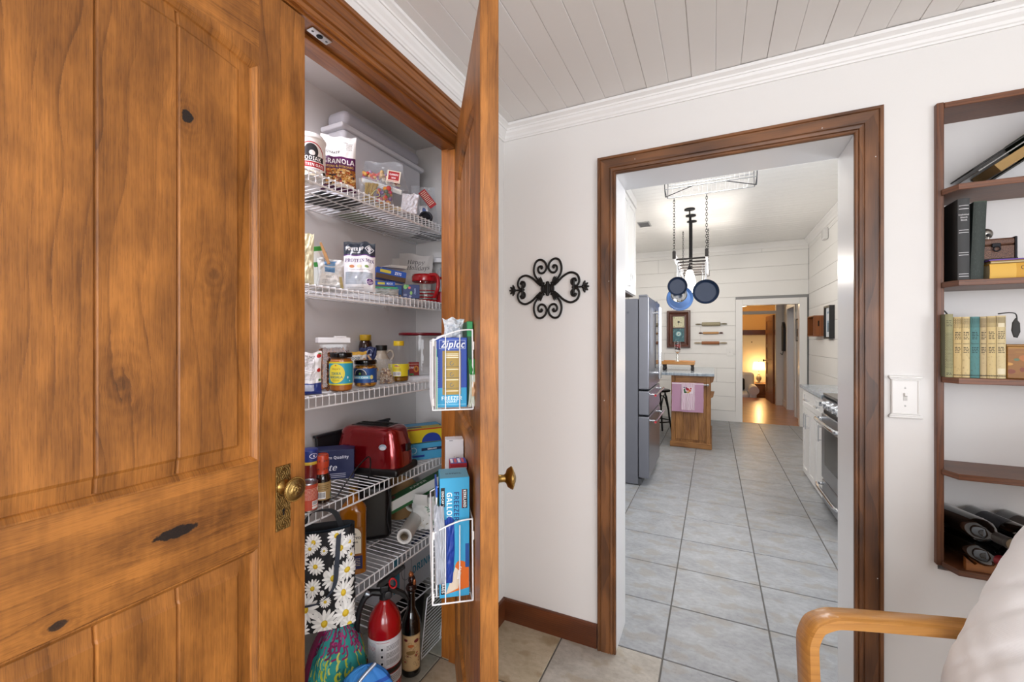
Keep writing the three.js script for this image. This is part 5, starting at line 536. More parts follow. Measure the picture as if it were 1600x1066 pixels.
{
  const t = thing('fire_extinguisher', 'red fire extinguisher with black valve and hose on the pantry floor', 'fire extinguisher', [-1.13, 0, 1.243], face(-1.13, 1.243)), r = 0.062, red = MP(0xa30d14, 0.22, { clearcoat: 0.8, clearcoatRoughness: 0.1 });
  part(t, 'cylinder', lathe([[0, 0.001], [r - 0.004, 0.001], [r, 0.006], [r, 0.285], [r - 0.003, 0.308], [r - 0.012, 0.333], [r - 0.026, 0.353], [0.024, 0.366], [0.019, 0.372], [0.019, 0.384], [0, 0.384]], 56), red);
  label3(t, 'instruction_label', r + 0.0007, 0.105, 0.155, 170, printed(900, 520, (c, W, H) => { fillR(c, '#d9d9dc', 0, 0, W, H); fillR(c, '#e9e9ea', 240, 20, 240, 480); txt(c, 'FIRE EXTINGUISHER', 360, 44, 24, '#b02028'); scribble(c, '#99a', 30, 60, 190, 18, 24, 8); scribble(c, '#c05060', 30, 130, 190, 3, 24, 8); for (let i = 0; i < 3; i++) { fillR(c, '#f4f4f4', 300, 110 + i * 130, 80, 100); fillR(c, '#16161a', 325, 140 + i * 130, 36, 40); scribble(c, '#333', 420, 110 + i * 130, 260, 4, 24, 9); } }, { rough: 0.4 }), 0.2);
  part(t, 'strap', lathe([[r + 0.0004, 0.133], [r + 0.0014, 0.134], [r + 0.0014, 0.15], [r + 0.0004, 0.151]], 48), MAT.black); label3(t, 'lower_label', r + 0.0007, 0.04, 0.09, 170, printed(600, 160, (c, W, H) => { fillR(c, '#cfcfd2', 0, 0, W, H); scribble(c, '#555', 60, 30, 480, 4, 26, 9); }), -0.05);
  part(t, 'valve', join(cyl(0.017, 0.02, 0.03, 20).translate(0, 0.397, 0), cyl(0.011, 0.013, 0.06, 16).rotateZ(1.35).translate(-0.04, 0.41, 0), rb(0.034, 0.03, 0.028, 0.006).translate(0, 0.418, 0)), MAT.black); part(t, 'gauge', lathe([[0, 0.006], [0.013, 0.006], [0.0155, 0.003], [0.0155, 0]], 24).rotateX(Math.PI / 2), M(0x2a2a2d, 0.25), [0.012, 0.4, 0.018]);
  part(t, 'lever', ext([[-0.03, 0.43], [-0.022, 0.446], [0.07, 0.496], [0.076, 0.487], [-0.006, 0.428]], 0.022, 0.003).translate(0, 0, -0.011), MAT.black); part(t, 'grip', ext([[0.0, 0.412], [0.02, 0.426], [0.075, 0.392], [0.092, 0.362], [0.082, 0.358], [0.055, 0.386]], 0.018, 0.003).translate(0, 0, -0.009), MAT.black);
  part(t, 'pin_ring', new THREE.TorusGeometry(0.016, 0.0032, 8, 28).scale(0.8, 1.15, 1).rotateZ(0.25), MP(0xc01018, 0.3), [0.03, 0.443, 0.02]);
  part(t, 'hose', tube([[-0.045, 0.413, 0.004], [-0.072, 0.398, 0.01], [-0.092, 0.35, 0.014], [-0.1, 0.28, 0.014], [-0.098, 0.2, 0.012], [-0.085, 0.14, 0.012], [-0.075, 0.12, 0.014]], 0.0105, 60, 12), M(0x14161b, 0.45)); part(t, 'hose_ferrule', lathe([[0.0112, 0], [0.0122, 0.002], [0.0122, 0.016], [0.0112, 0.018]], 20).rotateZ(1.1), M(0xa9b2bc, 0.3, 0.7), [-0.054, 0.407, 0.005]);
}
{ const t = thing('wine_bottle', 'dark wine bottle with illustrated tan label and bird-shaped stopper on the pantry floor', 'wine bottle', [-1.122, 0, 1.39], face(-1.122, 1.39)), r = 0.0385;
  part(t, 'glass', lathe([[0, 0.001], [r - 0.003, 0.001], [r, 0.006], [r, 0.195], [r - 0.004, 0.222], [0.022, 0.25], [0.0155, 0.268], [0.0145, 0.325], [0.0165, 0.328], [0.0165, 0.338], [0, 0.338]], 44), MP(0x070708, 0.07, { clearcoat: 1 }));
  label3(t, 'illustrated_label', r + 0.0005, 0.142, 0.03, 130, printed(420, 680, (c, W, H) => { fillR(c, '#c8a878', 0, 0, W, H); c.strokeStyle = '#3a2618'; c.lineWidth = 5; c.strokeRect(10, 10, W - 20, H - 20); const r0 = seeded(15); for (let i = 0; i < 26; i++) { const a = 40 + r0() * 340, b = 40 + r0() * 600, q = 16 + r0() * 26; c.strokeStyle = '#4a2f1c'; c.lineWidth = 4; c.beginPath(); c.arc(a, b, q, r0() * 6, r0() * 6 + 4); c.stroke(); if (i % 3 === 0) { disc(c, '#7a1c20', a, b, q * 0.6, q * 0.45); disc(c, '#a8442a', a + 6, b - 4, q * 0.3); } } disc(c, '#b8602a', 210, 200, 60, 30); disc(c, '#6a1a1c', 110, 90, 40, 26); disc(c, '#6a1a1c', 320, 120, 50, 34); disc(c, '#8a6a3a', 210, 330, 90, 40); }, { rough: 0.6 }), -0.05);
  const s = part(t, 'stopper', join(lathe([[0, 0.338], [0.02, 0.338], [0.023, 0.346], [0.019, 0.356], [0.012, 0.362], [0, 0.364]], 20), new THREE.SphereGeometry(0.016, 20, 14).scale(0.9, 1.25, 1).translate(0.002, 0.378, 0)), M(0x2a1512, 0.25)); part(s, 'bird_head', join(new THREE.SphereGeometry(0.0105, 16, 12).translate(-0.001, 0.4, 0), new THREE.ConeGeometry(0.004, 0.014, 10).rotateZ(0.5).translate(-0.004, 0.412, 0.002)), M(0xa8643a, 0.35, 0.5)); part(s, 'wing', new THREE.SphereGeometry(0.012, 14, 10).scale(0.6, 1.1, 0.5).translate(0.012, 0.372, 0.01), M(0xa8643a, 0.3, 0.6)); }
function softBag(name, label, pos, turn, w, h, d, mat, seed, extras) { const t = thing(name, label, 'cloth bag', pos, turn); part(t, 'bag', sheet((u, v) => { const a = u * 2 * Math.PI, e = 0.8, k = Math.pow(Math.max(0, 1 - Math.pow(v, 2.4)), 0.5) * (0.86 + 0.14 * Math.sin(Math.min(1, v * 4) * 1.57)), n = 1 + 0.1 * N3(Math.cos(a) * 1.3 + seed, v * 2.2, Math.sin(a) * 1.3) + 0.05 * N3(Math.cos(a) * 4 + seed, v * 6, Math.sin(a) * 4); return [Math.sign(Math.cos(a)) * Math.pow(Math.abs(Math.cos(a)), e) * w / 2 * k * n, 0.001 + h * v * (0.95 + 0.05 * n), Math.sign(Math.sin(a)) * Math.pow(Math.abs(Math.sin(a)), e) * d / 2 * k * n]; }, 64, 36, true), mat); if (extras) extras(t); return t; }
{ const floral = printed(1024, 512, (c, W, H) => { const r = seeded(77); fillR(c, '#2f9c94', 0, 0, W, H); for (let i = 0; i < 620; i++) { const a = r() * W, b = r() * H, q = 11 + r() * 15; if (b < 120) { c.strokeStyle = ['#9c1f63', '#7a1f4f', '#b8317a'][i % 3]; c.lineWidth = 9; c.beginPath(); c.moveTo(a, b); c.bezierCurveTo(a + q * 2, b - q, a - q, b + q * 2, a + q * 2, b + q * 2); c.stroke(); } else { c.strokeStyle = ['#c9cf3a', '#4fb8ac', '#1f7a7a', '#d8dc6a', '#c9cf3a'][i % 5]; c.lineWidth = 9; c.beginPath(); c.moveTo(a, b); c.quadraticCurveTo(a + q, b + q, a + 4, b + q * 2.4); c.stroke(); } } }, { rough: 0.8 });
  const q = atX(527, -1.235); softBag('cloth_bag', 'stuffed cloth bag in pink, teal and yellow floral print on the pantry floor', [q.x, 0, q.d], face(q.x, q.d), 0.22, 0.345, 0.17, floral, 2.2, (t) => part(t, 'side_gusset', sheet((u, v) => { const a = 2.6 + u * 0.9; return [Math.cos(a) * 0.122 * Math.pow(1 - Math.pow(v * 0.93, 2.4), 0.5), 0.004 + v * 0.325, Math.sin(a) * 0.1 * Math.pow(1 - Math.pow(v * 0.93, 2.4), 0.5)]; }, 12, 18), M(0x7a1746, 0.75)));
  const p = atX(572, -1.055), blue = printed(512, 256, (c, W, H) => { const g = c.createLinearGradient(0, 0, W, 0); g.addColorStop(0, '#2f78c8'); g.addColorStop(0.5, '#3f93dc'); g.addColorStop(1, '#2668b8'); c.fillStyle = g; c.fillRect(0, 0, W, H); c.strokeStyle = '#1d3f9a'; c.lineWidth = 8; for (let i = 0; i < 6; i++) { c.beginPath(); c.arc(60 + i * 80, 170, 30, 3.3, 6.2); c.stroke(); } fillR(c, '#1c4fa8', 0, 40, W, 10); }, { rough: 0.7 }); softBag('cloth_bag', 'bright blue cloth bag lying in front of the fire extinguisher', [p.x, 0, p.d], face(p.x, p.d), 0.23, 0.27, 0.11, blue, 6.4, (t) => part(t, 'silver_trim', tube([[-0.09, 0.1, 0.045], [-0.066, 0.19, 0.052], [-0.02, 0.25, 0.04], [0.03, 0.28, 0.016]], 0.006, 24, 8), M(0xb4bcc8, 0.3, 0.6)));
  const z = atX(581, -1.17); softBag('cloth_bag', 'white cloth bag with red dots between the blue bag and the extinguisher', [z.x, 0, z.d], face(z.x, z.d), 0.085, 0.18, 0.07, printed(256, 256, (c, W, H) => { fillR(c, '#e6e2e0', 0, 0, W, H); for (let i = 0; i < 12; i++) for (let j = 0; j < 8; j++) disc(c, '#b81c28', i * 22 + (j % 2) * 11, j * 34, 9, 13); }, { rough: 0.8 }), 9.1, (t) => part(t, 'drawstring', tube([[-0.02, 0.17, 0.01], [0, 0.187, 0.018], [0.02, 0.175, 0.012]], 0.002, 14, 6), M(0xe8e8e8, 0.8))); }
{ const q = atX(474, -1.13), t = thing('white_case', 'slim white case standing at the pantry floor edge by the left door', 'case', [q.x, 0, q.d], face(q.x, q.d)); part(t, 'case', rb(0.05, 0.26, 0.12, 0.006).translate(0, 0.131, 0), M(0xdddde0, 0.5)); part(t, 'sticker', rb(0.02, 0.07, 0.001, 0.0004), printed(60, 200, (c) => { fillR(c, '#eee', 0, 0, 60, 200); scribble(c, '#777', 8, 14, 44, 9, 20, 6); }), [0.012, 0.1, 0.0606]); }

// ---------------------------------------------------------------- wire racks on the inner face of the half-open door
const SN = Math.sin(OPEN), CN = Math.cos(OPEN);
function onDoor(name, label, cat, s, y, n, extra = 0, group) { return thing(name, label, cat, [XL + s * SN - (LT + n) * CN, y, 1.505 - s * CN - (LT + n) * SN], rightDoor.rotation.y + extra, group); }
function doorRack(label, y, h) {
  const s0 = 0.36, s1 = 0.67, L = s1 - s0, N = 0.107, t = onDoor('door_rack', label, 'wire rack', s0, y, 0, 0, 'white wire racks on the pantry door'), r = 0.0022;
  for (const x of [0, L]) part(t, 'end_frame', join(wirePath([[x, 0, 0.004], [x, 0, N], [x, h * 0.86, N]], r), tube([[x, h * 0.86, N], [x, h * 0.93, N * 0.72], [x, h * 0.985, N * 0.4], [x, h, N * 0.2], [x, h, 0.006]], r, 20, 6), wirePath([[x, h, 0.006], [x, 0, 0.004]], r)), MAT.wire);
  for (const z of [N * 0.36, N * 0.7]) part(t, 'end_wire', rod([L, 0, z], [L, h * 0.94, z], r * 0.7, 6), MAT.wire);
  for (const [yy, z] of [[0, N], [h * 0.86, N], [h * 0.45, N], [h, 0.006], [0, 0.006]]) part(t, 'long_rail', rod([0, yy, z], [L, yy, z], r, 6), MAT.wire);
  for (let k = 1; k < 9; k++) part(t, 'front_wire', wirePath([[(L * k) / 9, 0, 0.004], [(L * k) / 9, 0, N], [(L * k) / 9, h * 0.86, N]], r * 0.7), MAT.wire);
  for (const yy of [h * 0.84, 0.02]) part(t, 'clip', rb(0.006, 0.02, 0.007, 0.002), MAT.white, [L, yy, N * (yy > 0.05 ? 0.985 : 0.99)]); part(t, 'door_clip', rb(0.007, 0.022, 0.006, 0.002), MAT.white, [L, h * 0.8, 0.004]);
}
doorRack('upper white wire rack on the pantry door, holding the freezer bag box', 1.184, 0.205); doorRack('lower white wire rack on the pantry door, holding several cartons', 0.689, 0.21);
const Q = Math.PI / 2;
function rackCarton(name, label, s, y, n0, w, h, d, draw, S = 2400) { const t = onDoor(name, label, 'carton', s - d / 2, y, n0 + w / 2, Q); part(t, 'carton', carton(w, h, d), cartonPrint(w, h, d, draw, S)); return t; }
rackCarton('freezer_bag_box', 'blue and gold freezer bag box in the upper door rack', 0.662, 1.189, 0.019, 0.079, 0.18, 0.18, (c, { F, S, T, W, H }) => { fillR(c, '#1c46a8', 0, 0, W, H); const [a, b, w, h] = F; fillR(c, '#2a9fd0', a, b + h * 0.72, w, h * 0.28); c.save(); c.beginPath(); c.rect(a + w * 0.1, b + h * 0.04, w * 0.84, h * 0.12); c.fillStyle = '#163a94'; c.fill(); c.strokeStyle = '#dfe8f8'; c.lineWidth = 2; c.stroke(); c.restore(); txt(c, 'Ziploc', a + w * 0.53, b + h * 0.1, 56, '#f4f6fa', 'italic bold', 'center', 0, 'sans-serif', w * 0.76); fillR(c, '#a88a3a', a + w * 0.2, b + h * 0.19, w * 0.6, h * 0.63); for (const q of [0.23, 0.255, 0.28, 0.45, 0.6, 0.76]) fillR(c, '#efe6c8', a + w * 0.28, b + h * q, w * 0.44, 6); c.strokeStyle = '#4a5a6a'; c.lineWidth = 3; for (const q of [0.37, 0.53, 0.68]) { c.beginPath(); c.arc(a + w * 0.5, b + h * q, 11, 0, 5); c.stroke(); fillR(c, '#5a5a48', a + w * 0.24, b + h * (q + 0.045), w * 0.5, 3); } txt(c, 'FREEZER', a + w * 0.5, b + h * 0.87, 32, '#e8f4fa'); txt(c, 'QUART', a + w * 0.5, b + h * 0.92, 22, '#e8f4fa'); fillR(c, '#8fd0ea', a + 6, b + h * 0.955, w - 12, 4); scribble(c, '#5a80d0', a + 6, b + h * 0.3, 8, 20, 14, 6); });
rackCarton('wrap_box', 'tall dark green wrap box beside the freezer bag box', 0.645, 1.19, 0.002, 0.0155, 0.222, 0.2, (c, { F, S, T, W, H }) => { fillR(c, '#1c5a3a', 0, 0, W, H); fillR(c, '#2a9a5a', F[0], F[1], F[2], F[3] * 0.18); });
{ const t = onDoor('plastic_bag', 'crumpled clear plastic bag tucked behind the freezer bag box', 'plastic bag', 0.6, 1.36, 0.05, Q); part(t, 'film', pouch(0.06, 0.062, 0.03, 61, { wrinkle: 0.008, pinch: 0.2 }), M(0xdde3e8, 0.3)); part(t, 'knot', new THREE.SphereGeometry(0.009, 12, 8).scale(1.3, 0.8, 0.8).translate(-0.008, 0.048, 0.006), M(0xe3e8ec, 0.3)); }
{ const t = onDoor('snack_pouch', 'green and white pouch slumped at the door side of the upper rack', 'food bag', 0.668, 1.19, 0.004, Q); part(t, 'pouch', pouch(0.026, 0.125, 0.012, 62, { wrinkle: 0.004, pinch: 0.3 }), printed(96, 400, (c, W, H) => { fillR(c, '#c9d0c2', 0, 0, W, H); fillR(c, '#2c8a42', 0, 0, W, 130); fillR(c, '#d8b088', 30, 190, 40, 120); }), [0, 0, 0.0]); }
{ const t = onDoor('coupon_sheets', 'folded white and green paper sheets at the front of the upper rack', 'papers', 0.63, 1.19, 0.0995, Q); for (let k = 0; k < 3; k++) part(t, 'sheet', rb(0.0012, 0.17 - 0.02 * k, 0.14, 0.0004).translate(0.0016 * k, (0.17 - 0.02 * k) / 2, 0), [M(0xeceeee, 0.7), M(0x3b9a68, 0.7), M(0xdfe8e2, 0.7)][k]); }
rackCarton('parchment_carton', 'white parchment paper carton standing deepest in the lower door rack', 0.4, 0.694, 0.003, 0.057, 0.35, 0.05, (c, { F, S, T, W, H }) => { fillR(c, '#d3d3d4', 0, 0, W, H); fillR(c, '#8f9094', F[0] + F[2] * 0.2, F[1], F[2] * 0.2, 10); txt(c, 'Parchment', F[0] + F[2] * 0.66, F[1] + F[3] * 0.26, 34, '#444', 'normal', 'center', Q); fillR(c, '#777', F[0] + F[2] * 0.46, F[1] + F[3] * 0.15, 2, F[3] * 0.3); });
rackCarton('red_carton', 'small red and white carton behind the light blue box in the lower rack', 0.51, 0.694, 0.003, 0.05, 0.305, 0.06, (c, { F, S, T, W, H }) => { fillR(c, '#a82430', 0, 0, W, H); fillR(c, '#3c4ea0', T[0], T[1], T[2], T[3]); for (let i = 0; i < 4; i++) fillR(c, ['#e6e6ea', '#d0454a'][i % 2], T[0] + 6 + i * 26, T[1] + 14, 18, T[3] - 40); fillR(c, '#e8e0e0', F[0], F[1] + F[3] * 0.04, F[2], 6); });
rackCarton('freezer_bag_box', 'tall light blue gallon freezer bag box in the lower door rack', 0.655, 0.694, 0.012, 0.077, 0.31, 0.085, (c, { F, S, T, W, H }) => { fillR(c, '#38a3d2', 0, 0, W, H); fillR(c, '#7cc4e2', ...T); scribble(c, '#2a5a8a', T[0] + 40, T[1] + T[3] * 0.5, 100, 2, 14, 8); const [a, b, w, h] = F; fillR(c, '#1c2028', a + w * 0.74, b + h * 0.1, w * 0.19, h * 0.16); txt(c, 'KIRKLAND', a + w * 0.84, b + h * 0.18, 27, '#f2f2f2', 'bold', 'center', Q, 'sans-serif', h * 0.15); fillR(c, '#b02a30', a + w * 0.745, b + h * 0.1, 4, h * 0.16); txt(c, 'FREEZER', a + w * 0.56, b + h * 0.24, 46, '#173a74', 'bold', 'center', Q); txt(c, 'GALLON', a + w * 0.32, b + h * 0.24, 46, '#e8f4fa', 'bold', 'center', Q); fillR(c, '#15171c', a + w * 0.04, b + h * 0.08, w * 0.13, h * 0.16); txt(c, 'END-CAP', a + w * 0.105, b + h * 0.16, 19, '#eee', 'bold', 'center', Q); c.fillStyle = '#d96a1e'; c.beginPath(); c.moveTo(a + w, b + h * 0.74); c.quadraticCurveTo(a + w * 0.6, b + h * 0.66, a + w * 0.52, b + h * 0.74); c.quadraticCurveTo(a + w * 0.4, b + h * 0.88, a + w * 0.2, b + h * 0.97); c.lineTo(a + w, b + h * 0.93); c.fill(); c.fillStyle = '#dccdb8'; c.beginPath(); c.moveTo(a + w * 0.52, b + h * 0.75); c.lineTo(a + w * 0.72, b + h * 0.8); c.lineTo(a + w * 0.62, b + h * 0.93); c.lineTo(a + w * 0.2, b + h * 0.97); c.fill(); txt(c, 'GALLON', a + w * 0.66, b + h * 0.8, 20, '#fff', 'bold', 'center', Q + 0.2); fillR(c, '#15171c', a + w * 0.04, b + h * 0.84, w * 0.15, h * 0.13); txt(c, '2 BAGS', a + w * 0.115, b + h * 0.905, 24, '#eee', 'bold', 'center', Q); fillR(c, '#1d4f9a', a + w * 0.86, b + h * 0.56, w * 0.14, h * 0.2); });
{ const t = onDoor('poly_bag', 'long white and dark blue plastic bag hanging in front of the light blue box', 'plastic bag', 0.664, 0.735, 0.078, Q + 0.1); part(t, 'blue_film', pouch(0.036, 0.165, 0.006, 64, { wrinkle: 0.003, pinch: -0.2, lean: 0.02 }), M(0x1d3f9a, 0.35), [0.004, 0.0, -0.004]); part(t, 'clear_film', pouch(0.024, 0.2, 0.012, 65, { wrinkle: 0.004, pinch: -0.15, lean: -0.03 }), M(0xaeb2bb, 0.2), [-0.008, 0.004, 0.002]); }
{ const t = onDoor('file_folder', 'white and blue flat packet along the front of the lower rack', 'packet', 0.6, 0.694, 0.0965, Q); part(t, 'packet', rb(0.004, 0.285, 0.1, 0.0015).translate(0, 0.143, 0), M(0xe6eaee, 0.4)); part(t, 'blue_edge', rb(0.005, 0.03, 0.101, 0.0015).translate(0, 0.275, 0), M(0x2f5fc0, 0.4)); }
// ---------------------------------------------------------------- on the doorway wall
{ // wrought-iron scroll ornament
  const t = thing('iron_wall_ornament', 'black wrought-iron scroll ornament on the white wall between pantry and doorway', 'wall ornament', [-0.697, 1.604, DB]), k = 0.000405, z = 0.011;
  const S = (pts, r = 0.0052, n = 60) => tube(pts.map((p) => [p[0] * k, p[1] * k, z + (p[2] ?? 0)]), r, n, 8);
  const scroll = [[40, 60], [105, 95], [158, 165], [168, 245], [138, 320], [82, 338], [28, 300], [12, 240], [42, 190], [88, 182], [116, 218], [106, 256], [74, 262], [62, 238]];
  const heart = [[40, 20], [110, 60], [190, 132], [275, 168], [350, 138], [376, 70], [352, 18], [318, 20], [286, 46], [290, 86], [326, 96], [342, 66]];
  for (const sx of [1, -1]) for (const sy of [1, -1]) { const f = (P) => P.map(([a, b]) => [a * sx, b * sy]); part(t, 'scroll', S(f(scroll)), MAT.iron); part(t, 'side_scroll', S(f(heart)), MAT.iron); part(t, 'scroll_eye', new THREE.SphereGeometry(0.0065, 14, 10).scale(1, 1, 0.7).translate(74 * k * sx, 240 * k * sy, z), MAT.iron);
    const leaves = []; for (let i = 0; i < 5; i++) { const a = 0.75 + (i - 2) * 0.23; leaves.push(new THREE.SphereGeometry(1, 10, 8).scale(0.026 - 0.003 * Math.abs(i - 2), 0.0042, 0.006).translate(0.018, 0, 0).rotateZ(a).translate(0.022, 0.022, z + 0.002)); } const lg = join(leaves); lg.scale(sx, sy, 1); if (sx * sy < 0) { const ix = lg.attributes.position; for (let i = 0; i < ix.count; i += 3) for (const at of ['position', 'normal', 'uv']) { const A = lg.attributes[at], n = A.itemSize; for (let c = 0; c < n; c++) { const q = A.array[(i + 1) * n + c]; A.array[(i + 1) * n + c] = A.array[(i + 2) * n + c]; A.array[(i + 2) * n + c] = q; } } } part(t, 'acanthus_leaf', lg, MAT.iron); }
  part(t, 'centre_collar', join(lathe([[0.004, -0.034], [0.0085, -0.03], [0.0085, 0.03], [0.004, 0.034]], 16).translate(0, 0, z), ...[-3, -2, -1, 1, 2, 3].map((i) => new THREE.SphereGeometry(1, 10, 8).scale(0.0055, 0.026 - Math.abs(i) * 0.0028, 0.006).translate(i * 0.0095, 0, z))), MAT.iron);
  part(t, 'cross_band', join(rod([-0.04, 0.016, z], [0.04, 0.016, z], 0.0034), rod([-0.04, -0.016, z], [0.04, -0.016, z], 0.0034)), MAT.iron);
  for (const s of [1, -1]) { part(t, 'side_collar', join(lathe([[0.002, -0.036], [0.0058, -0.03], [0.0058, 0.03], [0.002, 0.036]], 12).translate(s * 312 * k, 0, z + 0.003), S([[s * 290, 0], [s * 400, 0]], 0.004, 4)), MAT.iron); const petals = []; for (let i = 0; i < 5; i++) { const a = (i - 2) * 0.62; petals.push(new THREE.SphereGeometry(1, 10, 8).scale(0.0165, 0.006, 0.0055).translate(0.013, 0, 0).rotateZ(a)); } petals.push(new THREE.SphereGeometry(0.008, 12, 8)); const g = join(petals); if (s < 0) g.rotateZ(Math.PI); part(t, 'end_leaf', g.translate(s * 418 * k, 0, z), MAT.iron); }
  part(t, 'wall_stud', join(cyl(0.004, 0.004, z, 10).rotateX(Math.PI / 2).translate(0, 0.008, z / 2), cyl(0.003, 0.003, z, 8).rotateX(Math.PI / 2).translate(0.126, 0.0, z / 2), cyl(0.003, 0.003, z, 8).rotateX(Math.PI / 2).translate(-0.126, 0, z / 2)), MAT.iron);
}
function switchPlate(label, x, y, d, turn, w, h, ornate) {
  const t = thing('light_switch', label, 'light switch', [x, y, d], turn), m = M(0xebeae7, 0.35);
  if (ornate) { part(t, 'plate', rb(w * 0.84, h * 0.9, 0.008, 0.002).translate(0, 0, 0.004), m); sweep([[-w * 0.36, -h * 0.38], [w * 0.36, -h * 0.38], [w * 0.36, h * 0.38], [-w * 0.36, h * 0.38]], [[0, 0.008], [0, 0.0105], [-0.002, 0.0115], [-0.004, 0.0105], [-0.004, 0.008]], true).forEach((g) => part(t, 'plate_moulding', g, Object.assign(m.clone(), { side: THREE.DoubleSide }))); for (const s of [1, -1]) part(t, 'cornice', join(rb(w, 0.007, 0.015, 0.003).translate(0, s * (h / 2 - 0.004), 0.0075), rb(w * 0.93, 0.005, 0.012, 0.002).translate(0, s * (h / 2 - 0.0095), 0.006)), m); }
  else part(t, 'plate', rb(w, h, 0.006, 0.002).translate(0, 0, 0.003), m);
  const z = ornate ? 0.008 : 0.006; part(t, 'toggle_slot', rb(0.0105, 0.025, 0.001, 0.0004).translate(0, 0, z + 0.0003), M(0xc9c8c4, 0.5)); part(t, 'toggle', rb(0.008, 0.011, 0.012, 0.002).translate(0, 0.004, z + 0.005), m, [0, 0, 0], [-0.3, 0, 0]); for (const s of [1, -1]) part(t, 'screw', lathe([[0, 0.0014], [0.002, 0.001], [0.0028, 0]], 12).rotateX(Math.PI / 2).translate(0, s * 0.03, z), M(0xc4c4c2, 0.4));
}
switchPlate('white moulded light switch plate between the doorway casing and the bookshelf', 0.581, 1.172, DB, 0, 0.088, 0.142, true);
{ const t = thing('wall_outlet', 'white wall plate with a dark switch on the narrow wall strip beside the open door', 'wall plate', [XL, 1.45, 1.735], Math.PI / 2); part(t, 'plate', rb(0.07, 0.115, 0.006, 0.002).translate(0, 0, 0.003), M(0xe6e4e0, 0.4)); part(t, 'rocker', rb(0.016, 0.026, 0.006, 0.002).translate(0.012, 0.022, 0.007), M(0x3a3530, 0.4)); }

// ---------------------------------------------------------------- recessed bookshelf
const SH = [1.85, 1.55, 1.245, 0.946, 0.647];
{
  const t = thing('bookshelf', 'recessed dark walnut bookshelf with projecting angled shelves right of the doorway', 'bookshelf', [0, 0, 0]), w = 0.0185, x0 = NI.x0 - w, x1 = NI.x1 + w, wood = MAT.walnut;
  part(t, 'side_frame', grain(chamfer(w, NI.y1 - NI.y0 + 0.02, 0.145, 0.0015)), wood, [x0 + w / 2, (NI.y0 + NI.y1) / 2 + 0.01, -(DB - 0.018) - 0.0725]); part(t, 'side_frame', grain(chamfer(w, NI.y1 - NI.y0 + 0.02, 0.145, 0.0015)), wood, [x1 - w / 2, (NI.y0 + NI.y1) / 2 + 0.01, -(DB - 0.018) - 0.0725]);
  part(t, 'top_frame', grain(chamfer(NI.x1 - NI.x0 - 0.001, w, 0.145, 0.0015), 0), wood, [(NI.x0 + NI.x1) / 2, NI.y1 + w / 2, -(DB - 0.018) - 0.0725]);
  part(t, 'back_panel', slab(NI.x0, NI.x1, NI.y0, NI.y1, 1.977, 1.98), M(0xdedcda, 0.8));
  for (const y of SH) { const a = NI.x0 - 0.008, b = NI.x1 + 0.008, f = 1.784, g = ext([[a, -1.832], [a + 0.022, -f], [b - 0.022, -f], [b, -1.832], [b - 0.009, -1.838], [b - 0.009, -1.976], [a + 0.009, -1.976], [a + 0.009, -1.838]].map(([p, q]) => [p, -q]), 0.0185, 0.0012); g.rotateX(-Math.PI / 2); part(t, 'shelf', grain(g, 0), wood, [0, y - 0.0185, 0]); }
  const sc = []; for (let i = 0; i <= 40; i++) { const x = 0.71 + (0.8 * i) / 40; sc.push([x, 0.02 + 0.034 * Math.pow(Math.abs(Math.cos(((x - 0.68) / 0.1) * Math.PI)), 1.3)]); } part(t, 'bottle_rest', grain(ext([[0.71, 0], ...sc, [1.51, 0]].reverse(), 0.016, 0.001), 0), MAT.casingPale, [0, SH[4], -1.812]);
}
function book(name, label, x, y, d, w, h, depth, col, draw, turn = 0, tilt = 0, group) {  // spine faces +z; x is the left edge of the spine
  const t = thing(name, label, 'book', [x, y, d], turn, group); t.rotation.z = tilt; const m = M(col, 0.6); part(t, 'board', rb(0.0025, h, depth, 0.001).translate(0.00125, h / 2, -depth / 2), m); part(t, 'board', rb(0.0025, h, depth, 0.001).translate(w - 0.00125, h / 2, -depth / 2), m); part(t, 'pages', rb(w - 0.0052, h - 0.006, depth - 0.008, 0.0008).translate(w / 2, h / 2, -depth / 2 - 0.001), M(0xd2c29a, 0.85));
  part(t, 'spine', sheet((u, v) => { const a = u - 0.5; return [u * w, v * h, 0.0035 * (1 - 4 * a * a)]; }, 10, 1), printed(Math.max(40, Math.round(w * 2600)), Math.round(h * 2600), draw, { rough: 0.65 })); return t;
}
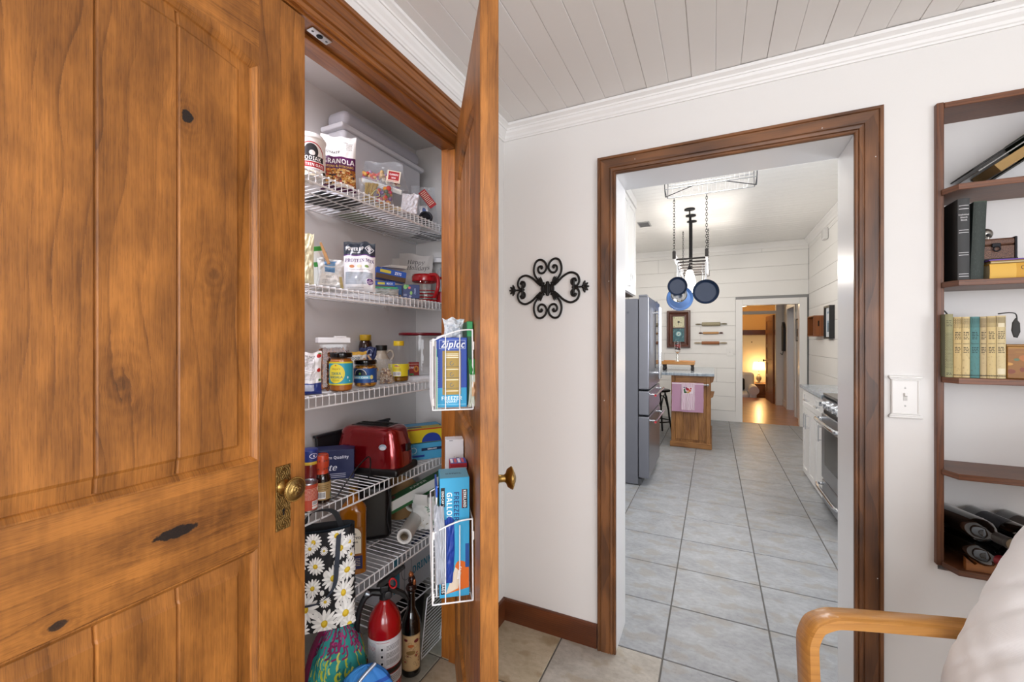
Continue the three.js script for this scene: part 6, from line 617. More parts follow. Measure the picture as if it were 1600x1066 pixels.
{
  const g = 'row of small vintage books on the middle shelf', y = SH[2] + 0.0004, f = 1.806, U = [1476.5, 1489.5, 1503, 1515.8, 1531, 1542, 1556.5, 1572], X = U.map((u) => atD(u, f).x);
  const looks = [['olive green vintage book with dotted spine, first from the left frame', '#8f8c66', '#3b3a2c', 0.2, 0x5a5a3c], ['tan vintage book, second in the row, right of the olive one', '#bfa772', '#3a3020', 0.19, 0xa08a58], ['cream vintage book just left of the teal one', '#cdb886', '#3a3020', 0.19, 0xa8925e], ['teal vintage book in the middle of the row', '#4f7f7e', '#1f3a3c', 0.19, 0x3f6a68], ['narrow faded tan book just right of the teal one', '#b9a57c', '#33291c', 0.19, 0x9a8456], ['pale tan vintage book, second from the right end of the row', '#c8b27e', '#382e20', 0.191, 0xa88f5a], ['cream vintage book with a paper call label, last before the wooden box', '#cbb98c', '#382e20', 0.192, 0xa8925e]];
  looks.forEach(([label, c1, c2, h, col], i) => book('book', label, X[i] + 0.0005, y, f, X[i + 1] - X[i] - 0.001, h, 0.135, col, (c, W, H) => { fillR(c, c1, 0, 0, W, H); const r = seeded(90 + i); for (let k = 0; k < 60; k++) fillR(c, 'rgba(60,40,20,' + (0.04 + 0.1 * r()) + ')', r() * W, r() * H, 2 + r() * 8, 2 + r() * 14); if (i === 0) { for (let a = 0; a < 30; a++) for (let b = 0; b < 6; b++) disc(c, c2, (b + 0.5 + (a % 2) * 0.5) * W / 6, H * 0.3 + a * H * 0.019, 2); fillR(c, c1, 0, H * 0.05, W, H * 0.2); scribble(c, c2, 6, H * 0.1, W - 12, 4, 14, 5); scribble(c, c2, 6, H * 0.93, W - 12, 2, 12, 5); } else { c.strokeStyle = c2; c.lineWidth = 2; for (let b = 0; b < 5; b++) for (let a = 0; a < 3; a++) { c.beginPath(); c.arc((b + 0.5) * W / 5, H * 0.04 + a * H * 0.03, W / 9, 0, 7); c.stroke(); } for (let b = 0; b < 6; b++) for (let a = 0; a < 3; a++) disc(c, c2, (b + 0.5) * W / 6, H * 0.13 + a * 9, 2.4); scribble(c, c2, W * 0.15, H * 0.25, W * 0.7, 5, 13, 6); fillR(c, c2, W * 0.1, H * 0.44, W * 0.8, 3); scribble(c, c2, W * 0.15, H * 0.5, W * 0.7, 4, 13, 6); if (i === 6) { fillR(c, '#ddd2b4', W * 0.15, H * 0.12, W * 0.7, H * 0.06); fillR(c, '#ddd2b4', W * 0.1, H * 0.84, W * 0.8, H * 0.09); } for (let b = 0; b < 6; b++) disc(c, c2, (b + 0.5) * W / 6, H * 0.96, 4); } }, 0, 0, g));
  { const w = 0.16, h = 0.098, d = 0.12, t = thing('keepsake_box', 'golden brown keepsake box with faded flower painting beside the vintage books', 'box', [X[7] + 0.006 + w / 2, y, 1.815 + d / 2]); part(t, 'box', carton(w, h, d, 0.002), cartonPrint(w, h, d, (c, { F, S, T, W, H }) => { fillR(c, '#8a5a1c', 0, 0, W, H); const r = seeded(5); for (let i = 0; i < 300; i++) fillR(c, ['rgba(70,40,10,.25)', 'rgba(190,140,60,.25)'][i % 2], r() * W, r() * H, 20 + r() * 60, 2); for (let i = 0; i < 26; i++) disc(c, ['#5a6a4a', '#a8642a', '#6a7a6a', '#c08a3a', '#7a3a1a'][i % 5], F[0] + r() * F[2], F[1] + F[3] * (0.15 + 0.7 * r()), 8 + r() * 12, 5 + r() * 8); fillR(c, '#a8782e', F[0], F[1], F[2], 10); })); part(t, 'lid_edge', rb(w + 0.004, 0.007, d + 0.004, 0.002).translate(0, h + 0.003, 0), M(0x8f6526, 0.5)); }
  { const t = thing('leather_charm', 'black leather charm on a cord hanging off the last vintage book', 'charm', [X[7] + 0.006, y + 0.192, f - 0.012]); part(t, 'cord', tube([[-0.02, 0.006, -0.02], [-0.005, 0.008, 0], [0.008, 0.004, 0.002], [0.011, -0.012, 0.002], [0.01, -0.026, 0.002]], 0.0016, 20, 6), MAT.black); part(t, 'charm', ext([[0, 0.03], [0.009, 0.014], [0.01, -0.012], [0.004, -0.03], [-0.004, -0.028], [-0.009, -0.008], [-0.007, 0.016]], 0.004, 0.001).translate(0.008, -0.038, 0), M(0x17140f, 0.6)); }
  { const t = thing('leather_charm', 'black cord loop rising behind the olive vintage book', 'charm', [X[0] + 0.003, y + 0.2, 1.85]); part(t, 'cord', tube([[0, 0, 0], [0.001, 0.016, 0.0], [0.012, 0.012, 0.0], [0.02, -0.004, 0.004]], 0.0022, 16, 6), MAT.black); part(t, 'knot', new THREE.SphereGeometry(0.004, 10, 8).translate(0.001, 0.014, 0), MAT.black); }
}
{
  const y = SH[1] + 0.0004;
  book('stock_book', 'black stock album with silver bands on its spine at the second shelf left end', 0.693, y, 1.802, 0.0275, 0.256, 0.165, 0x1c1d1e, (c, W, H) => { fillR(c, '#3a3b3c', 0, 0, W, H); for (const q of [0.085, 0.125, 0.385, 0.415, 0.66, 0.69, 0.92, 0.95]) fillR(c, '#c9cacb', 6, H * q, W - 12, 5); for (let i = 0; i < 3; i++) txt(c, ['Universal', 'Stock', 'Book'][i], W / 2, H * 0.2 + i * 22, 16, '#d8d8d8', 'bold', 'center', 0, 'serif', W - 8); });
  book('old_book', 'dark green worn cloth book leaning beside the stock album', 0.7235, y, 1.808, 0.03, 0.244, 0.15, 0x26302c, (c, W, H) => { fillR(c, '#2a332f', 0, 0, W, H); const r = seeded(6); for (let i = 0; i < 200; i++) fillR(c, 'rgba(120,130,120,.12)', r() * W, r() * H, 3, 12); fillR(c, '#3a4a3a', 0, 0, W, 8); }, 0, -0.035);
  const flat = (name, label, x, yy, d, w, h, dep, col, draw) => { const t = thing(name, label, 'book', [x, yy, d]); part(t, 'cover', join(rb(w, 0.0025, dep, 0.001).translate(w / 2, 0.00125, -dep / 2), rb(w, 0.0025, dep, 0.001).translate(w / 2, h - 0.00125, -dep / 2)), M(col, 0.6)); part(t, 'pages', rb(w - 0.006, h - 0.005, dep - 0.008, 0.0006).translate(w / 2, h / 2, -dep / 2 - 0.001), M(0xd9c9a0, 0.85)); if (draw) part(t, 'spine', sheet((u, v) => [u * w, v * h, 0.003 * (1 - Math.pow(2 * v - 1, 2))], 1, 10), printed(Math.round(w * 2600), Math.round(h * 2600), draw, { rough: 0.6 })); return t; };
  flat('yellow_book', 'thick yellow book lying flat with typewriter lettering on its spine', 0.764, y, 1.8, 0.21, 0.046, 0.15, 0xb98a2a, (c, W, H) => { fillR(c, '#c9962e', 0, 0, W, H); fillR(c, '#d8ab48', 0, 0, 150, H); txt(c, 'One is roo', 300, 40, 42, '#3a2a10', 'normal', 'center', 0, 'monospace'); txt(c, 'the oth', 340, 86, 42, '#3a2a10', 'normal', 'center', 0, 'monospace'); fillR(c, '#7a5a20', 0, 0, W, 4); });
  flat('magazine', 'worn tan magazine on the yellow book', 0.768, y + 0.0465, 1.804, 0.2, 0.009, 0.145, 0x9a7a3a); flat('notebook', 'thin purple notebook under the carved chest', 0.766, y + 0.056, 1.806, 0.11, 0.004, 0.14, 0x6a4a9a);
  { const t = thing('carved_chest', 'small carved dark wood chest with iron corners on the stacked books', 'chest', [0.795, y + 0.0605, 1.858]), w = 0.082, d = 0.06, carved = new THREE.MeshStandardMaterial({ map: pixelTex(256, 256, (u, v) => { const k = Math.sin(N2(u * 5, v * 5) * 14 + u * 12) > 0.2 ? 1 : 0; return mix3([58, 34, 26], [140, 100, 74], k * 0.8); }), roughness: 0.55 }); part(t, 'box', rb(w, 0.045, d, 0.003).translate(0, 0.0225, 0), carved); part(t, 'lid', rb(w + 0.002, 0.022, d + 0.002, 0.008, 3).translate(0, 0.057, 0), carved); for (const s of [1, -1]) part(t, 'corner_strap', rb(0.006, 0.07, d + 0.006, 0.002).translate(s * (w / 2 - 0.002), 0.035, 0), MAT.blackMetal); part(t, 'base_strap', rb(w + 0.004, 0.005, d + 0.005, 0.001).translate(0, 0.0025, 0), MAT.blackMetal); part(t, 'hasp', join(rb(0.02, 0.012, 0.004, 0.002).translate(-0.005, 0.046, d / 2 + 0.003), new THREE.TorusGeometry(0.0075, 0.0018, 8, 20).translate(-0.004, 0.034, d / 2 + 0.005)), MAT.blackMetal); }
  { const t = thing('skull_figurine', 'small silver skull figurine on the carved chest', 'figurine', [0.776, y + 0.1285, 1.85], -0.45), m = M(0x9d9a94, 0.28, 0.9); part(t, 'cranium', join(new THREE.SphereGeometry(0.0185, 24, 18).scale(0.92, 0.95, 1.1).translate(0, 0.018, 0), rb(0.02, 0.012, 0.018, 0.004, 3).translate(0, 0.003, 0.009)), m); for (const s of [1, -1]) part(t, 'eye_socket', new THREE.SphereGeometry(0.0052, 14, 10).scale(1, 0.9, 0.5).translate(s * 0.0072, 0.0125, 0.0185), MAT.black); part(t, 'nose_opening', new THREE.ConeGeometry(0.0026, 0.005, 8).translate(0, 0.0062, 0.019), MAT.black); }
}
{ const t = thing('photo_album', 'large dark album slumped diagonally on the top shelf with tan page edges', 'album', [0.775, SH[0] + 0.002, 1.83]); t.rotation.z = 0.62; const w = 0.3, d = 0.14; part(t, 'cover', rb(w, 0.005, d, 0.002).translate(w / 2, 0.062, -d / 2), M(0x14140f, 0.5)); part(t, 'cover', rb(w, 0.005, d, 0.002).translate(w / 2 + 0.01, 0.0025, -d / 2), M(0x14140f, 0.5)); part(t, 'pages', rb(w * 0.9, 0.028, d - 0.01, 0.001).translate(w / 2 + 0.03, 0.024, -d / 2), new THREE.MeshStandardMaterial({ map: pixelTex(64, 256, (u, v) => { const k = 0.5 + 0.5 * N2(3, v * 70); return mix3([120, 92, 52], [196, 164, 112], k); }), roughness: 0.9 })); part(t, 'inner_sleeve', rb(w * 0.95, 0.004, d - 0.004, 0.001).translate(w / 2, 0.048, -d / 2), M(0x8a8a86, 0.4)); part(t, 'green_corner', rb(0.05, 0.07, d + 0.004, 0.006).translate(w * 0.62, 0.032, -d / 2), M(0x39472c, 0.7)); }
{ const t = thing('folded_paper', 'grey blue folded wrapper on the top shelf under the slumped album', 'wrapper', [0.9, SH[0] + 0.0005, 1.83]); part(t, 'wrapper', sheet((u, v) => [u * 0.09, 0.012 + 0.01 * Math.sin(u * 9) * Math.sin(v * 7) , -v * 0.09], 16, 12), M(0x76808c, 0.4, 0, { side: THREE.DoubleSide })); part(t, 'inner_sheet', rb(0.08, 0.003, 0.08, 0.001).translate(0.045, 0.0016, -0.045), M(0x9aa2ac, 0.5)); }
// wine bottles lying in the bottom of the bookshelf
function lyingBottle(label, from, dir, foil, lab, roll) {
  const t = thing('wine_bottle', label, 'wine bottle', from, 0, 'wine bottles in the bookshelf'); t.quaternion.setFromUnitVectors(V3(0, 1, 0), V3(dir[0], dir[1], -dir[2]).normalize()); const r = 0.037;
  part(t, 'glass', lathe([[0, 0.006], [0.02, 0.002], [r - 0.003, 0.001], [r, 0.005], [r, 0.175], [r - 0.004, 0.2], [0.022, 0.222], [0.0155, 0.238], [0.0142, 0.29], [0, 0.29]], 40), MP(0x08090a, 0.07, { clearcoat: 1 })); part(t, 'foil', lathe([[0.0152, 0.242], [0.0156, 0.244], [0.0152, 0.285], [0.0165, 0.287], [0.0165, 0.296], [0.015, 0.298]], 28), foil); part(t, 'foil_top', lathe([[0.0152, 0.2978], [0.009, 0.2985], [0, 0.2985]], 24), M(0x7a6a52, 0.5)); if (lab) part(t, 'paper_label', new THREE.CylinderGeometry(r + 0.0005, r + 0.0005, 0.09, 28, 1, true, roll, 2.1), lab, [0, 0.1, 0]);
}
lyingBottle('wine bottle lying uppermost at the left with a grey foil neck facing out', [0.714, 0.764, 1.968], [0.04, 0.022, -0.265], M(0x3a3734, 0.4, 0.4), M(0x33353a, 0.6), 0.6); lyingBottle('wine bottle with a red foil neck resting in the scalloped rest', [0.716, 0.686, 1.966], [0.045, 0.036, -0.27], M(0x8a1420, 0.3, 0.2), M(0x8f8c8a, 0.6), 1.0); lyingBottle('wine bottle lying behind the left pair with a cream and navy label', [0.792, 0.764, 1.968], [0.06, 0.01, -0.25], M(0x6a1018, 0.3, 0.2), printed(300, 160, (c) => { fillR(c, '#20242e', 0, 0, 300, 160); fillR(c, '#c9b88a', 180, 100, 60, 50); disc(c, '#8a6a2a', 210, 125, 16); }), 3.3); lyingBottle('rearmost wine bottle at the right behind the chair cushion', [0.875, 0.764, 1.968], [0.05, 0.012, -0.25], M(0x55524c, 0.4, 0.2), M(0x5a5450, 0.6), 3.5);

lyingBottle('wine bottle in the lower row right of the red-foiled one', [0.81, 0.686, 1.966], [0.035, 0.03, -0.27], M(0x202024, 0.3, 0.3), M(0x3c3a3a, 0.6), 3.5);

// ---------------------------------------------------------------- armchair in the foreground
{
  const t = thing('armchair', 'bentwood armchair with loose white linen cushions in the right foreground', 'armchair', [0.217, 0, 1.3], 0.41), bw = 0.055, bt = 0.03;
  const bent = (pts, w, th) => { const c = new THREE.CatmullRomCurve3(pts.map((p) => V3(...p)), false, 'catmullrom', 0.25), n = 90, pos = [], q = []; const ring = [[-1, -0.75], [-0.8, -1], [0.8, -1], [1, -0.75], [1, 0.75], [0.8, 1], [-0.8, 1], [-1, 0.75]]; for (let i = 0; i <= n; i++) { const p = c.getPoint(i / n), tg = c.getTangent(i / n), sd = V3(0, 0, 1), nm = V3().crossVectors(sd, tg).normalize(); q.push(ring.map(([a, b]) => p.clone().addScaledVector(sd, (a * w) / 2).addScaledVector(nm, (b * th) / 2))); } const m = ring.length; for (let i = 0; i < n; i++) for (let k = 0; k < m; k++) { const A = q[i][k], B = q[i][(k + 1) % m], C = q[i + 1][(k + 1) % m], D = q[i + 1][k]; for (const P of [A, C, B, A, D, C]) pos.push(P.x, P.y, P.z); } for (const [r, f] of [[q[0], 1], [q[n], 0]]) for (let k = 1; k < m - 1; k++) for (const P of f ? [r[0], r[k], r[k + 1]] : [r[0], r[k + 1], r[k]]) pos.push(P.x, P.y, P.z); const g = new THREE.BufferGeometry(); g.setAttribute('position', new THREE.Float32BufferAttribute(pos, 3)); return toCreasedNormals(g, 0.6); };
  const armPts = [[0.72, 0.6, 0], [0.4, 0.632, 0], [0.16, 0.648, 0], [0.062, 0.652, 0], [0.018, 0.636, 0], [0.0, 0.59, 0], [0.008, 0.42, 0], [0.03, 0.2, 0], [0.045, 0.016, 0]];
  for (const d of [0, -0.655]) { part(t, 'arm', grain(bent(armPts, bw, bt), 0, 1.6, 0.8), MAT.arm, [0, 0, -d]); part(t, 'rear_leg', grain(bent([[0.28, 0.36, 0], [0.48, 0.3, 0], [0.64, 0.15, 0], [0.7, 0.016, 0]], bw, bt), 1), MAT.arm, [0, 0, -d]); part(t, 'side_rail', grain(bent([[0.02, 0.34, 0], [0.28, 0.31, 0], [0.5, 0.29, 0]], 0.04, 0.04), 0), MAT.arm, [0, 0, -d]); }
  part(t, 'back_frame', grain(rb(0.03, 0.85, 0.58, 0.01).rotateZ(-0.27).translate(0.66, 0.72, 0.3275), 1), MAT.arm); part(t, 'seat_frame', grain(rb(0.55, 0.035, 0.6, 0.01).rotateZ(-0.1).translate(0.28, 0.33, 0.3275), 0), MAT.arm);
  const linen = M(0xf3f3f4, 0.9); { const b = pixelTex(512, 512, (u, v) => { const k = 128 + 50 * Math.sin(u * 900) * Math.sin(v * 700) + 40 * N2(u * 12, v * 90) + 30 * N2(u * 90, v * 12); return [k, k, k]; }, false); linen.bumpMap = b; linen.bumpScale = 0.0004; }
  const cushion = (name, w, h, d, seed) => { const f = (sg) => sheet((u, v) => { const a = 2 * u - 1, b = 2 * v - 1, e = Math.pow(Math.max(0, 1 - Math.pow(Math.abs(a), 3.2)), 0.5) * Math.pow(Math.max(0, 1 - Math.pow(Math.abs(b), 3.2)), 0.5), wr = 0.008 * N3(a * 0.9 + seed, b * 1.5, sg) + 0.004 * N3(a * 0.8, b * 5 + a * 3 + seed, sg + 4) - 0.011 * Math.pow(1 - Math.abs(N3(a * 0.7 + seed, b * 2.6 - a * 2, 7)), 5); return [(sg > 0 ? a : -a) * w / 2 * (1 - 0.035 * b * b), b * h / 2 * (1 - 0.03 * a * a), sg * (d / 2 * e + wr * Math.sqrt(e) + 0.002)]; }, 54, 60); return join(f(1), f(-1)); };
  const back = part(t, 'back_cushion', cushion('b', 0.58, 0.8, 0.26, 3.3), linen, [0.468, 0.82, 0.33], [0, -Math.PI / 2, 0]); back.rotation.order = 'ZYX'; back.rotation.set(0, -Math.PI / 2, -0.54); part(t, 'seat_cushion', cushion('s', 0.56, 0.58, 0.17, 8.1), linen, [0.27, 0.435, 0.33], [-Math.PI / 2, 0, 0]);
}
// ---------------------------------------------------------------- kitchen
{
  const t = thing('refrigerator', 'stainless steel refrigerator with double doors and two freezer drawers', 'refrigerator', [0, 0, 0]), xf = -0.54, xb = -0.642, d0 = 4.09, d1 = 4.95, ss = M(0x8f919a, 0.3, 0.9), side = M(0x74767e, 0.42, 0.4);
  part(t, 'body', rb(0.64, 1.75, d1 - d0 - 0.01, 0.006).translate(xb - 0.32, 0.885, -(d0 + d1) / 2), side); const dm = (d0 + d1) / 2, doorT = xf - xb - 0.006, cx = (xf + xb) / 2 + 0.003;
  const front = (y0, y1, a, b) => rb(doorT, y1 - y0, b - a, 0.012, 3).translate(cx, (y0 + y1) / 2, -(a + b) / 2);
  const bar = (p, q, name, par) => { part(par, name, join(rod(p, q, 0.0105, 14), rod([p[0] - 0.05, p[1] + (q[1] - p[1]) * 0.08, p[2] + (q[2] - p[2]) * 0.08], [p[0], p[1] + (q[1] - p[1]) * 0.08, p[2] + (q[2] - p[2]) * 0.08], 0.008, 10), rod([p[0] - 0.05, p[1] + (q[1] - p[1]) * 0.92, p[2] + (q[2] - p[2]) * 0.92], [p[0], p[1] + (q[1] - p[1]) * 0.92, p[2] + (q[2] - p[2]) * 0.92], 0.008, 10)), MAT.chrome); };
  const A = part(t, 'door', front(0.905, 1.775, d0, dm - 0.003), ss), B = part(t, 'door', front(0.905, 1.775, dm + 0.003, d1), ss), C = part(t, 'drawer', front(0.665, 0.892, d0, d1), ss), E = part(t, 'drawer', front(0.075, 0.652, d0, d1), ss);
  const med = (par, y, d) => part(par, 'handle_medallion', lathe([[0, 0.003], [0.009, 0.002], [0.0115, 0]], 20).rotateX(-Math.PI / 2).translate(xf + 0.05, y, -d), M(0xb01c28, 0.3)); bar([xf + 0.05, 0.98, -(dm - 0.05)], [xf + 0.05, 1.7, -(dm - 0.05)], 'handle', A); bar([xf + 0.05, 0.98, -(dm + 0.05)], [xf + 0.05, 1.7, -(dm + 0.05)], 'handle', B); bar([xf + 0.05, 0.85, -(d0 + 0.07)], [xf + 0.05, 0.85, -(d1 - 0.07)], 'handle', C); bar([xf + 0.05, 0.6, -(d0 + 0.07)], [xf + 0.05, 0.6, -(d1 - 0.07)], 'handle', E); med(C, 0.85, d0 + 0.058); med(E, 0.6, d0 + 0.058);
  const w = part(B, 'glass_window', join(rb(0.006, 0.6, 0.36, 0.002).translate(xf + 0.002, 1.38, -(dm + 0.225))), M(0x2c3036, 0.05, 0.4)); part(t, 'hinge_cover', join(rb(0.08, 0.02, 0.05, 0.006).translate(cx - 0.01, 1.787, -(d0 + 0.05)), rb(0.08, 0.02, 0.05, 0.006).translate(cx - 0.01, 1.787, -(d1 - 0.05))), M(0x7a7c82, 0.4)); part(t, 'toe_grille', rb(0.5, 0.06, d1 - d0 - 0.03, 0.005).translate(xb - 0.22, 0.034, -(d0 + d1) / 2), M(0x4a4c50, 0.5)); part(t, 'door_gasket', rb(0.012, 1.66, d1 - d0 - 0.03, 0.002).translate(xb + 0.004, 0.92, -dm), M(0x1c1d20, 0.7)); part(t, 'side_sticker', join(rb(0.022, 0.03, 0.001, 0.0003).translate(xb - 0.13, 1.6, -d0 - 0.0045 + 0.01), rb(0.02, 0.02, 0.001, 0.0003).translate(xb - 0.09, 1.63, -d0 - 0.0045 + 0.01)), M(0x5d6068, 0.5));
}
const barPull = (par, a, b, out) => part(par, 'handle', join(rod(a.map((q, i) => q + out[i]), b.map((q, i) => q + out[i]), 0.005, 10), ...[0.1, 0.9].map((k) => { const p = a.map((q, i) => q + (b[i] - q) * k); return rod(p, p.map((q, i) => q + out[i]), 0.004, 8); })), MAT.chrome);
function shaker(par, name, x, y0, y1, d0, d1, sgn, mat) {   // shaker front in the plane x, facing sgn
  const w = d1 - d0, h = y1 - y0, f = Math.min(0.055, h * 0.28), g = new THREE.Group; const s = (a, b, c, e, t) => rb(t, e - c, b - a, 0.0015, 1).translate(x + sgn * t / 2, (c + e) / 2, -(a + b) / 2);
  return part(par, name, join(s(d0, d0 + f, y0, y1, 0.02), s(d1 - f, d1, y0, y1, 0.02), s(d0 + f, d1 - f, y0, y0 + f, 0.02), s(d0 + f, d1 - f, y1 - f, y1, 0.02), s(d0 + f - 0.002, d1 - f + 0.002, y0 + f - 0.002, y1 - f + 0.002, 0.011)), mat);
}
const cabPaint = M(0xebeae8, 0.4);
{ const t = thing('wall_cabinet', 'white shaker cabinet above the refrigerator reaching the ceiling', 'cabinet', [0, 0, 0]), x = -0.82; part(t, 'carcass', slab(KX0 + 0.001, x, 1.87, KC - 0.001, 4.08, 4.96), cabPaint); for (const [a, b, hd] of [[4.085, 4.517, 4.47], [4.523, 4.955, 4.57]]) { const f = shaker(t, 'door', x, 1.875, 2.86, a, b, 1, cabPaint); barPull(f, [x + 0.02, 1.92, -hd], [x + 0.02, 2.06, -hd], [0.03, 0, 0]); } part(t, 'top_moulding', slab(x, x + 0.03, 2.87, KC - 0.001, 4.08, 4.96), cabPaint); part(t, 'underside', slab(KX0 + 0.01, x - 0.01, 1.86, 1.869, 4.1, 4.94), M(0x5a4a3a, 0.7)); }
{ const x = 0.86, t = thing('base_cabinet', 'white shaker base cabinets with bar pulls along the right kitchen wall', 'cabinet', [0, 0, 0]); part(t, 'carcass', join(slab(x, KX1 - 0.001, 0.002, 0.87, 4.345, 5.28)), cabPaint); const dr = (n, a, b, y0, y1, h) => { const f = shaker(t, n, x, y0, y1, a, b, -1, cabPaint); barPull(f, ...h, [-0.03, 0, 0]); }; const X = x - 0.02;
  dr('drawer', 4.72, 5.27, 0.69, 0.86, [[X, 0.775, -4.93], [X, 0.775, -5.06]]); dr('drawer', 4.35, 4.71, 0.69, 0.86, [[X, 0.775, -4.47], [X, 0.775, -4.59]]); dr('door', 4.998, 5.27, 0.012, 0.68, [[X, 0.5, -5.04], [X, 0.64, -5.04]]); dr('door', 4.72, 4.992, 0.012, 0.68, [[X, 0.5, -4.95], [X, 0.64, -4.95]]); dr('door', 4.35, 4.71, 0.012, 0.68, [[X, 0.5, -4.39], [X, 0.64, -4.39]]); }
const graniteTex = pixelTex(256, 256, (u, v) => { const a = N2(u * 40, v * 40), b = N2(u * 90, v * 90), c = fbm(u * 6, v * 6, 3), k = 0.5 + 0.35 * c + 0.25 * a + 0.2 * b; return mix3([104, 116, 126], [196, 204, 212], Math.max(0, Math.min(1, k))); }), granite = new THREE.MeshStandardMaterial({ map: graniteTex, roughness: 0.16 });
{ const t = thing('worktop', 'grey speckled stone worktop on the right base cabinets', 'worktop', [0, 0, 0]); part(t, 'slab', grain(chamfer(KX1 - 0.82 - 0.002, 0.034, 0.985, 0.004), 2, 3, 3), granite, [(KX1 + 0.82) / 2, 0.888, -4.835]); part(t, 'upstand', grain(chamfer(0.014, 0.08, 0.98, 0.002), 2, 3, 3), granite, [KX1 - 0.009, 0.945, -4.835]); }
{ const t = thing('kitchen_range', 'stainless steel range with black glass oven door and front knobs', 'range', [0, 0, 0]), x = 0.855, d0 = 3.57, d1 = 4.338, dm = (d0 + d1) / 2, ss = M(0x9fa2a8, 0.28, 0.95); part(t, 'body', slab(x + 0.01, KX1 - 0.002, 0.02, 0.905, d0, d1), M(0x8a8c92, 0.4, 0.6)); part(t, 'cooktop', rb(KX1 - x + 0.02, 0.022, d1 - d0, 0.004).translate((KX1 + x) / 2 - 0.012, 0.914, -dm), MAT.blackGloss); part(t, 'control_panel', ext([[0.04, 0.905], [-0.03, 0.89], [-0.015, 0.79], [0.04, 0.79]], d1 - d0 - 0.004, 0.003).translate(x, 0, -d1 + 0.002), ss);
  for (let k = 0; k < 5; k++) { const kn = part(t, 'knob', lathe([[0.027, 0], [0.027, 0.006], [0.022, 0.012], [0.0205, 0.034], [0.018, 0.038], [0, 0.038]], 28).rotateZ(Math.PI / 2 - 0.15), MAT.chrome, [x - 0.018, 0.842, -(d0 + 0.1 + k * 0.14)]); part(kn, 'grip', rb(0.02, 0.036, 0.008, 0.003).translate(-0.044, 0, 0), MAT.chrome); }
  const door = part(t, 'oven_door', rb(0.045, 0.54, d1 - d0 - 0.008, 0.008, 3).translate(x - 0.012, 0.49, -dm), ss); part(door, 'oven_window', rb(0.006, 0.3, 0.5, 0.003).translate(x - 0.036, 0.5, -dm), MAT.blackGloss); part(door, 'vent_band', rb(0.03, 0.025, d1 - d0 - 0.02, 0.004).translate(x - 0.006, 0.775, -dm), MAT.black); part(door, 'handle', tube([[x - 0.03, 0.715, -(d0 + 0.05)], [x - 0.085, 0.718, -(d0 + 0.075)], [x - 0.092, 0.718, -dm], [x - 0.085, 0.718, -(d1 - 0.075)], [x - 0.03, 0.715, -(d1 - 0.05)]], 0.016, 40, 12), MAT.chrome); const drw = part(t, 'drawer', rb(0.04, 0.175, d1 - d0 - 0.008, 0.008, 3).translate(x - 0.01, 0.118, -dm), ss); part(drw, 'handle', tube([[x - 0.028, 0.175, -(d0 + 0.05)], [x - 0.08, 0.175, -(d0 + 0.08)], [x - 0.086, 0.175, -dm], [x - 0.08, 0.175, -(d1 - 0.08)], [x - 0.028, 0.175, -(d1 - 0.05)]], 0.014, 40, 12), MAT.chrome); part(t, 'toe_kick', slab(x + 0.02, x + 0.06, 0.002, 0.03, d0 + 0.01, d1 - 0.01), MAT.black); }
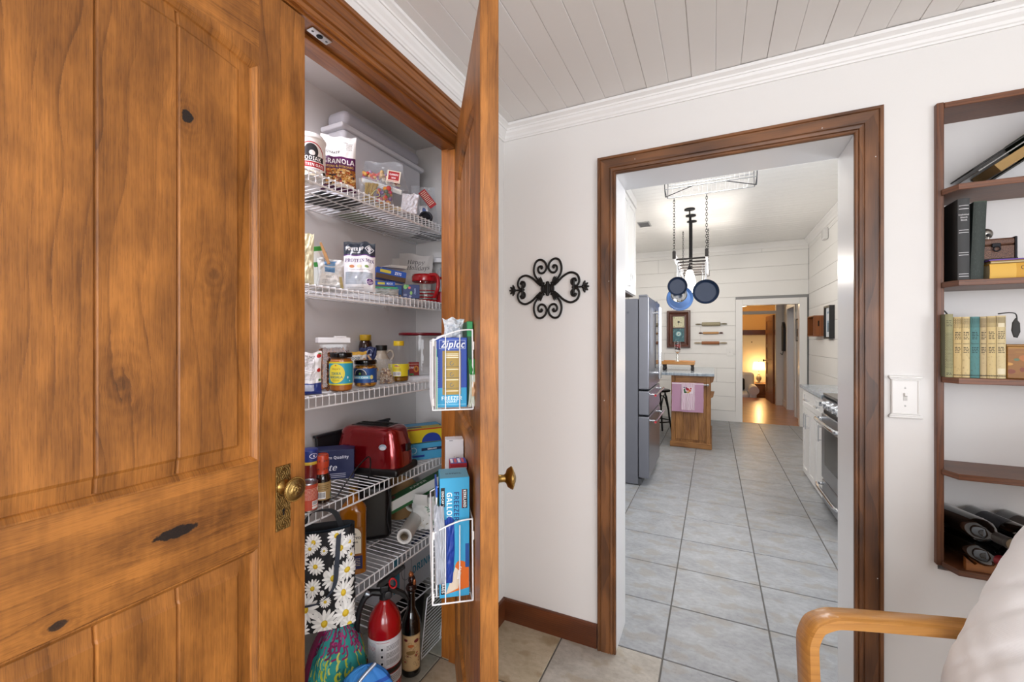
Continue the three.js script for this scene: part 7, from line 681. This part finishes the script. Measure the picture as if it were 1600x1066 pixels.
// island
{
  const x0 = -0.494, x1 = -0.034, d0 = 5.83, d1 = 7.1, t = thing('kitchen_island', 'honey pine kitchen island base with a rail for towels', 'island', [0, 0, 0]), p = MAT.pine; const xc = (x0 + x1) / 2, dc = (d0 + d1) / 2;
  part(t, 'core', grain(slab(x0 + 0.02, x1 - 0.02, 0.002, 0.918, d0 + 0.02, d1 - 0.02), 1), p); for (const [x, d] of [[x0, d0], [x1 - 0.05, d0], [x0, d1 - 0.05], [x1 - 0.05, d1 - 0.05]]) part(t, 'corner_post', grain(chamfer(0.05, 0.918, 0.05, 0.004)), p, [x + 0.025, 0.46, -(d + 0.025)]);
  for (let k = 0; k < 4; k++) part(t, 'plank', grain(chamfer(0.0885, 0.72, 0.012, 0.003)), p, [x0 + 0.05 + 0.045 + k * 0.09, 0.46, -(d0 + 0.014)]); part(t, 'top_rail', grain(chamfer(x1 - x0 - 0.1, 0.1, 0.02, 0.003), 0), p, [xc, 0.868, -(d0 + 0.008)]); part(t, 'base_moulding', join(grain(chamfer(x1 - x0 + 0.03, 0.07, 0.02, 0.005), 0).translate(xc, 0.036, -(d0 - 0.006)), grain(chamfer(0.02, 0.07, d1 - d0 + 0.02, 0.005), 2).translate(x1 + 0.006, 0.036, -dc)), p); for (let k = 0; k < 3; k++) part(t, 'side_panel', grain(chamfer(0.012, 0.72, 0.37, 0.004)), p, [x1 - 0.014, 0.46, -(d0 + 0.26 + k * 0.39)]); part(t, 'bracket', grain(ext([[0, 0], [0.03, 0.02], [0.045, 0.09], [0, 0.09]], 0.03, 0.003), 1), p, [x1, 0.828, -(d0 + 0.04)]); part(t, 'bracket', grain(ext([[0, 0], [0.03, 0.02], [0.045, 0.09], [0, 0.09]], 0.03, 0.003), 1), p, [x1, 0.64, -(d0 + 0.04)]);
  part(t, 'towel_bar', join(rod([x0 + 0.015, 0.812, -(d0 - 0.045)], [x1 - 0.03, 0.812, -(d0 - 0.045)], 0.007, 12), new THREE.SphereGeometry(0.018, 16, 12).translate(x1 - 0.03, 0.812, -(d0 - 0.045)), rod([x1 - 0.05, 0.812, -(d0 - 0.045)], [x1 - 0.05, 0.812, -d0], 0.006, 8), rod([x0 + 0.03, 0.812, -(d0 - 0.045)], [x0 + 0.03, 0.812, -d0], 0.006, 8)), MAT.steel);
  const c = thing('island_counter', 'grey speckled stone slab overhanging the pine island', 'worktop', [0, 0, 0]); part(c, 'slab', grain(chamfer(1.02, 0.036, d1 - d0 + 0.12, 0.005), 2, 3, 3), granite, [-0.5, 0.937, -dc + 0.0]); part(t, 'counter_bracket', rb(0.3, 0.018, 0.04, 0.003).translate(-0.64, 0.908, -dc), MAT.blackMetal);
  const cloth = (label, w, h, x, z, pr, extra) => { const q = thing('kitchen_towel', label, 'towel', [x, 0.821, d0 - 0.045 - z]); part(q, 'front_fall', sheet((u, v) => [(u - 0.5) * w + 0.003 * N2(v * 3, u * 2), 0.002 - h * v, 0.011 + 0.006 * Math.sin(u * 11 + v * 2) * v], 40, 20), pr); part(q, 'back_fall', sheet((u, v) => [(0.5 - u) * w, 0.002 - h * 0.86 * v, -0.011], 10, 4), pr); part(q, 'fold', sheet((u, v) => [(u - 0.5) * w, 0.011 * Math.sin(v * Math.PI), -0.011 * Math.cos(v * Math.PI)], 10, 8), pr); if (extra) extra(q); };
  cloth('plain mauve pink towel hanging wide over the island rail', 0.37, 0.36, -0.297, 0, printed(128, 256, (x, W, H) => { fillR(x, '#b98aa4', 0, 0, W, H); x.fillStyle = 'rgba(235,215,228,.35)'; for (let i = 0; i < 64; i++) x.fillRect(0, i * 4, W, 1.5); fillR(x, '#f0eaee', 0, 250, W, 6); }, { rough: 0.9 }));
  cloth('pink and white striped towel with embroidered fruit layered over the mauve towel', 0.155, 0.335, -0.29, 0.008, printed(300, 640, (x, W, H) => { fillR(x, '#efe4e8', 0, 0, W, H); for (let i = 0; i < 9; i++) fillR(x, '#bf8aa6', 10 + i * 33, 0, 15, H); fillR(x, 'rgba(240,228,234,.7)', 40, 400, 230, 150); disc(x, '#2f5a3a', 90, 430, 40, 22); disc(x, '#35663f', 70, 480, 24, 34); disc(x, '#b02a34', 140, 500, 34); disc(x, '#d86a3a', 190, 470, 28); disc(x, '#c9a06a', 150, 430, 32, 24); disc(x, '#7a2a4a', 110, 530, 22); disc(x, '#2a4a6a', 60, 540, 20, 14); disc(x, '#b8323a', 210, 520, 20); }, { rough: 0.9 }));
  const b = thing('butcher_stand', 'small wooden tray stand with four dark turned legs on the island', 'stand', [-0.44, 0.9555, 6.32]); part(b, 'tray', grain(chamfer(0.42, 0.032, 0.32, 0.004), 0), MAT.arm, [0, 0.098, 0]); for (const z of [0.152, -0.152]) part(b, 'rim', grain(chamfer(0.42, 0.014, 0.016, 0.002), 0), MAT.arm, [0, 0.12, z]); for (const [x, z] of [[-0.18, 0.12], [0.18, 0.12], [-0.18, -0.12], [0.18, -0.12]]) part(b, 'leg', lathe([[0, 0], [0.012, 0], [0.018, 0.006], [0.018, 0.03], [0.013, 0.05], [0.019, 0.07], [0.019, 0.082], [0, 0.082]], 20), M(0x241a18, 0.4), [x, 0, z]);
  const h = thing('candle_holder', 'mercury-glass candle holder with a clear cup of pine cones on the tray stand', 'candle holder', [-0.452, 1.0705, 6.3]); part(h, 'stem', lathe([[0, 0], [0.04, 0], [0.042, 0.006], [0.022, 0.016], [0.012, 0.04], [0.02, 0.055], [0.012, 0.072], [0.016, 0.1], [0.01, 0.12], [0.03, 0.136], [0.036, 0.142], [0, 0.142]], 28), M(0xc9c6c0, 0.15, 0.9)); part(h, 'glass_cup', lathe([[0, 0.143], [0.04, 0.143], [0.043, 0.15], [0.043, 0.285], [0.041, 0.285], [0.041, 0.152], [0, 0.147]], 28), glass); pieces('pine_cones', h, 24, new THREE.IcosahedronGeometry(0.013, 1), (r) => { const a = r() * 6.28; return [0.026 * Math.cos(a), 0.165 + 0.11 * r(), 0.026 * Math.sin(a), 1]; }, [0x2a2422, 0x9a2a2a, 0x3a322c, 0x6a2a26, 0x1c1a1a], 91);
}
{ const t = thing('stool', 'black bentwood stool between the refrigerator and the island', 'stool', [-0.735, 0, 6.5], 0.3), m = M(0x121214, 0.35); part(t, 'seat', lathe([[0, 0.655], [0.165, 0.655], [0.175, 0.645], [0.172, 0.628], [0.15, 0.622], [0, 0.622]], 36), m); for (let k = 0; k < 4; k++) { const a = k * Math.PI / 2 + 0.5, c = Math.cos(a), s = Math.sin(a); part(t, 'leg', tube([[0.1 * c, 0.625, 0.1 * s], [0.14 * c, 0.45, 0.14 * s], [0.165 * c, 0.25, 0.165 * s], [0.21 * c, 0.008, 0.21 * s]], 0.0125, 24, 10), m); part(t, 'arch_brace', tube([[0.15 * c, 0.36, 0.15 * s], [0.11 * c - 0.05 * s, 0.55, 0.11 * s + 0.05 * c], [0.11 * -s + 0.05 * c, 0.55, 0.11 * c + 0.05 * s], [-0.15 * s, 0.36, 0.15 * c]], 0.008, 24, 8), m); } part(t, 'ring', new THREE.TorusGeometry(0.172, 0.009, 10, 44).rotateX(Math.PI / 2).translate(0, 0.2, 0), m); }
// pot rack, chains, pendants and pans
const RK = { x0: -0.402, x1: -0.068, d0: 5.1, d1: 6.66, y: 2.3 };
{
  const t = thing('pot_rack', 'ladder-style hanging pot rack with dark end blocks and chains over the island', 'pot rack', [0, 0, 0]), L = RK.d1 - RK.d0, white = M(0xdfe0e4, 0.4), dk = M(0x241d1a, 0.5);
  for (const x of [RK.x0, RK.x1]) { part(t, 'side_rail', chamfer(0.026, 0.072, L, 0.003), white, [x, RK.y + 0.03, -(RK.d0 + RK.d1) / 2]); for (const d of [RK.d0, RK.d1]) part(t, 'end_block', chamfer(0.034, 0.085, 0.03, 0.003), dk, [x, RK.y + 0.03, -d]); }
  for (let k = 0; k < 7; k++) part(t, 'rung', rod([RK.x0 + 0.012, RK.y, 0], [RK.x1 - 0.012, RK.y, 0], 0.0105, 12), dk, [0, 0, -(RK.d0 + 0.12 + k * 0.22)]);
  const link = new THREE.TorusGeometry(0.0125, 0.0028, 6, 14).scale(0.78, 1.5, 1); for (const x of [RK.x0, RK.x1]) for (const d of [RK.d0, RK.d1]) { const gs = []; for (let y = RK.y + 0.078, i = 0; y < KC - 0.03; y += 0.03, i++) gs.push(link.clone().rotateY((i % 2) * Math.PI / 2).translate(0, y + 0.014, 0)); gs.push(cyl(0.0035, 0.0035, 0.035, 8).translate(0, KC - 0.017, 0)); part(t, 'chain', join(gs), MAT.blackMetal, [x, 0, -d]); }
}
for (const [i, d, w] of [[0, 5.58, 'nearest of the three glowing glass pendants over the island'], [1, 5.87, 'middle one of the three glowing glass pendants over the island'], [2, 6.16, 'rearmost of the three glowing glass pendants over the island']]) {
  const x = -0.262, t = thing('pendant_lamp', w, 'pendant lamp', [x, 0, d], 0, 'glass pendants in a row inside the pot rack'); part(t, 'canopy', lathe([[0, KC - 0.001], [0.06, KC - 0.001], [0.062, KC - 0.012], [0.02, KC - 0.02], [0, KC - 0.02]], 32), MAT.blackMetal); part(t, 'rod', cyl(0.008, 0.008, KC - 0.02 - 2.26, 12).translate(0, (KC - 0.02 + 2.26) / 2, 0), MAT.blackMetal); part(t, 'socket_cap', lathe([[0.03, 2.225], [0.028, 2.245], [0.016, 2.275], [0, 2.28]], 24), MAT.blackMetal);
  part(t, 'glass_shade', lathe([[0.0295, 2.224], [0.044, 2.2], [0.05, 2.15], [0.049, 2.09], [0.04, 2.04], [0.02, 2.012], [0, 2.006]], 32), new THREE.MeshStandardMaterial({ color: 0xffffff, roughness: 0.3, emissive: 0xfff6ea, emissiveIntensity: 1.6, side: THREE.DoubleSide }));
  const l = new THREE.PointLight(0xfff6ec, 0.9, 0, 2); l.position.set(0, 2.12, 0); l.shadow.radius = 4; l.castShadow = true; t.add(l);
}
function pan(label, x, d, yc, r, depth, inside, outside, turn, hy, handleMat) { const t = thing('frying_pan', label, 'pan', [x, yc, d], turn); part(t, 'pan', lathe([[0, 0], [r * 0.78, 0], [r * 0.86, 0.004], [r, depth], [r + 0.003, depth + 0.001], [r + 0.002, depth - 0.003], [r * 0.88, -0.001], [r * 0.78, -0.005], [0, -0.005]], 56).rotateX(Math.PI / 2), outside); part(t, 'cooking_surface', lathe([[0, 0.001], [r * 0.77, 0.001], [r * 0.85, 0.005], [r - 0.001, depth - 0.001]], 56).rotateX(Math.PI / 2), inside); part(t, 'handle', ext([[-0.011, r - 0.004], [0.011, r - 0.004], [0.008, r + 0.06], [0.011, hy - yc - 0.03], [0.006, hy - yc - 0.012], [-0.006, hy - yc - 0.012], [-0.011, hy - yc - 0.03], [-0.008, r + 0.06]], 0.007, 0.002).translate(0, 0, depth - 0.012), handleMat); part(t, 'hook', tube([[0, hy - yc - 0.022, depth - 0.01], [0.001, hy - yc, depth + 0.004], [0, hy - yc + 0.018, depth - 0.002], [0, hy - yc + 0.02, depth - 0.014]], 0.0025, 16, 6), MAT.chrome); }
const navy = M(0x26344d, 0.4), navyOut = M(0x1b2536, 0.4, 0.3), blueIn = M(0x3f5f90, 0.4);
pan('smaller dark navy frying pan hanging at the left rail of the pot rack', -0.386, 5.36, 2.005, 0.107, 0.04, navy, navyOut, 0.1, 2.29, MAT.chrome); pan('larger dark navy frying pan hanging at the right rail of the pot rack', -0.083, 5.36, 1.925, 0.137, 0.045, navy, navyOut, 0.1, 2.29, MAT.chrome); pan('shiny steel pan with blue interior hanging behind the small navy pan', -0.385, 5.72, 1.895, 0.155, 0.05, blueIn, M(0xc9ccd2, 0.15, 0.95), 0.1, 2.29, MAT.chrome);
{ const t = thing('saucepan', 'small steel saucepan with riveted handle in front of the blue-lined pan', 'pan', [-0.392, 1.93, 5.62], 0.15); part(t, 'pot', lathe([[0, 0], [0.085, 0], [0.092, 0.006], [0.093, 0.07], [0.096, 0.072], [0.094, 0.073], [0.09, 0.07], [0.088, 0.008], [0, 0.004]], 44).rotateX(Math.PI / 2), M(0xb9bcc0, 0.15, 0.95)); for (const x of [-0.02, 0.03]) part(t, 'rivet_plate', rb(0.016, 0.02, 0.006, 0.002).translate(x, -0.08, 0.068), M(0x6a6248, 0.4, 0.6)); part(t, 'handle', rb(0.016, 0.27, 0.006, 0.0025).translate(0, 0.225, 0.05), MAT.chrome); }
for (const [i, x, d, l] of [[0, -0.12, 5.66, 0.3], [1, -0.1, 5.88, 0.26], [2, -0.36, 5.9, 0.24], [3, -0.14, 6.1, 0.28]]) { const t = thing('cooking_utensil', ['slim steel ladle hanging from a rung beside the near pendant', 'steel utensil hanging second along the right rail', 'steel utensil hanging behind the left pans', 'rearmost steel utensil hanging inside the right rail'][i], 'utensil', [x, RK.y - 0.012, d], 0.4 * i); part(t, 'handle', join(tube([[0, 0.02, 0], [0.01, 0.028, 0], [0.012, 0.01, 0], [0.004, -0.01, 0]], 0.0022, 14, 6), rb(0.009, l, 0.003, 0.001).translate(0.003, -l / 2, 0)), MAT.chrome); part(t, 'bowl', new THREE.SphereGeometry(0.03, 16, 10, 0, 6.2832, 1.57, 1.57).scale(1, 0.7, 1).translate(0.003, -l + 0.012, 0.014), Object.assign(MAT.chrome.clone(), { side: THREE.DoubleSide })); }
// hanging wire tray seen just under the doorway head
{ const t = thing('wire_hanging_tray', 'hanging wire tray with dark hexagonal end frames under the kitchen ceiling', 'wire tray', [-0.027, 2.4, 3.2]), L = 0.555, r = 0.003, dk = M(0x3a3a3e, 0.4, 0.5); const hex = (x) => [[x, 0, 0.03], [x, 0.01, 0.1], [x, 0.11, 0.135], [x, 0.2, 0.09], [x, 0.2, -0.09], [x, 0.11, -0.135], [x, 0.01, -0.1], [x, 0, -0.03], [x, 0, 0.03]]; for (const x of [-L / 2, L / 2]) part(t, 'end_frame', wirePath(hex(x), r), dk); for (const [y, z] of [[0.01, 0.1], [0.01, -0.1], [0.11, 0.135], [0.11, -0.135]]) part(t, 'long_rail', rod([-L / 2, y, z], [L / 2, y, z], r, 8), MAT.steel); for (let k = 0; k < 9; k++) { const x = -0.22 + k * 0.055; part(t, 'loop_wire', wirePath([[x - 0.014, 0.11, 0.135], [x - 0.014, 0.01, 0.1], [x - 0.01, 0.006, -0.08], [x + 0.01, 0.006, -0.08], [x + 0.014, 0.01, 0.1], [x + 0.014, 0.11, 0.135]], 0.0022), MAT.white); } for (const s of [1, -1]) { part(t, 'brace', wirePath([[s * L / 2, -0.03, 0.06], [s * 0.09, 0.012, 0.1]], r), dk); part(t, 'brace_drop', rod([s * L / 2, 0.01, 0.1], [s * L / 2, -0.03, 0.06], r), dk); part(t, 'hanging_rod', rod([s * L / 2, 0.2, 0], [s * L / 2, KC - 2.4, 0], 0.003, 8), dk); } }
{ const t = thing('ceiling_vent', 'grey slotted ceiling vent near the wall cabinet', 'vent', [-0.86, KC, 6.04]); part(t, 'frame', rb(0.16, 0.008, 0.26, 0.003).translate(0, -0.004, 0), M(0xb9b9b8, 0.5)); for (let k = 0; k < 8; k++) part(t, 'louver', rb(0.13, 0.004, 0.018, 0.001), M(0x8a8a8a, 0.5), [0, -0.0095, -0.1 + k * 0.029], [0.5, 0, 0]); }
{ const t = thing('chime_box', 'white chime box high on the right shiplap wall', 'chime', [KX1 - 0.001, 2.78, 6.85], -Math.PI / 2); part(t, 'box', rb(0.14, 0.15, 0.05, 0.01, 3).translate(0, 0, 0.025), M(0xdedddb, 0.5)); part(t, 'grille', rb(0.1, 0.1, 0.004, 0.002).translate(0, 0, 0.052), M(0xcfcecc, 0.6)); }
{ const t = thing('wooden_crate', 'open brown wooden crate fixed to the right shiplap wall as a shelf', 'crate', [0, 0, 0]), x0 = 1.238, x1 = KX1 - 0.001, d0 = 7.02, d1 = 7.42, y0 = 1.425, y1 = 1.71, c = M(0x6f4526, 0.6), board = (a, b, y, z, d, e) => part(t, 'board', grain(slab(a, b, y, z, d, e), 2), MAT.doorFar); board(x0, x1, y0, y0 + 0.014, d0, d1); board(x0, x1, y1 - 0.014, y1, d0, d1); board(x0, x1, y0 + 0.014, y1 - 0.014, d0, d0 + 0.014); board(x0, x1, y0 + 0.014, y1 - 0.014, d1 - 0.014, d1); board(x1 - 0.008, x1, y0 + 0.014, y1 - 0.014, d0 + 0.014, d1 - 0.014); part(t, 'handle_slot', rb(0.016, 0.075, 0.003, 0.001).translate(x0 + 0.06, 1.6, -d0 + 0.0008), M(0x1d120a, 0.9)); }
function framed(label, x, y, d, turn, w, h, t_, f, mat, draw) { const t = thing('picture_frame', label, 'picture', [x, y, d], turn); sweep([[-w / 2, -h / 2], [w / 2, -h / 2], [w / 2, h / 2], [-w / 2, h / 2]], [[0, 0], [0, t_], [f, t_], [f, t_ * 0.6]], true).forEach((g) => part(t, 'frame', g, Object.assign(mat.clone(), { side: THREE.DoubleSide }))); part(t, 'print', rb(w - f * 2 + 0.004, h - f * 2 + 0.004, 0.004, 0.001).translate(0, 0, t_ * 0.55), draw); }
framed('deep black frame with a pale print beside the crate on the right wall', KX1 - 0.001, 1.6, 6.61, -Math.PI / 2, 0.3, 0.42, 0.055, 0.022, M(0x1a1a1c, 0.4), printed(200, 290, (c, W, H) => { fillR(c, '#dfe6ec', 0, 0, W, H); fillR(c, '#9fb8cc', 34, 40, 132, 200); fillR(c, '#6a7c8c', 60, 150, 80, 90); fillR(c, '#e9edf0', 50, 60, 60, 70); }));
framed('narrow black picture frame on the hall wall right of the cased opening', HX1 - 0.001, 1.55, 8.76, -Math.PI / 2, 0.24, 0.39, 0.02, 0.018, M(0x1c1c1e, 0.4), printed(100, 160, (c) => { fillR(c, '#b9bcc0', 0, 0, 100, 160); fillR(c, '#4a4c50', 20, 70, 60, 60); }));
{ const t = thing('hall_rack', 'tall narrow black iron rack hanging on the hall wall', 'rack', [HX1 - 0.001, 1.41, 10.26], -Math.PI / 2); part(t, 'panel', ext([[-0.1, -0.26], [0.1, -0.26], [0.12, 0.2], [0.05, 0.3], [-0.05, 0.34], [-0.12, 0.24]], 0.05, 0.004), M(0x17171a, 0.5)); part(t, 'hook', join(rod([0, -0.26, 0.03], [0, -0.34, 0.05], 0.006), rod([0, -0.34, 0.05], [0, -0.3, 0.08], 0.006)), MAT.blackMetal); }
// far kitchen wall
{ const t = thing('wall_clock', 'antique brown ogee wall clock with a cream dial and painted teal glass', 'clock', [-0.557, 1.57, DF], 0), w = 0.385, h = 0.655, m = MAT.mahog, sw = sweep([[-w / 2, -h / 2], [w / 2, -h / 2], [w / 2, h / 2], [-w / 2, h / 2]], [[0, 0.0], [0, 0.06], [0.012, 0.075], [0.03, 0.075], [0.05, 0.055], [0.075, 0.045], [0.095, 0.05], [0.1, 0.035]], true); sw.forEach((g) => part(t, 'case_moulding', g, Object.assign(m, { side: THREE.DoubleSide }))); part(t, 'case_back', slab(-w / 2 + 0.02, w / 2 - 0.02, -h / 2 + 0.02, h / 2 - 0.02, -0.03, -0.0), m); part(t, 'divider', rb(0.19, 0.014, 0.02, 0.003).translate(0, 0.02, 0.036), m);
  const dial = part(t, 'dial', rb(0.188, 0.19, 0.004, 0.001).translate(0, 0.126, 0.033), printed(300, 300, (c, W, H) => { fillR(c, '#d3cfae', 0, 0, W, H); c.strokeStyle = '#3a3a30'; c.lineWidth = 4; for (let i = 0; i < 12; i++) { const a = i * Math.PI / 6; c.beginPath(); c.moveTo(150 + 92 * Math.cos(a), 150 + 92 * Math.sin(a)); c.lineTo(150 + 124 * Math.cos(a), 150 + 124 * Math.sin(a)); c.stroke(); } for (const [a, b] of [[30, 30], [270, 30], [30, 270], [270, 270]]) disc(c, '#8a9a6a', a, b, 16); disc(c, '#2a2a26', 150, 150, 30); })); part(dial, 'hand', join(rb(0.005, 0.07, 0.002, 0.0005).rotateZ(-1.9).translate(0.022, 0.118, 0.039), rb(0.006, 0.05, 0.002, 0.0005).translate(0, 0.1, 0.038)), MAT.black);
  part(t, 'painted_glass', rb(0.188, 0.235, 0.004, 0.001).translate(0, -0.106, 0.033), printed(300, 370, (c, W, H) => { fillR(c, '#3c6a72', 0, 0, W, H); for (let i = 0; i < 40; i++) disc(c, ['#2a4a52', '#5a8a8c', '#86a8a4'][i % 3], (i * 61) % 300, (i * 97) % 370, 12, 8); disc(c, '#233c46', 150, 150, 98); disc(c, '#5f9aa0', 150, 150, 84); disc(c, '#c9dcd8', 150, 150, 56); disc(c, '#4f8288', 150, 150, 26); disc(c, '#d8e4e0', 140, 140, 12); })); }
{ const g = 'rolling pins on the far wall'; [[1111, 507, 48, 28, 'cream wooden rolling pin hung highest on the far shiplap wall', M(0xa39a7e, 0.6), M(0x7e765f, 0.6)], [1110.5, 521, 37, 24, 'brown rolling pin with dark red handles, middle one on the far wall', MAT.tan, M(0x4a1a16, 0.5)], [1110, 536.5, 50, 27, 'brown rolling pin with pale thin handles, lowest on the far wall', M(0x9a6038, 0.5), M(0xa8977a, 0.6)]].forEach(([u, v, len, barrel, label, m, hm], i) => { const q = atD(u, DF - 0.04), t = thing('rolling_pin', label, 'rolling pin', [q.x, q.y(v), DF - 0.04], 0, g), k = q.m * 0.93, L = len * k, B = barrel * k, r = [0.032, 0.019, 0.027][i]; part(t, 'barrel', lathe([[0, -B / 2], [r - 0.006, -B / 2], [r, -B / 2 + 0.006], [r, B / 2 - 0.006], [r - 0.006, B / 2], [0, B / 2]], 28).rotateZ(Math.PI / 2), m); for (const s of [1, -1]) part(t, 'handle', lathe([[0.006, 0], [0.007, 0.01], [0.013, (L - B) * 0.2], [0.013, (L - B) * 0.38], [0.006, (L - B) / 2], [0, (L - B) / 2]], 18).rotateZ(-s * Math.PI / 2).translate(s * B / 2, 0, 0), hm); part(t, 'wall_peg', join(rod([-B * 0.3, -r, 0], [-B * 0.3, -r, -0.04], 0.004, 8), rod([B * 0.3, -r, 0], [B * 0.3, -r, -0.04], 0.004, 8)), MAT.white); }); }
{ const q = atD(1140.5, DF); switchPlate('white switch plate on the far shiplap wall by the hall opening', q.x, q.y(551), DF, 0, 0.1, 0.125, false); }
// bedroom beyond the hall
{ const t = frameOf('door_3'), W = 0.86, H = 1.915, T = 0.04; t.position.set(BO.x1 - 0.002, 0.008, -(DH + 0.13)); t.rotation.y = Math.PI / 2 + 0.06; const P = (x0, x1, y0, y1) => grain(chamfer(x1 - x0, y1 - y0, T, 0.002).translate((x0 + x1) / 2, (y0 + y1) / 2, -T / 2), x1 - x0 > y1 - y0 ? 0 : 1); part(t, 'stile', P(0, 0.11, 0, H), MAT.doorFar); part(t, 'stile', P(W - 0.11, W, 0, H), MAT.doorFar); const ys = [0, 0.2, 0.52, 0.6, 0.86, 0.94, 1.2, 1.28, 1.52, 1.6, 1.8, H]; for (let k = 0; k < 6; k++) part(t, 'rail', P(0.11, W - 0.11, ys[k * 2], ys[k * 2 + 1] ?? H), MAT.doorFar); for (let k = 0; k < 5; k++) part(t, 'panel', grain(chamfer(W - 0.22, ys[k * 2 + 2] - ys[k * 2 + 1], 0.016, 0.002).translate(W / 2, (ys[k * 2 + 2] + ys[k * 2 + 1]) / 2, -T / 2), 0), MAT.doorFar); for (const z of [0.0, -T]) part(t, 'handle', lathe([[0.008, 0], [0.008, 0.03], [0.024, 0.04], [0.026, 0.055], [0.014, 0.064], [0, 0.065]], 20).rotateX(z ? -Math.PI / 2 : Math.PI / 2).translate(W - 0.06, 0.9, z), MAT.blackMetal); }
{ const by = -0.33, t = thing('nightstand', 'brown wooden bedside chest with drawers holding the lit lamp', 'chest', [1.14, by, 12.66]), w = 0.5, h = 0.6, d = 0.42; part(t, 'carcass', grain(rb(w, h - 0.03, d, 0.004).translate(0, (h - 0.03) / 2 + 0.001, 0), 0), MAT.doorFar); part(t, 'top', grain(chamfer(w + 0.05, 0.03, d + 0.04, 0.005).translate(0, h - 0.014, 0), 0), MAT.pine); const dr = (x, y, ww, hh) => { const f = part(t, 'drawer', grain(chamfer(ww, hh, 0.02, 0.004), 0), MAT.doorFar, [x, y, d / 2 + 0.006]); part(f, 'knob', new THREE.SphereGeometry(0.014, 14, 10).translate(0, 0, 0.02), MAT.blackMetal); }; dr(-0.122, 0.44, 0.23, 0.17); dr(0.122, 0.44, 0.23, 0.17); dr(0, 0.2, 0.474, 0.2); }
{ const t = thing('table_lamp', 'lit table lamp with cream drum shade on the bedside chest', 'lamp', [1.06, 0.2705, 12.62]); part(t, 'base', lathe([[0, 0], [0.07, 0], [0.072, 0.01], [0.03, 0.02], [0.025, 0.04], [0.06, 0.1], [0.062, 0.16], [0.035, 0.2], [0.022, 0.22], [0.035, 0.235], [0.02, 0.26], [0, 0.26]], 28), M(0xb9b4a8, 0.3, 0.4)); part(t, 'stem', cyl(0.006, 0.006, 0.14, 10).translate(0, 0.32, 0), MAT.brass); part(t, 'shade', lathe([[0.155, 0.335], [0.125, 0.545], [0.122, 0.545], [0.152, 0.335]], 36), new THREE.MeshPhysicalMaterial({ color: 0xf3e6c4, roughness: 0.9, transmission: 0.45, thickness: 0, side: THREE.DoubleSide, emissive: 0xffdf9a, emissiveIntensity: 0.55 })); part(t, 'bulb', new THREE.SphereGeometry(0.028, 16, 12).translate(0, 0.43, 0), new THREE.MeshStandardMaterial({ color: 0xffffff, emissive: 0xffd28a, emissiveIntensity: 4 })); part(t, 'finial', new THREE.SphereGeometry(0.012, 12, 8).translate(0, 0.56, 0), MAT.brass); const l = new THREE.PointLight(0xffd49a, 0.55, 0, 2); l.position.set(0, 0.43, 0); l.castShadow = true; t.add(l); }
{ const t = thing('desk_clock', 'small round grey clock beside the table lamp', 'clock', [1.27, 0.2705, 12.62]); part(t, 'case', lathe([[0, 0], [0.055, 0], [0.06, 0.01], [0.06, 0.03], [0, 0.03]], 28).rotateX(Math.PI / 2).translate(0, 0.06, 0), M(0x8e9298, 0.4)); part(t, 'face', cyl(0.048, 0.048, 0.002, 28).rotateX(Math.PI / 2).translate(0, 0.06, 0.031), M(0xd8d9d8, 0.5)); }
{ const by = -0.33, t = thing('slipcovered_armchair', 'white slipcovered armchair with a rolled arm by the bedside chest', 'armchair', [0.53, by, 11.99]), m = M(0xd9d9dc, 0.85); part(t, 'seat', rb(0.5, 0.3, 0.7, 0.06, 4).translate(0, 0.28, 0), m); part(t, 'back', rb(0.8, 0.55, 0.2, 0.08, 4).rotateX(-0.12).translate(0, 0.62, -0.32), m); for (const s of [1, -1]) { part(t, 'arm', join(rb(0.15, 0.44, 0.72, 0.04, 3).translate(s * 0.33, 0.25, 0.02), cyl(0.105, 0.105, 0.74, 28).rotateX(Math.PI / 2).translate(s * 0.35, 0.5, 0.02)), m); } part(t, 'skirt', rb(0.84, 0.2, 0.74, 0.02).translate(0, 0.102, 0), m); part(t, 'dark_cushion', rb(0.36, 0.3, 0.12, 0.05, 4).rotateX(-0.2).translate(0, 0.6, -0.16), M(0x1d1c20, 0.8)); }
{ const t = thing('bedroom_light', 'bright bedroom ceiling light seen through the transom gap', 'ceiling light', [0.62, 2.419, 11.6]); part(t, 'stem', cyl(0.012, 0.012, 0.1, 12).translate(0, -0.05, 0), MAT.brass); part(t, 'glass_dome', lathe([[0.03, -0.1], [0.11, -0.12], [0.13, -0.17], [0.1, -0.22], [0, -0.24]], 28), new THREE.MeshStandardMaterial({ color: 0xffffff, emissive: 0xffe9c4, emissiveIntensity: 3, side: THREE.DoubleSide })); const l = new THREE.PointLight(0xffe2b4, 0.7, 0, 2); l.position.set(0, -0.17, 0); l.castShadow = true; t.add(l); }
{ const t = thing('wall_hook', 'small dark hook high on the bedroom wall', 'hook', [0.92, 1.33, DE]); part(t, 'plate', cyl(0.014, 0.014, 0.006, 14).rotateX(Math.PI / 2).translate(0, 0, 0.003), MAT.blackMetal); part(t, 'hook', tube([[0, 0, 0.004], [0, -0.01, 0.03], [0, 0.012, 0.04]], 0.004, 12, 6), MAT.blackMetal); }
scene.traverse((o) => { if (o.isMesh) { o.castShadow = o.receiveShadow = true; if (!o.material.transmission || o.material.thickness === 0) o.material.side = THREE.DoubleSide; } });
renderer.render(scene, camera);
